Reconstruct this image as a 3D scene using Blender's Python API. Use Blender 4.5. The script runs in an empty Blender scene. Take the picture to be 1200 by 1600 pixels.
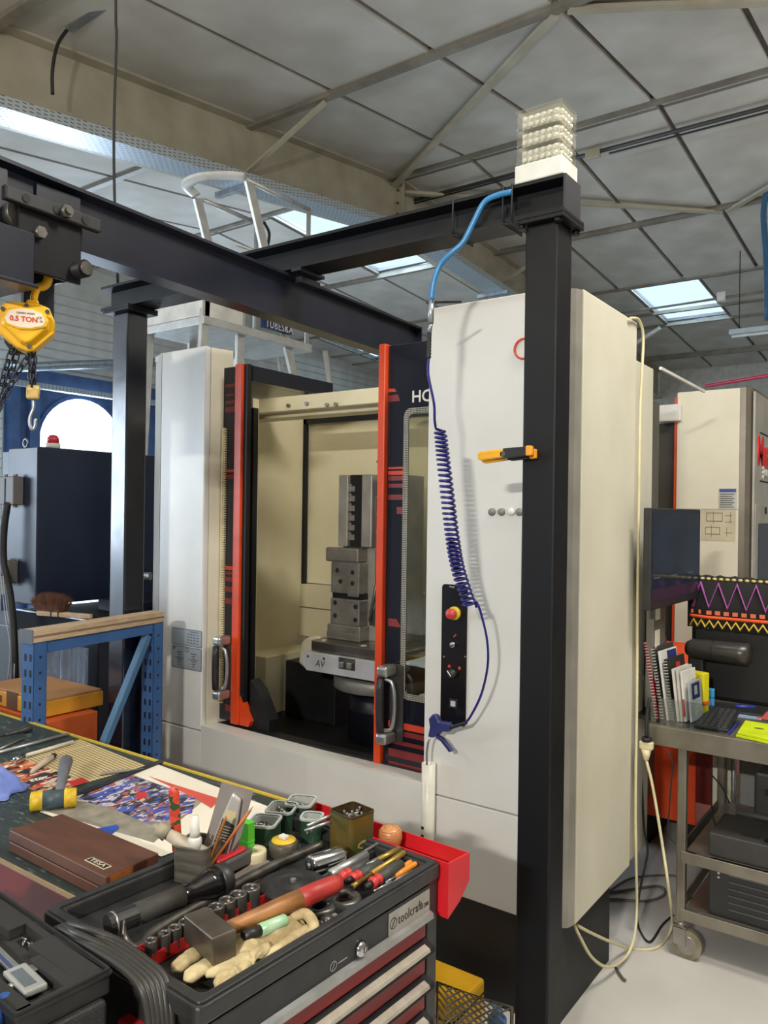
import bpy, bmesh, math, random
from mathutils import Matrix, Vector, Euler
random.seed(7)
sc = bpy.context.scene
COL = sc.collection
PI = math.pi

# ---------------------------------------------------------------- camera
FPX, YAW, ROLL, EYE = 1225.0, 0.623, 0.014, 1.65
cd = bpy.data.cameras.new('camera'); cam = bpy.data.objects.new('camera', cd); COL.objects.link(cam)
cd.sensor_fit = 'VERTICAL'; cd.sensor_height = 36.0; cd.lens = FPX / 1600 * 36.0
cd.clip_start = 0.02; cd.clip_end = 200
_f = Vector((-math.sin(YAW), math.cos(YAW), 0)); _r0 = Vector((math.cos(YAW), math.sin(YAW), 0)); _u0 = Vector((0, 0, 1))
_r = _r0 * math.cos(ROLL) + _u0 * math.sin(ROLL); _u = _u0 * math.cos(ROLL) - _r0 * math.sin(ROLL)
cam.matrix_world = Matrix(((_r.x, _u.x, -_f.x, 0), (_r.y, _u.y, -_f.y, 0), (_r.z, _u.z, -_f.z, EYE), (0, 0, 0, 1)))
sc.camera = cam
def ray(px, py): return _f + _r * ((px - 600) / FPX) + _u * ((800 - py) / FPX)
def onX(px, py, x): d = ray(px, py); return Vector((0, 0, EYE)) + d * (x / d.x)
def onY(px, py, y): d = ray(px, py); return Vector((0, 0, EYE)) + d * (y / d.y)
def onZ(px, py, z): d = ray(px, py); return Vector((0, 0, EYE)) + d * ((z - EYE) / d.z)

# ---------------------------------------------------------------- world, lamps, exposure
w = bpy.data.worlds.new('sky'); sc.world = w; w.use_nodes = True
bg = w.node_tree.nodes['Background']; bg.inputs[0].default_value = (0.72, 0.86, 1.0, 1); bg.inputs[1].default_value = 5.0
sc.view_settings.view_transform = 'Standard'; sc.view_settings.look = 'None'
sc.view_settings.exposure = -0.76; sc.view_settings.gamma = 1.0; sc.view_settings.use_curve_mapping = False
sc.cycles.max_bounces = 8; sc.cycles.diffuse_bounces = 4; sc.cycles.transparent_max_bounces = 12
sc.cycles.sample_clamp_indirect = 6.0; sc.cycles.use_denoising = True

def area_light(name, loc, target, sx, sy, watts, col):
    l = bpy.data.lights.new(name, 'AREA'); l.shape = 'RECTANGLE'; l.size = sx; l.size_y = sy; l.energy = watts; l.color = col
    o = bpy.data.objects.new(name, l); COL.objects.link(o); o.location = loc
    o.rotation_euler = (Vector(target) - Vector(loc)).to_track_quat('-Z', 'Y').to_euler()
    return o
WARM = (1.0, 0.955, 0.87); COOL = (0.74, 0.87, 1.0)
# workshop strip luminaires hanging behind the photographer plus added unseen uplights for the ceiling, daylight through windows and skylights
area_light('strip_lamp', (0.05, -2.4, 2.75), (-1.6, 2.3, 1.2), 0.3, 0.06, 225, WARM)
area_light('strip_lamp', (0.65, 2.2, 4.3), (0.2, 2.9, 0.0), 1.5, 0.2, 200, WARM)
area_light('strip_lamp', (-3.4, -2.2, 4.1), (-2.4, 1.6, 0.8), 1.5, 0.2, 50, WARM)
area_light('ceiling_fill_uplight', (0.2, 0.8, 3.6), (0.2, 0.9, 6.0), 3.0, 0.6, 170, WARM)  # unseen upward fill added to brighten the ceiling, as are the next two
area_light('ceiling_fill_uplight', (2.6, 8.0, 3.7), (2.5, 8.1, 6.0), 3.0, 0.6, 220, WARM)
area_light('ceiling_fill_uplight', (-3.6, 0.0, 3.6), (-3.6, 0.1, 6.0), 3.0, 0.6, 70, WARM)
area_light('window_daylight', (-11.9, 7.4, 1.9), (-3.0, 4.0, 1.3), 1.6, 2.6, 700, COOL)
area_light('window_daylight', (-11.1, -3.0, 2.2), (-2.5, 1.2, 1.0), 4.4, 2.4, 620, COOL)
area_light('skylight_daylight', (-3.63, 13.4, 5.6), (-3.63, 13.4, 0.0), 1.0, 2.0, 160, COOL)
area_light('skylight_daylight', (-6.86, 8.8, 5.9), (-6.86, 8.8, 0.0), 1.0, 2.2, 500, COOL)
area_light('skylight_daylight', (-9.9, 3.9, 5.6), (-9.6, 5.2, 0.0), 1.0, 2.2, 260, COOL)

# ---------------------------------------------------------------- helpers
def lin(c):
    def f(v):
        v /= 255.0
        return v / 12.92 if v <= 0.04045 else ((v + 0.055) / 1.055) ** 2.4
    return (f(c[0]), f(c[1]), f(c[2]), 1)

MATS = {}
def mat(name, col, rough=0.5, metal=0.0, col2=None, nscale=8.0, lo=0.35, hi=0.65, stretch=(1, 1, 1), bump=0.0, bscale=120.0,
        coat=0.0, alpha=1.0, trans=0.0, emit=0.0, spec=0.5, rough2=None):
    if name in MATS: return MATS[name]
    m = bpy.data.materials.new(name); m.use_nodes = True; nt = m.node_tree; N = nt.nodes; L = nt.links
    b = N['Principled BSDF']
    b.inputs['Base Color'].default_value = lin(col); b.inputs['Roughness'].default_value = rough; b.inputs['Metallic'].default_value = metal
    b.inputs['Coat Weight'].default_value = coat; b.inputs['Alpha'].default_value = alpha; b.inputs['Transmission Weight'].default_value = trans
    b.inputs['Specular IOR Level'].default_value = spec
    if emit: b.inputs['Emission Color'].default_value = lin(col); b.inputs['Emission Strength'].default_value = emit
    tc = N.new('ShaderNodeTexCoord'); mp = N.new('ShaderNodeMapping'); mp.inputs['Scale'].default_value = stretch
    L.new(tc.outputs['Object'], mp.inputs['Vector'])
    if col2 is None: col2 = tuple(max(0, c * 0.9) for c in col)
    nz = N.new('ShaderNodeTexNoise'); nz.inputs['Scale'].default_value = nscale; nz.inputs['Detail'].default_value = 5
    cr = N.new('ShaderNodeValToRGB'); cr.color_ramp.elements[0].position = lo; cr.color_ramp.elements[1].position = hi
    cr.color_ramp.elements[0].color = lin(col2); cr.color_ramp.elements[1].color = lin(col)
    L.new(mp.outputs[0], nz.inputs['Vector']); L.new(nz.outputs['Fac'], cr.inputs[0]); L.new(cr.outputs[0], b.inputs['Base Color'])
    if rough2 is not None:
        mr = N.new('ShaderNodeMapRange'); mr.inputs['To Min'].default_value = rough; mr.inputs['To Max'].default_value = rough2
        L.new(nz.outputs['Fac'], mr.inputs['Value']); L.new(mr.outputs[0], b.inputs['Roughness'])
    if bump:
        n2 = N.new('ShaderNodeTexNoise'); n2.inputs['Scale'].default_value = bscale; n2.inputs['Detail'].default_value = 3
        bp = N.new('ShaderNodeBump'); bp.inputs['Strength'].default_value = bump; bp.inputs['Distance'].default_value = 0.002
        L.new(mp.outputs[0], n2.inputs['Vector']); L.new(n2.outputs['Fac'], bp.inputs['Height']); L.new(bp.outputs[0], b.inputs['Normal'])
    MATS[name] = m
    return m

def ramp_mat(name, tex, stops, scale=(1, 1, 1), rough=0.6, interp='CONSTANT', coord='Object', rot=(0, 0, 0), **kw):
    """colour from one texture node through a colour ramp (flat print, grids, stripes)"""
    m = bpy.data.materials.new(name); m.use_nodes = True; nt = m.node_tree; N = nt.nodes; L = nt.links
    b = N['Principled BSDF']; b.inputs['Roughness'].default_value = rough; b.inputs['Metallic'].default_value = kw.get('metal', 0)
    tc = N.new('ShaderNodeTexCoord'); mp = N.new('ShaderNodeMapping'); mp.inputs['Scale'].default_value = scale; mp.inputs['Rotation'].default_value = rot
    L.new(tc.outputs[coord], mp.inputs['Vector'])
    t = N.new(tex); out = t.outputs[kw.get('out', 0)]
    for k, v in kw.get('props', {}).items(): setattr(t, k, v)
    for k, v in kw.get('ins', {}).items(): t.inputs[k].default_value = v
    L.new(mp.outputs[0], t.inputs['Vector'])
    cr = N.new('ShaderNodeValToRGB'); cr.color_ramp.interpolation = interp
    els = cr.color_ramp.elements
    while len(els) < len(stops): els.new(0.5)
    for e, (p, c) in zip(els, stops): e.position = p; e.color = lin(c)
    L.new(out, cr.inputs[0]); L.new(cr.outputs[0], b.inputs['Base Color'])
    MATS[name] = m
    return m

def T(x, y, z): return Matrix.Translation((x, y, z))
def RX(a): return Matrix.Rotation(a, 4, 'X')
def RY(a): return Matrix.Rotation(a, 4, 'Y')
def RZ(a): return Matrix.Rotation(a, 4, 'Z')
def FR(o, xd, yd):
    x = Vector(xd).normalized(); y = Vector(yd); y = (y - x * y.dot(x)).normalized(); z = x.cross(y); o = Vector(o)
    return Matrix(((x.x, y.x, z.x, o.x), (x.y, y.y, z.y, o.y), (x.z, y.z, z.z, o.z), (0, 0, 0, 1)))
def FRONT(x, y, z): return FR((x, y, z), (1, 0, 0), (0, 0, 1))      # local xy on a face looking to -Y
def SIDE(x, y, z): return FR((x, y, z), (0, 1, 0), (0, 0, 1))       # local xy on a face looking to +X
def rrect(x0, x1, y0, y1, r, n=4):
    p = []
    for cx, cy, a in ((x1 - r, y1 - r, 0), (x0 + r, y1 - r, 1), (x0 + r, y0 + r, 2), (x1 - r, y0 + r, 3)):
        for k in range(n + 1):
            t = (a + k / n) * PI / 2; p.append((cx + r * math.cos(t), cy + r * math.sin(t)))
    return p
def circ(r, n=20, cx=0, cy=0, sy=1): return [(cx + r * math.cos(2 * PI * k / n), cy + sy * r * math.sin(2 * PI * k / n)) for k in range(n)]
def smoothpts(pts, n=6):
    """Catmull-Rom through 3D points"""
    P = [Vector(p) for p in pts]; out = []
    Q = [P[0] * 2 - P[1]] + P + [P[-1] * 2 - P[-2]]
    for i in range(1, len(Q) - 2):
        a, b, c, d = Q[i - 1:i + 3]
        for k in range(n):
            t = k / n
            out.append(0.5 * ((2 * b) + (c - a) * t + (2 * a - 5 * b + 4 * c - d) * t * t + (3 * b - a - 3 * c + d) * t ** 3))
    out.append(P[-1]); return out

class MB:
    def __init__(s, M=None): s.v = []; s.f = []; s.sm = []; s.M = M or Matrix()
    def add(s, vs, fs, M=None, smooth=False):
        M = s.M @ M if M is not None else s.M
        o = len(s.v); s.v += [M @ Vector(p) for p in vs]; s.f += [tuple(o + i for i in f) for f in fs]; s.sm += [smooth] * len(fs); return s
    def box(s, x0, x1, y0, y1, z0, z1, M=None):
        return s.add([(x, y, z) for z in (z0, z1) for y in (y0, y1) for x in (x0, x1)],
                     [(0, 2, 3, 1), (4, 5, 7, 6), (0, 1, 5, 4), (2, 6, 7, 3), (0, 4, 6, 2), (1, 3, 7, 5)], M)
    def cb(s, c, sz, M=None):
        return s.box(c[0] - sz[0] / 2, c[0] + sz[0] / 2, c[1] - sz[1] / 2, c[1] + sz[1] / 2, c[2] - sz[2] / 2, c[2] + sz[2] / 2, M)
    def prism(s, poly, h0, h1, M=None, top=None, smooth=False):
        """polygon in local xy, extruded along z; optional different top outline"""
        n = len(poly); t = top or poly
        vs = [(p[0], p[1], h0) for p in poly] + [(p[0], p[1], h1) for p in t]
        fs = [tuple(range(n - 1, -1, -1)), tuple(range(n, 2 * n))]
        s.add(vs, fs, M)
        return s.add(vs, [(i, (i + 1) % n, n + (i + 1) % n, n + i) for i in range(n)], M, smooth)
    def ring(s, outer, inner, h0, h1, M=None):
        """closed outlines with the same count, a frame between them"""
        n = len(outer)
        vs = [(p[0], p[1], h) for h in (h0, h1) for p in outer] + [(p[0], p[1], h) for h in (h0, h1) for p in inner]
        fs = []
        for i in range(n):
            j = (i + 1) % n
            fs += [(i, j, n + j, n + i), (2 * n + j, 2 * n + i, 3 * n + i, 3 * n + j), (n + i, n + j, 3 * n + j, 3 * n + i), (j, i, 2 * n + i, 2 * n + j)]
        return s.add(vs, fs, M)
    def lathe(s, prof, n=20, M=None, smooth=True):
        vs = []; fs = []; m = len(prof)
        for k in range(n):
            a = 2 * PI * k / n
            for r, z in prof: vs.append((r * math.cos(a), r * math.sin(a), z))
        for k in range(n):
            k2 = (k + 1) % n
            for i in range(m - 1):
                fs.append((k * m + i, k2 * m + i, k2 * m + i + 1, k * m + i + 1))
        loop = abs(prof[0][0] - prof[-1][0]) < 1e-9 and abs(prof[0][1] - prof[-1][1]) < 1e-9
        if prof[0][0] > 1e-6 and not loop: fs.append(tuple(k * m for k in range(n - 1, -1, -1)))
        if prof[-1][0] > 1e-6 and not loop: fs.append(tuple(k * m + m - 1 for k in range(n)))
        return s.add(vs, fs, M, smooth)
    def cyl(s, a, b, r, r2=None, n=14, M=None, smooth=True):
        a = Vector(a); b = Vector(b); d = b - a
        q = d.to_track_quat('Z', 'Y').to_matrix().to_4x4()
        X = Matrix.Translation(a) @ q
        M = M @ X if M is not None else X
        n_ = n; r2 = r if r2 is None else r2; h = d.length
        vs = [(r * math.cos(2 * PI * k / n_), r * math.sin(2 * PI * k / n_), 0) for k in range(n_)] + [(r2 * math.cos(2 * PI * k / n_), r2 * math.sin(2 * PI * k / n_), h) for k in range(n_)]
        s.add(vs, [(k, (k + 1) % n_, n_ + (k + 1) % n_, n_ + k) for k in range(n_)], M, smooth)
        return s.add(vs, [tuple(range(n_ - 1, -1, -1)), tuple(range(n_, 2 * n_))], M)
    def tube(s, pts, r, n=8, closed=False, M=None, caps=True, flat=1.0):
        P = [Vector(p) for p in pts]; m = len(P); vs = []; fs = []; prev = None
        rr = r if isinstance(r, (list, tuple)) else [r] * m
        for i, p in enumerate(P):
            if closed: t = P[(i + 1) % m] - P[i - 1]
            else: t = P[min(i + 1, m - 1)] - P[max(i - 1, 0)]
            t = t.normalized() if t.length > 1e-9 else Vector((0, 0, 1))
            if prev is None:
                up = Vector((0, 0, 1)) if abs(t.z) < 0.9 else Vector((1, 0, 0))
                a = t.cross(up).normalized()
            else:
                a = (prev - t * prev.dot(t)).normalized()
            prev = a; b = t.cross(a)
            for k in range(n):
                th = 2 * PI * k / n; vs.append(p + a * (math.cos(th) * rr[i]) + b * (math.sin(th) * rr[i] * flat))
        e = m if closed else m - 1
        for i in range(e):
            j = (i + 1) % m
            for k in range(n):
                k2 = (k + 1) % n; fs.append((i * n + k, i * n + k2, j * n + k2, j * n + k))
        s.add(vs, fs, M, True)
        if not closed and caps: s.add(vs, [tuple(range(n - 1, -1, -1)), tuple((m - 1) * n + k for k in range(n))], M)
        return s
    def ball(s, c, r, M=None, sx=1, sy=1, sz=1, n=14):
        X = T(*c) @ Matrix.Diagonal((sx, sy, sz, 1))
        pr = [(r * math.sin(PI * k / 8), -r * math.cos(PI * k / 8)) for k in range(9)]; pr[0] = (0, -r); pr[-1] = (0, r)
        return s.lathe(pr, n, M @ X if M is not None else X)
    def mesh(s, name, m):
        me = bpy.data.meshes.new(name); me.from_pydata([tuple(v) for v in s.v], [], s.f); me.update()
        bm = bmesh.new(); bm.from_mesh(me); bmesh.ops.remove_doubles(bm, verts=bm.verts, dist=1e-6)
        bmesh.ops.recalc_face_normals(bm, faces=bm.faces)
        bm.to_mesh(me); bm.free()
        if len(me.polygons) == len(s.sm): me.polygons.foreach_set('use_smooth', s.sm)
        if m: me.materials.append(m)
        return me
    def build(s, name, m, parent=None, bev=0.0, seg=2, kind=None, label=None, loc=None):
        o = bpy.data.objects.new(name, s.mesh(name, m)); COL.objects.link(o)
        if parent is not None: o.parent = parent
        if loc is not None: o.location = loc
        if bev:
            md = o.modifiers.new('bevel', 'BEVEL'); md.width = bev; md.segments = seg; md.limit_method = 'ANGLE'; md.angle_limit = 0.7
        if kind: o['kind'] = kind
        if label: o['label'] = label
        return o

def thing(name, label, cat, loc=(0, 0, 0), rot=(0, 0, 0), group=None):
    o = bpy.data.objects.new(name, None); COL.objects.link(o); o.location = loc; o.rotation_euler = rot
    o.empty_display_size = 0.05; o['label'] = label; o['category'] = cat
    if group: o['group'] = group
    return o
def tag(o, label, cat, group=None):
    o['label'] = label; o['category'] = cat
    if group: o['group'] = group
    return o
def inst(src, parent=None, mw=None, name=None):
    o = src.copy(); COL.objects.link(o)
    if name: o.name = name
    if parent is not None: o.parent = parent
    if mw is not None: o.matrix_basis = mw
    return o
def text(name, body, size, M, m, parent=None, ext=0.0004, align='CENTER', sx=1.0, shear=0.0, bold=0.0):
    cu = bpy.data.curves.new(name, 'FONT'); cu.body = body; cu.size = size; cu.extrude = ext; cu.align_x = align; cu.align_y = 'CENTER'; cu.shear = shear; cu.offset = bold
    cu.resolution_u = 3
    if sx < .8: cu.space_character = 1.14
    t = bpy.data.objects.new(name, cu); COL.objects.link(t)
    bpy.context.view_layer.update()
    me = bpy.data.meshes.new_from_object(t.evaluated_get(bpy.context.evaluated_depsgraph_get()))
    bpy.data.objects.remove(t); bpy.data.curves.remove(cu)
    me.transform(M @ Matrix.Diagonal((sx, 1, 1, 1))); me.materials.clear(); me.materials.append(m); me.name = name
    o = bpy.data.objects.new(name, me); COL.objects.link(o)
    if parent is not None: o.parent = parent
    return o
def struct(o, label=None):
    o['kind'] = 'structure'
    if label: o['label'] = label
    return o
# ================================================================ materials
M_ceil = mat('ceiling_board', (206, 202, 194), 0.8, col2=(182, 176, 166), nscale=1.6, lo=0.35, hi=0.7, bump=0.1, bscale=30)
M_seam = mat('ceiling_seam', (122, 116, 116), 0.7)
M_cream = mat('cream_steel', (182, 175, 156), 0.45, col2=(164, 156, 136), nscale=3)
M_pur = mat('purlin_grey', (140, 134, 122), 0.5, col2=(115, 108, 98), nscale=4)
M_floor = mat('floor_paint', (202, 200, 195), 0.4, col2=(186, 183, 177), nscale=2.2, bump=0.05, bscale=40, rough2=0.6)
M_wallw = mat('white_cladding', (212, 212, 208), 0.5, col2=(196, 196, 192), nscale=3)
M_wall = mat('pale_wall', (200, 198, 190), 0.7)
M_blk = mat('black_steel_paint', (11, 12, 15), 0.42, col2=(17, 18, 22), nscale=9, rough2=0.6, spec=.3)
M_navy = mat('blueblack_paint', (20, 24, 38), 0.33, col2=(30, 32, 44), nscale=5)
M_galv = mat('galvanised', (176, 182, 188), 0.38, 0.85, col2=(150, 156, 162), nscale=14)
M_alu = mat('aluminium', (196, 197, 196), 0.35, 0.85, col2=(170, 171, 170), nscale=18)
M_steel = mat('machined_steel', (172, 169, 162), 0.33, 0.7, col2=(146, 143, 136), nscale=12)
M_dsteel = mat('dark_steel', (112, 109, 104), 0.36, 0.7, col2=(82, 79, 75), nscale=16)
M_chrome = mat('chrome', (205, 205, 205), 0.15, 1.0)
M_white = mat('white_paint', (226, 224, 216), 0.4)
M_rub = mat('black_rubber', (20, 20, 21), 0.6, col2=(32, 32, 33), nscale=20)
M_plas = mat('black_plastic', (30, 30, 31), 0.45, col2=(40, 40, 41), nscale=25)
M_blueframe = mat('blue_frame', (70, 96, 140), 0.5, col2=(58, 82, 122), nscale=5)
M_tray = ramp_mat('perforated_tray', 'ShaderNodeTexBrick', [(0.0, (60, 72, 84)), (0.5, (168, 178, 186))], scale=(1, 1, 1), rough=0.4, metal=0.3, out='Fac',
                  ins={'Scale': 1.0, 'Mortar Size': 0.012, 'Brick Width': 0.06, 'Row Height': 0.03, 'Mortar Smooth': 0.0})

M_trayS = ramp_mat('perforated_tray_side', 'ShaderNodeTexBrick', [(0.0, (60, 72, 84)), (0.5, (190, 198, 202))], rough=0.4, metal=0.3, out='Fac', rot=(0, PI / 2, 0),
                  ins={'Scale': 1.0, 'Mortar Size': 0.010, 'Brick Width': 0.026, 'Row Height': 0.05, 'Mortar Smooth': 0.0})
# ================================================================ room shell
RY0, RZ0, SF, SB = 7.58, 5.55, 0.13, 0.0625
def ceil_z(y): return RZ0 + SF * (y - RY0) if y < RY0 else RZ0 - SB * (y - RY0)
struct(MB().box(-11.6, 5.2, -9.2, 18.2, -0.1, 0).build('floor', M_floor))
XS = [-11.45 + 1.02 * k for k in range(17)]
off = -2.27 - min(XS, key=lambda v: abs(v + 2.27)); XS = [x + off for x in XS]
YF = [7.58 - 2.42 * k for k in range(7, -1, -1)]; YB = [7.58, 10.0, 12.33, 14.5, 16.7, 18.1]
ceiling = struct(MB().prism([(-9.2, ceil_z(-9.2) + .05), (7.58, RZ0 + .05), (18.2, ceil_z(18.2) + .05), (18.2, ceil_z(18.2) + .1), (7.58, RZ0 + .1), (-9.2, ceil_z(-9.2) + .1)], -11.6, -1.4,
        Matrix(((0, 0, 1, 0), (1, 0, 0, 0), (0, 1, 0, 0), (0, 0, 0, 1)))).build('ceiling', M_seam))
SKY = [(-3.63, 13.2), (-6.86, 8.6), (-10.1, 13.2), (-9.6, 3.9)]    # skylight cells (a point inside each)
XS2 = [-3.09 - 1.09 * k for k in range(8, -7, -1)]
def row_mesh(dy, slope, w_):
    g = 0.028
    return MB().prism([(g, g * slope), (dy - g, (dy - g) * slope), (dy - g, (dy - g) * slope + .05), (g, g * slope + .05)], g, w_ - g,
                      Matrix(((0, 0, 1, 0), (1, 0, 0, 0), (0, 1, 0, 0), (0, 0, 0, 1)))).mesh('ceiling_panel', M_ceil)
sky_cells = []
for rows in (YF, YB):
    for y, y2 in zip(rows[:-1], rows[1:]):
        w_ = 1.09 if y > 12 else 1.02; me = row_mesh(y2 - y, SF if y < RY0 - .01 else -SB, w_)
        for x in (XS2 if y > 12 else XS):
            if x > 3.5: continue
            if any(x < sx < x + w_ and y < sy < y2 for sx, sy in SKY): sky_cells.append((x, y, w_, y2 - y)); continue
            o = bpy.data.objects.new('ceiling_panel', me); COL.objects.link(o); o.parent = ceiling; o.location = (x, y, ceil_z(y))
# solid cover over the panels (right of the skylit bays) and pieces of cover around the skylight cells
def cover(x0, x1, y0, y1):
    c = MB(); 
    for a, b in ((y0, min(y1, RY0)), (max(y0, RY0), y1)):
        if b - a > 1e-3:
            c.prism([(a, ceil_z(a) + .05), (b, ceil_z(b) + .05), (b, ceil_z(b) + .1), (a, ceil_z(a) + .1)], x0, x1, Matrix(((0, 0, 1, 0), (1, 0, 0, 0), (0, 1, 0, 0), (0, 0, 0, 1))))
    return c
cov = MB()
def addc(c):
    n0 = len(cov.v); cov.f += [tuple(k + n0 for k in f) for f in c.f]; cov.v += c.v; cov.sm += c.sm
cuts = sorted(set([-9.2, RY0, 18.2] + [v for (x, y, w_, d_) in sky_cells for v in (y + .03, y + d_ - .03)]))
for y0, y1 in zip(cuts[:-1], cuts[1:]):
    holes = sorted((x + .03, x + w_ - .03) for (x, y, w_, d_) in sky_cells if y < (y0 + y1) / 2 < y + d_)
    x = -11.6
    for h0, h1 in holes: addc(cover(x, h0, y0, y1)); x = h1
    addc(cover(x, 5.2, y0, y1))
old = ceiling.data; ceiling.data = cov.mesh('ceiling', M_seam); bpy.data.meshes.remove(old)
# skylight panes
def glass_mat(name, tint, mixv, rough=0.05):
    m = bpy.data.materials.new(name); m.use_nodes = True; N = m.node_tree.nodes; L = m.node_tree.links
    N.remove(N['Principled BSDF']); o = N['Material Output']
    t = N.new('ShaderNodeBsdfTransparent'); t.inputs[0].default_value = tint; g = N.new('ShaderNodeBsdfGlossy'); g.inputs['Roughness'].default_value = rough
    mx = N.new('ShaderNodeMixShader'); mx.inputs[0].default_value = mixv
    L.new(t.outputs[0], mx.inputs[1]); L.new(g.outputs[0], mx.inputs[2]); L.new(mx.outputs[0], o.inputs[0]); MATS[name] = m; return m
M_sky = glass_mat('skylight_sheet', (0.66, 0.72, 0.75, 1), 0.08)
M_win = glass_mat('window_glass', (0.95, 0.97, 1.0, 1), 0.06)
for k, (x, y, w_, dy) in enumerate(sky_cells):
    s0 = SF if y < RY0 - .01 else -SB
    wn = struct(MB().prism([(0, 0), (dy, dy * s0), (dy, dy * s0 + .012), (0, .012)], 0.02, w_ - .02, Matrix(((0, 0, 1, 0), (1, 0, 0, 0), (0, 1, 0, 0), (0, 0, 0, 1)))).build('window_%d' % (k + 2), M_sky, loc=(x, y, ceil_z(y) + .03)))
    fr = MB()
    for xx in (0.0, w_ - .03): fr.prism([(0, -.02), (dy, dy * s0 - .02), (dy, dy * s0 + .012), (0, .012)], xx - .0, xx + .03, Matrix(((0, 0, 1, 0), (1, 0, 0, 0), (0, 1, 0, 0), (0, 0, 0, 1))))
    fr.build('window_frame', M_pur, wn)
# walls
XW = -11.4
struct(MB().box(-11.6, 5.2, 18.0, 18.2, 0, 5.0).build('wall_back', M_wall))
struct(MB().box(-11.6, 5.2, -9.2, -9.0, 0, 3.8).build('wall_front', M_wall))
struct(MB().box(5.0, 5.2, -9.0, 18.0, 0, 5.6).build('wall_right', M_wall))
wl = struct(MB().prism([(-9, 0), (-5.3, 0), (-5.3, 3.5), (-.7, 3.5), (-.7, 0), (6.15, 0), (6.15, 3.74), (9.2, 3.74), (9.2, 0), (18, 0), (18, ceil_z(18)), (RY0, RZ0), (-9, ceil_z(-9))], -0.12, 0.0, SIDE(XW, 0, 0)).build('wall_left', M_wallw))
bm_hi = MB().prism([(-9, 0.004), (18, 0.004), (18, .142), (-9, .142)], 0, .022, SIDE(XW, 0, 0), top=[(-9, .03), (18, .03), (18, .142), (-9, .142)]).mesh('cladding_board', M_wallw)
bm_a = MB().prism([(-.65, 0.004), (6.12, 0.004), (6.12, .142), (-.65, .142)], 0, .022, SIDE(XW, 0, 0), top=[(-.65, .03), (6.12, .03), (6.12, .142), (-.65, .142)]).mesh('cladding_board', M_wallw)
bm_b = MB().prism([(9.23, 0.004), (18, 0.004), (18, .142), (9.23, .142)], 0, .022, SIDE(XW, 0, 0), top=[(9.23, .03), (18, .03), (18, .142), (9.23, .142)]).mesh('cladding_board', M_wallw)
z = 0.02
while z < 4.85:
    for me in ((bm_hi,) if z > 3.74 else (bm_a, bm_b)):
        o = bpy.data.objects.new('cladding_board', me); COL.objects.link(o); o.parent = wl; o.location = (0, 0, z)
    z += 0.146
wn = struct(MB().box(XW - .06, XW - .05, -5.3, -.7, 0, 3.5).build('window_1', M_win))
for y in (-5.3, -4.15, -3.0, -1.85, -.76): MB().box(XW - .08, XW, y, y + .06, 0, 3.5).build('window_frame', M_blueframe, wn)
# blue gate with arched opening
yc, zc, rr = 7.42, 2.66, 0.80
arch = [(yc + rr * math.cos(PI * k / 16), zc + rr * math.sin(PI * k / 16)) for k in range(17)]
gate = struct(MB().prism([(6.15, 0), (yc - rr, 0)] + arch[::-1] + [(yc + rr, 0), (9.2, 0), (9.2, 3.74), (6.15, 3.74)], -0.08, 0.02, SIDE(XW, 0, 0)).build('door_1', M_blueframe))
MB().prism([(yc - rr, 0)] + arch[::-1] + [(yc + rr, 0)], -.04, -.035, SIDE(XW, 0, 0)).build('pane', M_win, gate)
fr = MB(); 
fr.ring([(yc - rr, 1.0)] + arch[::-1] + [(yc + rr, 1.0)], [(yc - rr + .06, 1.06)] + [(yc + (rr - .06) * math.cos(PI * k / 16), zc + (rr - .06) * math.sin(PI * k / 16)) for k in range(16, -1, -1)] + [(yc + rr - .06, 1.06)], .02, .06, SIDE(XW, 0, 0))
fr.build('window_frame', M_blueframe, gate)
for y0 in (6.18, 6.5): MB().box(XW + .02, XW + .12, y0, y0 + .16, 0, 3.72).build('gate_post', M_blueframe, gate)
MB().box(XW + .02, XW + .16, 6.15, 9.2, 3.5, 3.74).build('lintel', M_blueframe, gate)
# duct pipe and perforated tray over the gate
tag(MB().tube(smoothpts([(XW + .5, 5.9, 3.62), (XW + .5, 7.4, 3.92), (XW + .5, 9.4, 4.3)], 4), .07, 12).build('duct_pipe', M_galv), 'galvanised round duct rising above the arched window', 'pipe')
tag(MB().box(XW + .3, XW + .42, 5.8, 9.6, 3.42, 3.5).build('cable_tray', M_tray), 'narrow perforated cable tray along the blue lintel over the arched window', 'cable tray')

# purlins of the roof (structure) and girder, braces
PY = [(5.16, .045), (7.40, .03), (10.04, .045), (12.31, .03), (13.75, .035), (14.52, .03), (16.6, .10), (2.74, .045), (0.32, .045)]
for k, (y, h) in enumerate(PY):
    struct(MB().box(-11.4, 5, y - .035, y + .035, ceil_z(y) - h, ceil_z(y) + .02).build('trim_%d' % (k + 1), M_pur), 'beige roof purlin across the ceiling panels')
XG = -5.33
g = thing('roof_girder', 'deep cream steel roof girder rising to the ridge behind the black crane beam', 'girder', (XG, 0, 0))
def gz(y, d): return ceil_z(y) - d
YZ = Matrix(((0, 0, 1, 0), (1, 0, 0, 0), (0, 1, 0, 0), (0, 0, 0, 1)))
for nm, a, b in (('web', .0, .62),):
    MB().prism([(-9, gz(-9, b)), (RY0, gz(RY0, b)), (RY0, gz(RY0, a)), (-9, gz(-9, a))], -.01, .01, YZ).build('web', M_cream, g)
    MB().prism([(RY0, gz(RY0, b)), (17.9, gz(17.9, b)), (17.9, gz(17.9, a)), (RY0, gz(RY0, a))], -.01, .01, YZ).build('web', M_cream, g)
for a, b in ((.0, .02), (.60, .62)):
    MB().prism([(-9, gz(-9, b)), (RY0, gz(RY0, b)), (17.9, gz(17.9, b)), (17.9, gz(17.9, a)), (RY0, gz(RY0, a)), (-9, gz(-9, a))], -.12, .12, YZ).build('flange', M_cream, g)
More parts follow.
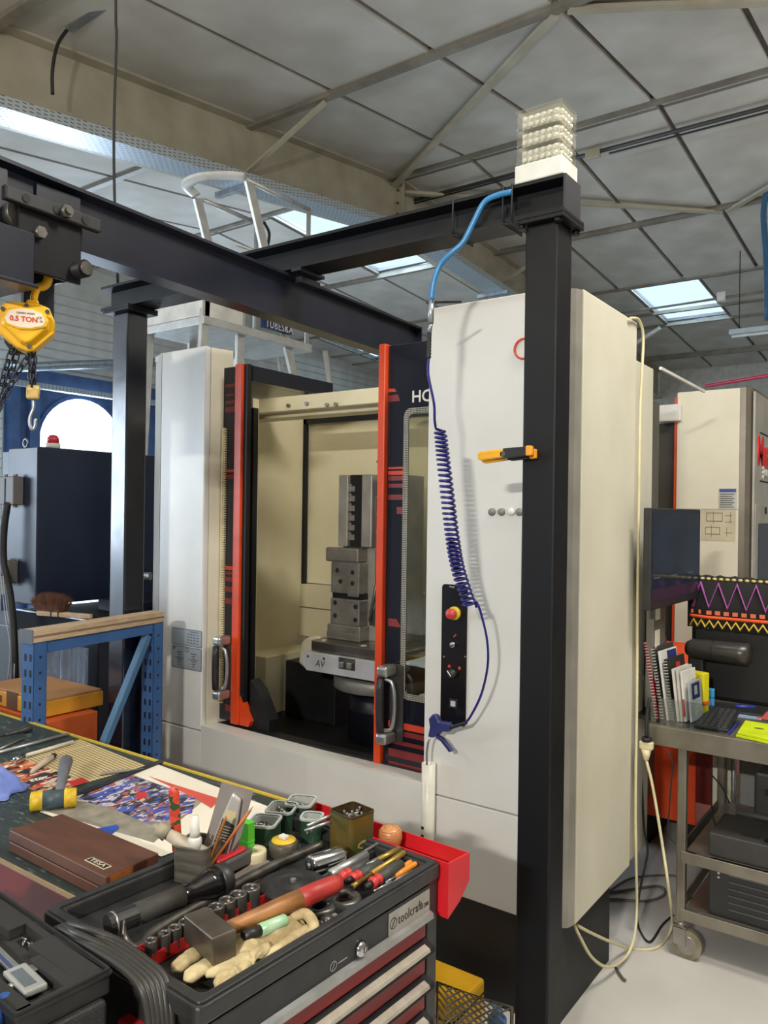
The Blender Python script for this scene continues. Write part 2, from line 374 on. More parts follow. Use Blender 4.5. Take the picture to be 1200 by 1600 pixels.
MB().box(-.1, .1, RY0 - .025, RY0 + .025, RZ0 - .63, RZ0).build('splice_plate', M_cream, g)
for zz in (.12, .27, .4, .52):
    MB().cyl((.05, RY0 - .05, RZ0 - zz), (.05, RY0 + .05, RZ0 - zz), .016, n=6).build('bolt', M_dsteel, g)
# cable tray along the girder's lower edge
ct = thing('cable_tray', 'long perforated cable tray slung along the cream roof girder', 'cable tray', (XG, 0, 0))
MB().prism([(-8.8, gz(-8.8, .66)), (RY0, gz(RY0, .66)), (15, gz(15, .66)), (15, gz(15, .65)), (RY0, gz(RY0, .65)), (-8.8, gz(-8.8, .65))], .02, .30, YZ).build('tray_base', M_tray, ct)
for x0 in (.02, .30):
    MB().prism([(-8.8, gz(-8.8, .66)), (RY0, gz(RY0, .66)), (15, gz(15, .66)), (15, gz(15, .58)), (RY0, gz(RY0, .58)), (-8.8, gz(-8.8, .58))], x0 - .003, x0 + .003, YZ).build('tray_side', M_trayS, ct)
for y in (1.9, 4.9, 7.2, 9.8, 12):
    MB().box(-.12, .36, y - .025, y + .025, gz(y, .71), gz(y, .662)).build('tray_bracket', M_galv, ct)
def bar(name, a, b, w_, h, m, lab, cat='brace', grp=None):
    a = Vector(a); b = Vector(b); d = (b - a)
    X = FR(a, d, (d.y, -d.x, 0)); L = d.length
    o = MB(X).box(0, L, -w_ / 2, w_ / 2, -h, 0).box(0, L, -w_ / 2, -w_ / 2 + .012, -h - .03, -h).build(name, m)
    return tag(o, lab, cat, grp)
R0 = (XG + .05, RY0 - .1, RZ0 - .1)
bar('roof_brace', R0, (-2.3, 5.2, ceil_z(5.2) - .06), .07, .03, M_cream, 'diagonal cream roof brace left of the clear lamp, from the girder ridge towards the camera')
bar('roof_brace', (XG + .05, RY0 + .1, RZ0 - .12), (-2.27, 10.1, ceil_z(10.1) - .06), .07, .03, M_cream, 'long cream roof brace from the girder ridge passing behind the clear lamp')
bar('roof_brace', (-2.2, 5.2, ceil_z(5.2) - .06), (0.7, 7.4, RZ0 - .12), .07, .03, M_cream, 'cream roof brace at the very top right of the picture')
bar('roof_brace', (-2.2, 10.1, ceil_z(10.1) - .06), (0.7, 7.7, RZ0 - .12), .07, .03, M_cream, 'cream roof brace bending up to the right edge beside the blue hanging hose')
bar('fly_brace', (XG + .13, 5.05, gz(5.05, .5)), (XG + .95, 5.16, ceil_z(5.16) - .07), .05, .02, M_cream, 'short cream strut from the girder foot up to the purlin above the ladder')
bar('fly_brace', (XG - .14, 5.05, gz(5.05, .58)), (XG - .95, 5.16, ceil_z(5.16) - .07), .05, .02, M_cream, 'short cream strut behind the girder, above the black crane beam at left')
bar('fly_brace', (XG + .13, 10.0, gz(10.0, .5)), (XG + .95, 10.08, ceil_z(10.08) - .08), .05, .02, M_cream, 'short cream strut just left of the black post above the machine')
bar('fly_brace', onY(980, 548, 14.4), onY(1033, 514, 14.4), .07, .05, M_white, 'white strut above the right side panel of the machine, under the skylight')
# conduit just behind the ridge with a junction box
cdt = thing('ridge_conduit', 'dark conduit with cables running along the roof ridge behind the clear lamp', 'conduit', (0, 7.95, ceil_z(7.95)))
MB().cyl((XG, 0, -.07), (5, 0, -.07), .022, n=8).build('pipe', mat('dark_conduit', (70, 66, 62), .5), cdt)
MB().cyl((XG, 0, -.11), (-3.4, .01, -.10), .01, n=6).cyl((-2.9, .01, -.115), (5, .01, -.115), .01, n=6).build('cable', M_rub, cdt)
MB().cb((onY(927, 222, 7.95).x, 0, -.08), (.16, .06, .1)).build('junction_box', M_cream, cdt, bev=.01)
tag(MB().tube(smoothpts([Vector((onY(181, 0, 2.05).x, 2.05, ceil_z(2.05) - .01)), onY(181, 0, 2.05), onY(182, 60, 2.05), onY(178, 200, 2.05), onY(179, 308, 2.05), onY(184, 442, 2.05)], 4), .006, 8).build('hanging_cable', M_rub), 'thick black cable hanging straight down at top left', 'cable')
tag(MB().tube(smoothpts([onX(108, 42, XG + .34), onX(90, 70, XG + .34), onX(82, 110, XG + .33), onX(82, 148, XG + .3)], 5), .012, 8).build('hanging_cable', M_rub), 'thin black cable looping down to the cable tray at far left', 'cable')
rl = thing('conduit_rail', 'galvanised conduit rail on the ceiling in the top left corner', 'rail')
a_, b_ = Vector(onX(108, 44, XG + .36)), Vector(onX(200, -20, XG + 1.0))
XQ = FR(a_, b_ - a_, (0, 0, 1)); MB(XQ).box(0, (b_ - a_).length, -.02, .02, -.03, .03).build('rail', M_galv, rl)
# ================================================================ crane frame
gt = thing('crane_frame', 'black steel crane frame with post at right, column at left and runway beam', 'crane frame', (-0.93, 2.08, 0))
def G(): return MB(T(.93, -2.08, 0))
PX, PYc = -.93, 2.08
g0 = G(); g0.box(PX - .05, PX + .05, PYc - .05, PYc + .05, .012, 2.463); g0.build('post', M_blk, gt, bev=.006)
G().box(PX - .1, PX + .1, PYc - .1, PYc + .1, 0, .012).build('base_plate', M_blk, gt)
G().box(PX - .075, PX + .075, PYc - .075, PYc + .075, 2.463, 2.475).build('cap_plate', M_blk, gt, bev=.002)
CX, CY = -2.80, 2.05
G().box(CX - .05, CX + .05, CY - .05, CY + .05, .012, 2.463).build('column', mat('column_gloss', (16, 20, 34), .10, col2=(24, 28, 42), nscale=14, rough2=.3, spec=1.0), gt, bev=.006)
G().box(CX - .1, CX + .1, CY - .1, CY + .1, 0, .012).build('base_plate', M_blk, gt)
G().box(CX - .085, CX + .085, CY - .075, CY + .075, 2.463, 2.475).build('cap_plate', M_blk, gt, bev=.002)
def ibeam(L, b, h, tw, tf, M):
    """profile in local yz, running along local x from 0 to L"""
    p = [(-b/2, 0), (b/2, 0), (b/2, tf), (tw/2, tf + .004), (tw/2, h - tf - .004), (b/2, h - tf), (b/2, h), (-b/2, h), (-b/2, h - tf), (-tw/2, h - tf - .004), (-tw/2, tf + .004), (-b/2, tf)]
    return MB(M).prism(p, 0, L, Matrix(((0, 0, 1, 0), (1, 0, 0, 0), (0, 1, 0, 0), (0, 0, 0, 1))))
xa, xb = -.865, -2.93
d = Vector((xb - xa, 2.05 - 2.08, 0)); Lc = d.length
cross = ibeam(Lc, .11, .1, .008, .010, T(.93, -2.08, 0) @ FR((xa, 2.08, 2.487), d, (-d.y, d.x, 0)))
cross.build('cross_beam', M_blk, gt)
G().prism(rrect(-.055, .055, 0, .1, .004), 0, .006, T(xa - .0, 2.08, 2.487) @ RZ(PI / 2) @ RX(PI / 2)).build('end_plate', M_navy, gt)
G().box(PX - .075, PX + .075, PYc - .075, PYc + .075, 2.475, 2.487).build('bearing_plate', M_blk, gt, bev=.002)
G().box(CX - .1, CX + .085, CY - .075, CY + .075, 2.475, 2.487).build('bearing_plate', M_blk, gt, bev=.002)
for sx in (-.055, .055):
    for sy in (-.062, .062): G().cyl((PX + sx, PYc + sy, 2.452), (PX + sx, PYc + sy, 2.464), .012, n=6).build('bolt', M_blk, gt)
# runway beam, slightly skewed
ra = Vector((-1.775, -0.6, 2.475)); rb = Vector((-1.945, 2.93, 2.475)); dr = rb - ra
XR = FR(ra, dr, (-dr.y, dr.x, 0))
ibeam(dr.length, .07, .162, .006, .009, T(.93, -2.08, -.162) @ XR).build('runway_beam', M_navy, gt)
G().prism([(-.035, 0), (.035, 0), (.035, .162), (-.035, .162)], 0, .006, T(rb.x, rb.y, rb.z - .162) @ RX(PI / 2)).build('end_plate', M_navy, gt)
def rw(s, side=0, z=0): return XR @ Vector((s, side, z))
for s in (-.055, .055):
    c = rw((2.07 + .6) / 3.53 * dr.length, s * 1.3)
    G().cb((c.x, c.y, 2.481), (.045, .13, .012)).cb((c.x, c.y, 2.45), (.03, .1, .022)).build('clamp_plate', M_navy, gt, bev=.002)
for yy in (.93, 1.13):   # web doubler plates around the trolley stop
    c = XR @ Vector(((yy + .6) / 3.53 * dr.length, -.012, -.082)); 
    G().cb((c.x, c.y, c.z), (.006, .12, .125)).build('web_plate', M_navy, gt)
# ================================================================ trolley
ty = 1.07
tc = XR @ Vector(((ty + .6) / 3.53 * dr.length, 0, -.172))
tr = thing('beam_trolley', 'black push trolley riding on the lower flange of the crane runway beam', 'trolley', (tc.x, tc.y, tc.z), (0, 0, math.atan2(dr.y, dr.x) - PI / 2))
# local: x across the beam (+x to the camera), y along the beam, z up from the lower flange underside
for s in (1, -1):
    MB().box(s * .062, s * .074, -.085, .085, -.09, .07).build('side_plate', M_blk, tr, bev=.003)
    MB().box(s * .074, s * .094, -.13, .13, .052, .086).build('bumper_bar', M_plas, tr, bev=.004)
    for yy in (-.06, .06):
        MB(T(0, yy, .045)).cyl((s * .02, 0, 0), (s * .055, 0, 0), .036, .042, n=20).build('wheel', M_dsteel, tr)
    for yy in (-.08, .0, .08):
        MB().cyl((s * .0935, yy, .069), (s * .0965, yy, .069), .010, n=12).build('hole', M_rub, tr)
    w0 = MB().cyl((s * .094, .02, .069), (s * .112, .02, .069), .016, n=6).cyl((s * .112, .02, .069), (s * .12, .02, .069), .009, n=10).build('bolt', M_dsteel, tr)
    MB().cyl((s * .074, -.035, .005), (s * .09, -.035, .005), .015, n=6).build('bolt', M_dsteel, tr)
MB().box(-.11, .11, -.19, -.066, -.135, -.012).box(-.12, .12, -.20, -.06, -.142, -.133).build('suspension_block', M_navy, tr, bev=.003)
MB().box(-.05, -.035, .0, .085, -.2, -.06).build('hanger_plate', M_navy, tr, bev=.002)
MB().cyl((-.1, .075, -.055), (.105, .075, -.055), .022, n=14).build('axle', M_blk, tr)
MB().cyl((.105, .075, -.055), (.112, .075, -.055), .017, n=14).build('axle_end', M_dsteel, tr)
# ================================================================ chain hoist
M_yel = mat('hoist_yellow', (240, 186, 22), 0.35, col2=(214, 158, 18), nscale=10)
M_lab = mat('label_cream', (226, 208, 186), 0.5)
M_red = mat('red_print', (196, 58, 46), 0.5)
M_ink = mat('black_ink', (40, 38, 38), 0.6)
hc = onX(43, 510, -1.84)
hs = thing('chain_hoist', 'yellow hand chain hoist marked 0.5 TON hanging from the beam trolley', 'chain hoist', hc, (0, 0, 0.98))
# local: x right in the picture, -y towards the camera, z up
H = FRONT(0, 0, 0)
body = [(-.062, .033), (-.045, .049), (-.012, .052), (.03, .051), (.05, .044), (.063, .012), (.06, -.018), (.016, -.063), (.002, -.066), (-.02, -.058), (-.066, -.02)]
MB().prism(body, -.03, .028, H).build('back_plate', M_yel, hs, bev=.004)
cov_o = [(-.055, .02), (-.03, .034), (.0, .038), (.032, .032), (.051, .014), (.052, -.012), (.012, -.052), (.0, -.056), (-.012, -.052), (-.056, -.008)]
MB().prism(cov_o, .028, .05, H, top=[(p[0] * .86, p[1] * .86) for p in cov_o]).build('gear_cover', M_yel, hs, bev=.004)
pl = [(-.048, .004), (-.038, .024), (-.012, .031), (.014, .031), (.038, .022), (.046, .005), (.04, -.008), (.012, -.016), (-.012, -.017), (-.04, -.009)]
MB().prism([(p[0] * 1.12, p[1] * 1.12 - .001) for p in pl], .048, .056, H).build('label_rim', M_yel, hs, bev=.003)
MB().prism([(p[0] * .95, p[1] * .95) for p in pl], .056, .058, H).build('label_plate', M_lab, hs)
text('lettering', '0.5 TON', .0165, H @ T(-.004, .004, .0585), M_red, hs, bold=.0006)
text('lettering', 'CHAIN HOIST', .0065, H @ T(.0, .0185, .0585), M_ink, hs)
text('lettering', 'CE', .008, H @ T(.031, .0105, .0585), M_ink, hs); text('lettering', 'GS', .006, H @ T(.034, .002, .0585), M_ink, hs)
for p in ((-.052, .03), (.046, .033), (.0, .043), (.006, -.055)):
    MB(H @ T(p[0], p[1], 0)).cyl((0, 0, .028), (0, 0, .036), .0055, n=6).build('bolt', M_chrome, hs)
MB().prism(circ(.05, 24), -.062, -.03, H @ T(-.012, -.012, 0)).build('hand_wheel_cover', M_navy, hs, bev=.006)
hk = []
for k in range(14):
    a = -PI / 2 + k / 13 * (PI * 1.45); hk.append((.0 + .024 * math.cos(a) + .0, 0, .125 + .026 * math.sin(a)))
MB().tube([(.012, 0, .05), (.014, 0, .075), (.018, 0, .09)] + [(p[0] + .022, 0, p[2]) for p in hk], [.009, .009, .009] + [.011] * 6 + [.0095] * 5 + [.006] * 3, 10).build('top_hook', M_yel, hs)
MB().box(-.002, .026, -.02, .012, .044, .062).build('hook_block', M_yel, hs, bev=.004)
# chains
def link_mesh(L, r, wd, m, name='chain_link'):
    pts = []
    for k in range(16):
        a = 2 * PI * k / 16; pts.append((wd * math.cos(a), 0, (L - wd) * (1 if math.sin(a) > 0 else -1) * (1 if abs(math.sin(a)) > .05 else 0) + wd * math.sin(a)))
    return MB().tube(pts, r, 6, closed=True).mesh(name, m)
M_chain = mat('chain_steel', (58, 62, 70), 0.35, 0.8, col2=(40, 43, 50), nscale=40)
lm_hand = link_mesh(.0135, .0021, .0072, M_chain); lm_load = link_mesh(.013, .0026, .0078, M_chain)
def chain(root, pts, me, pitch):
    P = [Vector(p) for p in pts]; tot = sum((P[i + 1] - P[i]).length for i in range(len(P) - 1)); n = int(tot / pitch)
    for k in range(n):
        s = k * pitch; i = 0
        while i < len(P) - 2 and s > (P[i + 1] - P[i]).length: s -= (P[i + 1] - P[i]).length; i += 1
        dd = (P[i + 1] - P[i]).normalized(); c = P[i] + dd * s
        o = bpy.data.objects.new('chain_link', me); COL.objects.link(o); o.parent = root
        o.matrix_basis = Matrix.Translation(c) @ dd.to_track_quat('Z', 'Y').to_matrix().to_4x4() @ RZ(PI / 2 * (k % 2) + .5)
chain(hs, [(-.036, .02, -.055), (-.05, .02, -.11), (-.066, .02, -.175)], lm_hand, .0205)
chain(hs, [(-.022, .02, -.055), (-.032, .02, -.10), (-.055, .02, -.17), (-.07, .02, -.22)], lm_hand, .0205)
chain(hs, [(.004, 0, -.07), (-.02, 0, -.115), (-.046, 0, -.17), (-.075, 0, -.235)], lm_hand, .0215)
chain(hs, [(.014, -.005, -.062), (.016, -.005, -.166)], lm_load, .0195)
chain(hs, [(.007, .01, -.062), (.011, .01, -.166)], lm_load, .0195)
MB().box(-.0005, .0285, -.012, .012, -.178, -.148).cyl((.0, 0, -.155), (.03, 0, -.155), .0125, n=12).build('hook_block', mat('hoist_brass', (206, 178, 112), .4, .2, col2=(170, 140, 80), nscale=30), hs, bev=.004)
hk2 = [(.016, 0, -.178), (.016, 0, -.20), (.009, 0, -.22), (.0085, 0, -.24), (.014, 0, -.252), (.02, 0, -.243), (.021, 0, -.225)]
MB().tube(smoothpts(hk2, 4), .0042, 8).build('bottom_hook', M_galv, hs)
# ================================================================ clear stack lamp on the crossbeam end
M_acr = glass_mat('clear_acrylic', (0.97, 0.97, 0.93, 1), 0.22, 0.08)
M_led = mat('led_reflector', (250, 248, 238), 0.1, 0.3)
bc = thing('beacon_lamp', 'clear three-tier LED lamp on a white base on top of the black post', 'lamp', (-.94, 2.078, 2.587))
MB().box(-.072, .072, -.056, .056, 0, .052).build('base', M_white, bc, bev=.004)
for k in range(3):
    z0 = .054 + k * .049
    MB().box(-.068, .068, -.053, .053, z0, z0 + .046).build('tier', M_acr, bc, bev=.003)
    MB().box(-.056, .056, -.04, .04, z0 + .004, z0 + .040).build('tier_core', mat('tier_core', (224, 220, 204), .3, .1), bc)
    for r in range(2):
        for j in range(6):
            MB().ball((-.047 + j * .0188, -.0415, z0 + .0125 + r * .019), .0078, n=8).build('led', M_led, bc) if False else None
led_me = MB().ball((0, 0, 0), .0078, n=8).mesh('led', M_led)
for k in range(3):
    z0 = .054 + k * .049
    for r in range(2):
        for j in range(6):
            o = bpy.data.objects.new('led', led_me); COL.objects.link(o); o.parent = bc; o.location = (-.047 + j * .0188, -.0425, z0 + .0125 + r * .019)
        for j in range(4):
            o = bpy.data.objects.new('led', led_me); COL.objects.link(o); o.parent = bc; o.location = (.0585, -.03 + j * .02, z0 + .0125 + r * .019)
MB().box(-.07, .07, -.055, .055, .054 + 3 * .049, .054 + 3 * .049 + .006).build('lid', M_acr, bc, bev=.002)
# ================================================================ machining centre
M_pan = mat('machine_paint_white', (214, 213, 209), 0.38, col2=(207, 206, 201), nscale=3, bump=.05, bscale=260)
M_panL = mat('machine_paint_gloss', (218, 218, 215), 0.22, col2=(211, 211, 207), nscale=3, bump=.35, bscale=330)
M_beige = mat('machine_beige', (217, 212, 194), 0.42, col2=(210, 204, 184), nscale=4)
M_inn = mat('interior_beige', (222, 213, 180), 0.42, col2=(214, 204, 168), nscale=4)
M_gstrip = mat('corner_strip', (168, 164, 154), 0.3, .4)
M_door = mat('door_navy', (22, 24, 34), 0.2, col2=(27, 29, 40), nscale=4)
M_org = mat('orange_trim', (216, 70, 28), 0.35)
M_str = mat('stripe_red', (128, 44, 42), 0.4)
M_strb = mat('stripe_bright', (206, 70, 46), 0.4)
M_pit = mat('pit_black', (14, 15, 18), 0.5, col2=(22, 22, 24), nscale=14)
M_seal = mat('seal_black', (10, 10, 12), 0.6)
YM = 2.36
MX, MY = -2.0, 2.9
mc = thing('machining_centre', 'large white machining centre with open dark sliding doors and orange trim', 'machine', (MX, MY, 0))
def MM(M=None): return MB(T(-MX, -MY, 0) @ (M or Matrix()))
Zt, Zb, Zs = 2.378, 0.327, 0.655
xr0, xr1 = -1.507, -1.035
MM().box(xr0, xr1, YM, YM + .04, Zs + .002, Zt).build('front_panel', M_pan, mc, bev=.004)
MM().box(-1.475, xr1, YM + .001, YM + .04, Zb, Zs - .002).build('lower_panel', M_pan, mc, bev=.004)
MM().prism([(xr1 + .001, YM), (xr1 + .03, YM + .006), (-.972, YM + .03), (-.962, YM + .06), (-1.0, YM + .06), (xr1 + .001, YM + .04)], Zb, Zt - .004).build('corner_strip', M_gstrip, mc)
MM().box(-1.0, -.958, YM + .061, 2.955, Zb, Zt).build('side_panel', M_beige, mc, bev=.006)
MM().box(-1.45, -1.0, YM + .04, 2.93, Zb + .0, Zt - .03).build('cabinet_body', M_beige, mc)
MM().box(-1.4, -.99, 2.955, 3.27, .3, 2.256).build('rear_cabinet', M_beige, mc, bev=.005)
MM().box(-1.3, -1.15, 3.27, 3.9, .3, 2.2).build('shaded_gap_block', mat('shadow_grey', (96, 92, 82), .5), mc)  # dark grey paints in the shade of the gap behind the rear cabinet
MM().box(-.968, -.958, 3.27, 3.99, 2.25, 2.262).build('roof_rail', M_white, mc)
# left cabinet
MM().box(-2.985, -2.68, YM, YM + .03, Zs + .012, Zt).build('left_front_panel', M_panL, mc, bev=.006)
MM().box(-2.985, -2.68, YM, YM + .03, .30, Zs + .008).build('left_lower_panel', M_pan, mc, bev=.004)
MM().prism([(-3.09, YM + .05), (-2.987, YM + .002), (-2.987, YM + .03), (-3.07, YM + .06)], .30, Zt).build('left_corner', M_pan, mc)
MM().prism([(-2.71, YM + .0305), (-2.68, YM + .0305), (-2.655, 2.50), (-2.69, 2.50)], .30, Zt - .003).build('door_jamb', M_beige, mc)
MM().box(-3.09, -3.03, YM + .07, 3.6, .3, Zt - .01).build('left_side_panel', M_pan, mc, bev=.004)
MM().box(-3.07, -2.70, YM + .03, 2.43, Zt - .03, Zt - .004).build('top_cover', M_pan, mc)
# serrated brush strip beside the left door
bs = MM()
for k in range(118):
    z0 = .78 + k * .0105; bs.box(-2.653, -2.640, 2.445, 2.455, z0, z0 + .007)
bs.box(-2.66, -2.652, 2.44, 2.46, .78, 2.02)
bs.build('brush_strip', mat('brush_cream', (226, 214, 176), .6), mc, kind='stuff')
# sill below the doors, slightly bowed
zl = onY(340, 1140, YM).z; zm = onY(480, 1183, YM - .03).z; zr = onY(658, 1222, YM).z
xm = onY(480, 1183, YM - .03).x
MM().add([(-2.679, YM, .3), (xm, YM - .03, .3), (-1.478, YM, .3), (-2.679, YM, zl), (xm, YM - .03, zm), (-1.478, YM, zr),
          (-2.679, YM + .08, .3), (xm, YM + .08, .3), (-1.478, YM + .08, .3), (-2.679, YM + .08, zl), (xm, YM + .08, zm), (-1.478, YM + .08, zr)],
         [(0, 1, 4, 3), (1, 2, 5, 4), (3, 4, 10, 9), (4, 5, 11, 10), (6, 9, 10, 7), (7, 10, 11, 8), (0, 3, 9, 6), (2, 8, 11, 5), (0, 6, 7, 1), (1, 7, 8, 2)]).build('sill_panel', M_pan, mc)
MM().box(-2.68, -1.46, 2.445, 2.50, .5, .69).build('sill_rail', M_pit, mc, bev=.003)
MM().box(-2.95, -1.45, 2.50, 3.5, .30, .60).build('pit_floor', M_pit, mc)
MM().box(-3.0, -1.0, 2.368, 2.86, 0, .325).build('machine_base', mat('base_dark', (24, 24, 26), .6, col2=(32, 32, 34), nscale=8), mc)
# interior
XL, YBk = -2.97, 3.35
ZI = onX(430, 1012, XL).z
MM().box(XL - .05, XL, 2.46, YBk, ZI, 2.2).build('inner_left_wall', M_inn, mc)
MM().box(XL - .05, XL + .16, 2.9, YBk - .05, .6, ZI).build('inner_ledge', M_inn, mc, bev=.005)
pc = onY(475, 655, YBk)
MM().box(XL, pc.x + .0, YBk, YBk + .03, .6, 2.25).build('inner_back_panel', M_inn, mc)
MM().box(pc.x + .03, -1.45, YBk + .012, YBk + .04, onY(475, 910, YBk).z, pc.z - .03).build('divider_wall', M_inn, mc)
MM().box(pc.x, pc.x + .028, YBk - .012, YBk + .01, onY(475, 912, YBk).z, pc.z).box(pc.x, -1.45, YBk - .012, YBk + .01, pc.z - .03, pc.z).build('divider_seal', M_seal, mc)
MM().box(XL, -1.45, YBk, YBk + .03, pc.z + .0, 2.3).build('inner_top_panel', M_inn, mc)
za = onY(467, 947, YBk).z
MM().box(pc.x - .02, -1.45, YBk - .02, YBk + .03, za + .004, onY(475, 912, YBk).z).build('divider_base', M_inn, mc)
MM().box(pc.x - .02, -1.45, YBk - .02, YBk + .03, za - .16, za - .004).build('divider_base', M_inn, mc)
MM().box(-1.46, -1.44, 2.5, 3.4, .6, 2.3).build('inner_right_wall', M_inn, mc)
# header beam over the opening
h0 = onY(395, 626, 2.62); h1 = onY(600, 610, 2.62)
MM().box(-2.95, -1.46, 2.60, 2.66, h0.z - .065, h0.z).build('header_beam', M_inn, mc, bev=.004)
MM().box(-2.95, -1.46, 2.66, 2.76, h0.z - .085, h0.z - .05).build('header_rail', M_inn, mc, bev=.004)
MM().box(-2.95, -1.46, 2.80, 3.36, h0.z - .13, h0.z - .11).build('inner_roof', M_inn, mc) if False else None
MM().box(-2.60, -2.585, 2.56, 2.60, .62, h0.z).build('inner_post', M_inn, mc, bev=.003)
MM().box(-2.585, -2.55, 2.53, 2.56, .62, h0.z - .05).build('post_seal', M_seal, mc)
hb = MM()
for k, px in enumerate((452, 512, 526, 480)):
    p = onY(px, 634 - k * 1, 2.60); hb.cyl((p.x, 2.60, p.z), (p.x, 2.588, p.z), .009, n=8)
hb.build('header_bolt', M_steel, mc, kind='stuff')
# chip tray on top of the header, cable run
MM().box(-1.95, -1.5, 2.68, 2.78, h0.z, h0.z + .018).build('chain_cover', M_pit, mc)
for k in range(5): MM().box(-1.9 + k * .07, -1.87 + k * .07, 2.66, 2.72, h0.z + .001, h0.z + .03).build('connector', M_beige, mc, bev=.004)
# ---- left door
dl = MM().box(-3.0, -2.58, 2.455, 2.475, .705, 2.292).build('left_door', M_door, mc, bev=.003)
MM().box(-2.579, -2.532, 2.438, 2.475, .70, 2.298).build('orange_edge', M_org, dl, bev=.005)
MM().prism([(-2.531, .70), (-2.475, .70), (-2.462, .725), (-2.48, .75), (-2.527, .83), (-2.531, .83)], 0, .03, FRONT(0, 2.478, 0)).build('orange_foot', M_org, dl)
MM().box(-2.531, -2.510, 2.45, 2.475, .70, 2.295).build('door_seal', M_seal, dl)
MM().prism([(-2.49, .69), (-2.37, .69), (-2.37, .74), (-2.44, .86), (-2.49, .90)], 0, .06, FRONT(0, 2.53, 0)).build('door_foot', M_pit, dl)
e = onX(517, 600, -2.52)
MM().box(-2.56, -2.505, 2.476, e.y, 2.222, 2.292).build('door_top_arm', M_door, dl, bev=.003)
MM().box(-2.94, -2.56, 2.476, e.y, 2.222, 2.232).build('door_top_cover', M_door, dl)
e2 = onX(505, 612, -2.52)
MM().box(-2.52, -2.2, e.y - .04, e.y, 2.20, 2.235).build('roof_edge', M_door, dl) if False else None
def stripe(px0, px1, py0, py1, m, par, y, slant=0):
    a = onY(px0, py0, y); b = onY(px1, py1, y); c = onY(px0, py1, y)
    MM().prism([(a.x, c.z), (b.x + slant, c.z), (b.x, a.z), (a.x, a.z)], 0, .0012, FRONT(0, y, 0)).build('stripe', m, par)
for (y0, y1, mm, sl) in ((601, 606, M_str, 0), (616, 620, M_str, 0), (627, 632, M_str, 0), (637, 645, M_str, 0), (734, 738, M_strb, .012), (742, 748, M_str, .02), (884, 890, M_strb, -.02), (893, 897, M_str, -.01), (901, 908, M_str, 0), (916, 924, M_str, 0), (934, 943, M_str, 0), (1066, 1073, M_strb, 0), (1084, 1088, M_str, 0), (1100, 1110, M_str, 0)):
    stripe(352, 371, y0, y1, mm, dl, 2.4545, sl)
# ---- right door
dr_ = MM().box(-1.752, -1.10, 2.455, 2.475, .675, 2.290).build('right_door', M_door, mc, bev=.003)
MM().box(-1.786, -1.753, 2.435, 2.480, .665, 2.296).build('orange_edge', M_org, dr_, bev=.005)
for (y0, y1, mm, px1, sl) in ((608, 613, M_strb, 616, .012), (618, 628, M_str, 622, .01), (730, 733, M_strb, 631, 0), (736, 742, M_strb, 631, 0), (744, 751, M_str, 631, 0), (756, 762, M_str, 630, 0), (773, 781, M_str, 630, 0), (792, 803, M_str, 628, .02), (966, 978, M_str, 620, .02), (1125, 1135, M_strb, 664, 0), (1138, 1146, M_str, 664, 0), (1154, 1160, M_str, 664, 0), (1168, 1180, M_str, 664, 0), (1188, 1203, M_str, 664, 0)):
    stripe(607 if y0 != 792 else 620, px1, y0, y1, mm, dr_, 2.4545, sl)
wa = onY(634, 640, 2.455); wb = onY(630, 1090, 2.455)
M_glass = glass_mat('door_glass', (0.86, 0.86, 0.8, 1), 0.14, 0.03)
M_dots = ramp_mat('glass_border_dots', 'ShaderNodeTexVoronoi', [(0.0, (190, 186, 170)), (0.42, (22, 24, 32))], scale=(150, 150, 150), rough=.3, ins={'Randomness': 0.0, 'Scale': 1.0})
pane = MM().prism(rrect(wa.x, -1.15, wb.z, wa.z, .03), 0, .004, FRONT(0, 2.4535, 0)).build('door_pane', M_glass, dr_)
MM().ring(rrect(wa.x - .004, -1.145, wb.z - .004, wa.z + .004, .032), rrect(wa.x + .018, -1.17, wb.z + .018, wa.z - .018, .02), 0, .0055, FRONT(0, 2.4535, 0)).build('pane_border', M_dots, dr_)
# cut the door leaf behind the pane: rebuild leaf as a frame
leaf = MM().ring(rrect(-1.752, -1.10, .675, 2.290, .002), rrect(wa.x, -1.15, wb.z, wa.z, .03), 0, .02, FRONT(0, 2.475, 0))
old = dr_.data; dr_.data = leaf.mesh('right_door', M_door); bpy.data.meshes.remove(old)
hp = onY(643, 621, 2.4535)
text('lettering', 'HC', .062, T(-MX, -MY, 0) @ FRONT(hp.x, 2.4535, hp.z), M_white, dr_, align='LEFT', bold=.001)
# ---- handles
def handle(par, px, py0, py1, y):
    a = onY(px, py0, y - .07); b = onY(px, py1, y - .07); c = (a + b) / 2; hL = abs(a.z - b.z) / 2
    X = FRONT(c.x, y - .07, c.z)
    h_ = MM(X).prism(rrect(.0, .062, -hL, hL, .012), -.066, -.062).build('handle_plate', mat('handle_plate', (84, 80, 78), .35, .6), par, bev=.004)
    MM(X).box(-.015, .034, hL - .042, hL, -.062, .012).build('handle_bracket', M_alu, h_, bev=.012, seg=3)
    MM(X).box(-.015, .034, -hL, -hL + .042, -.062, .012).build('handle_bracket', M_alu, h_, bev=.012, seg=3)
    MM(X).tube([(0, -hL + .045, 0), (-.002, -hL * .4, 0), (-.003, 0, 0), (-.002, hL * .4, 0), (0, hL - .045, 0)], [.014, .0155, .016, .0155, .014], 14).build('grip', M_plas, h_)
    MM(X).tube(smoothpts([(.012, hL - .05, -.012), (.045, hL * .55, -.014), (.055, 0, -.016), (.045, -hL * .55, -.014), (.010, -hL + .05, -.012)], 6), .0075, 8).build('guard_loop', M_alu, h_)
handle(dl, 337, 994, 1094, 2.45)
handle(dr_, 594, 1040, 1163, 2.45)
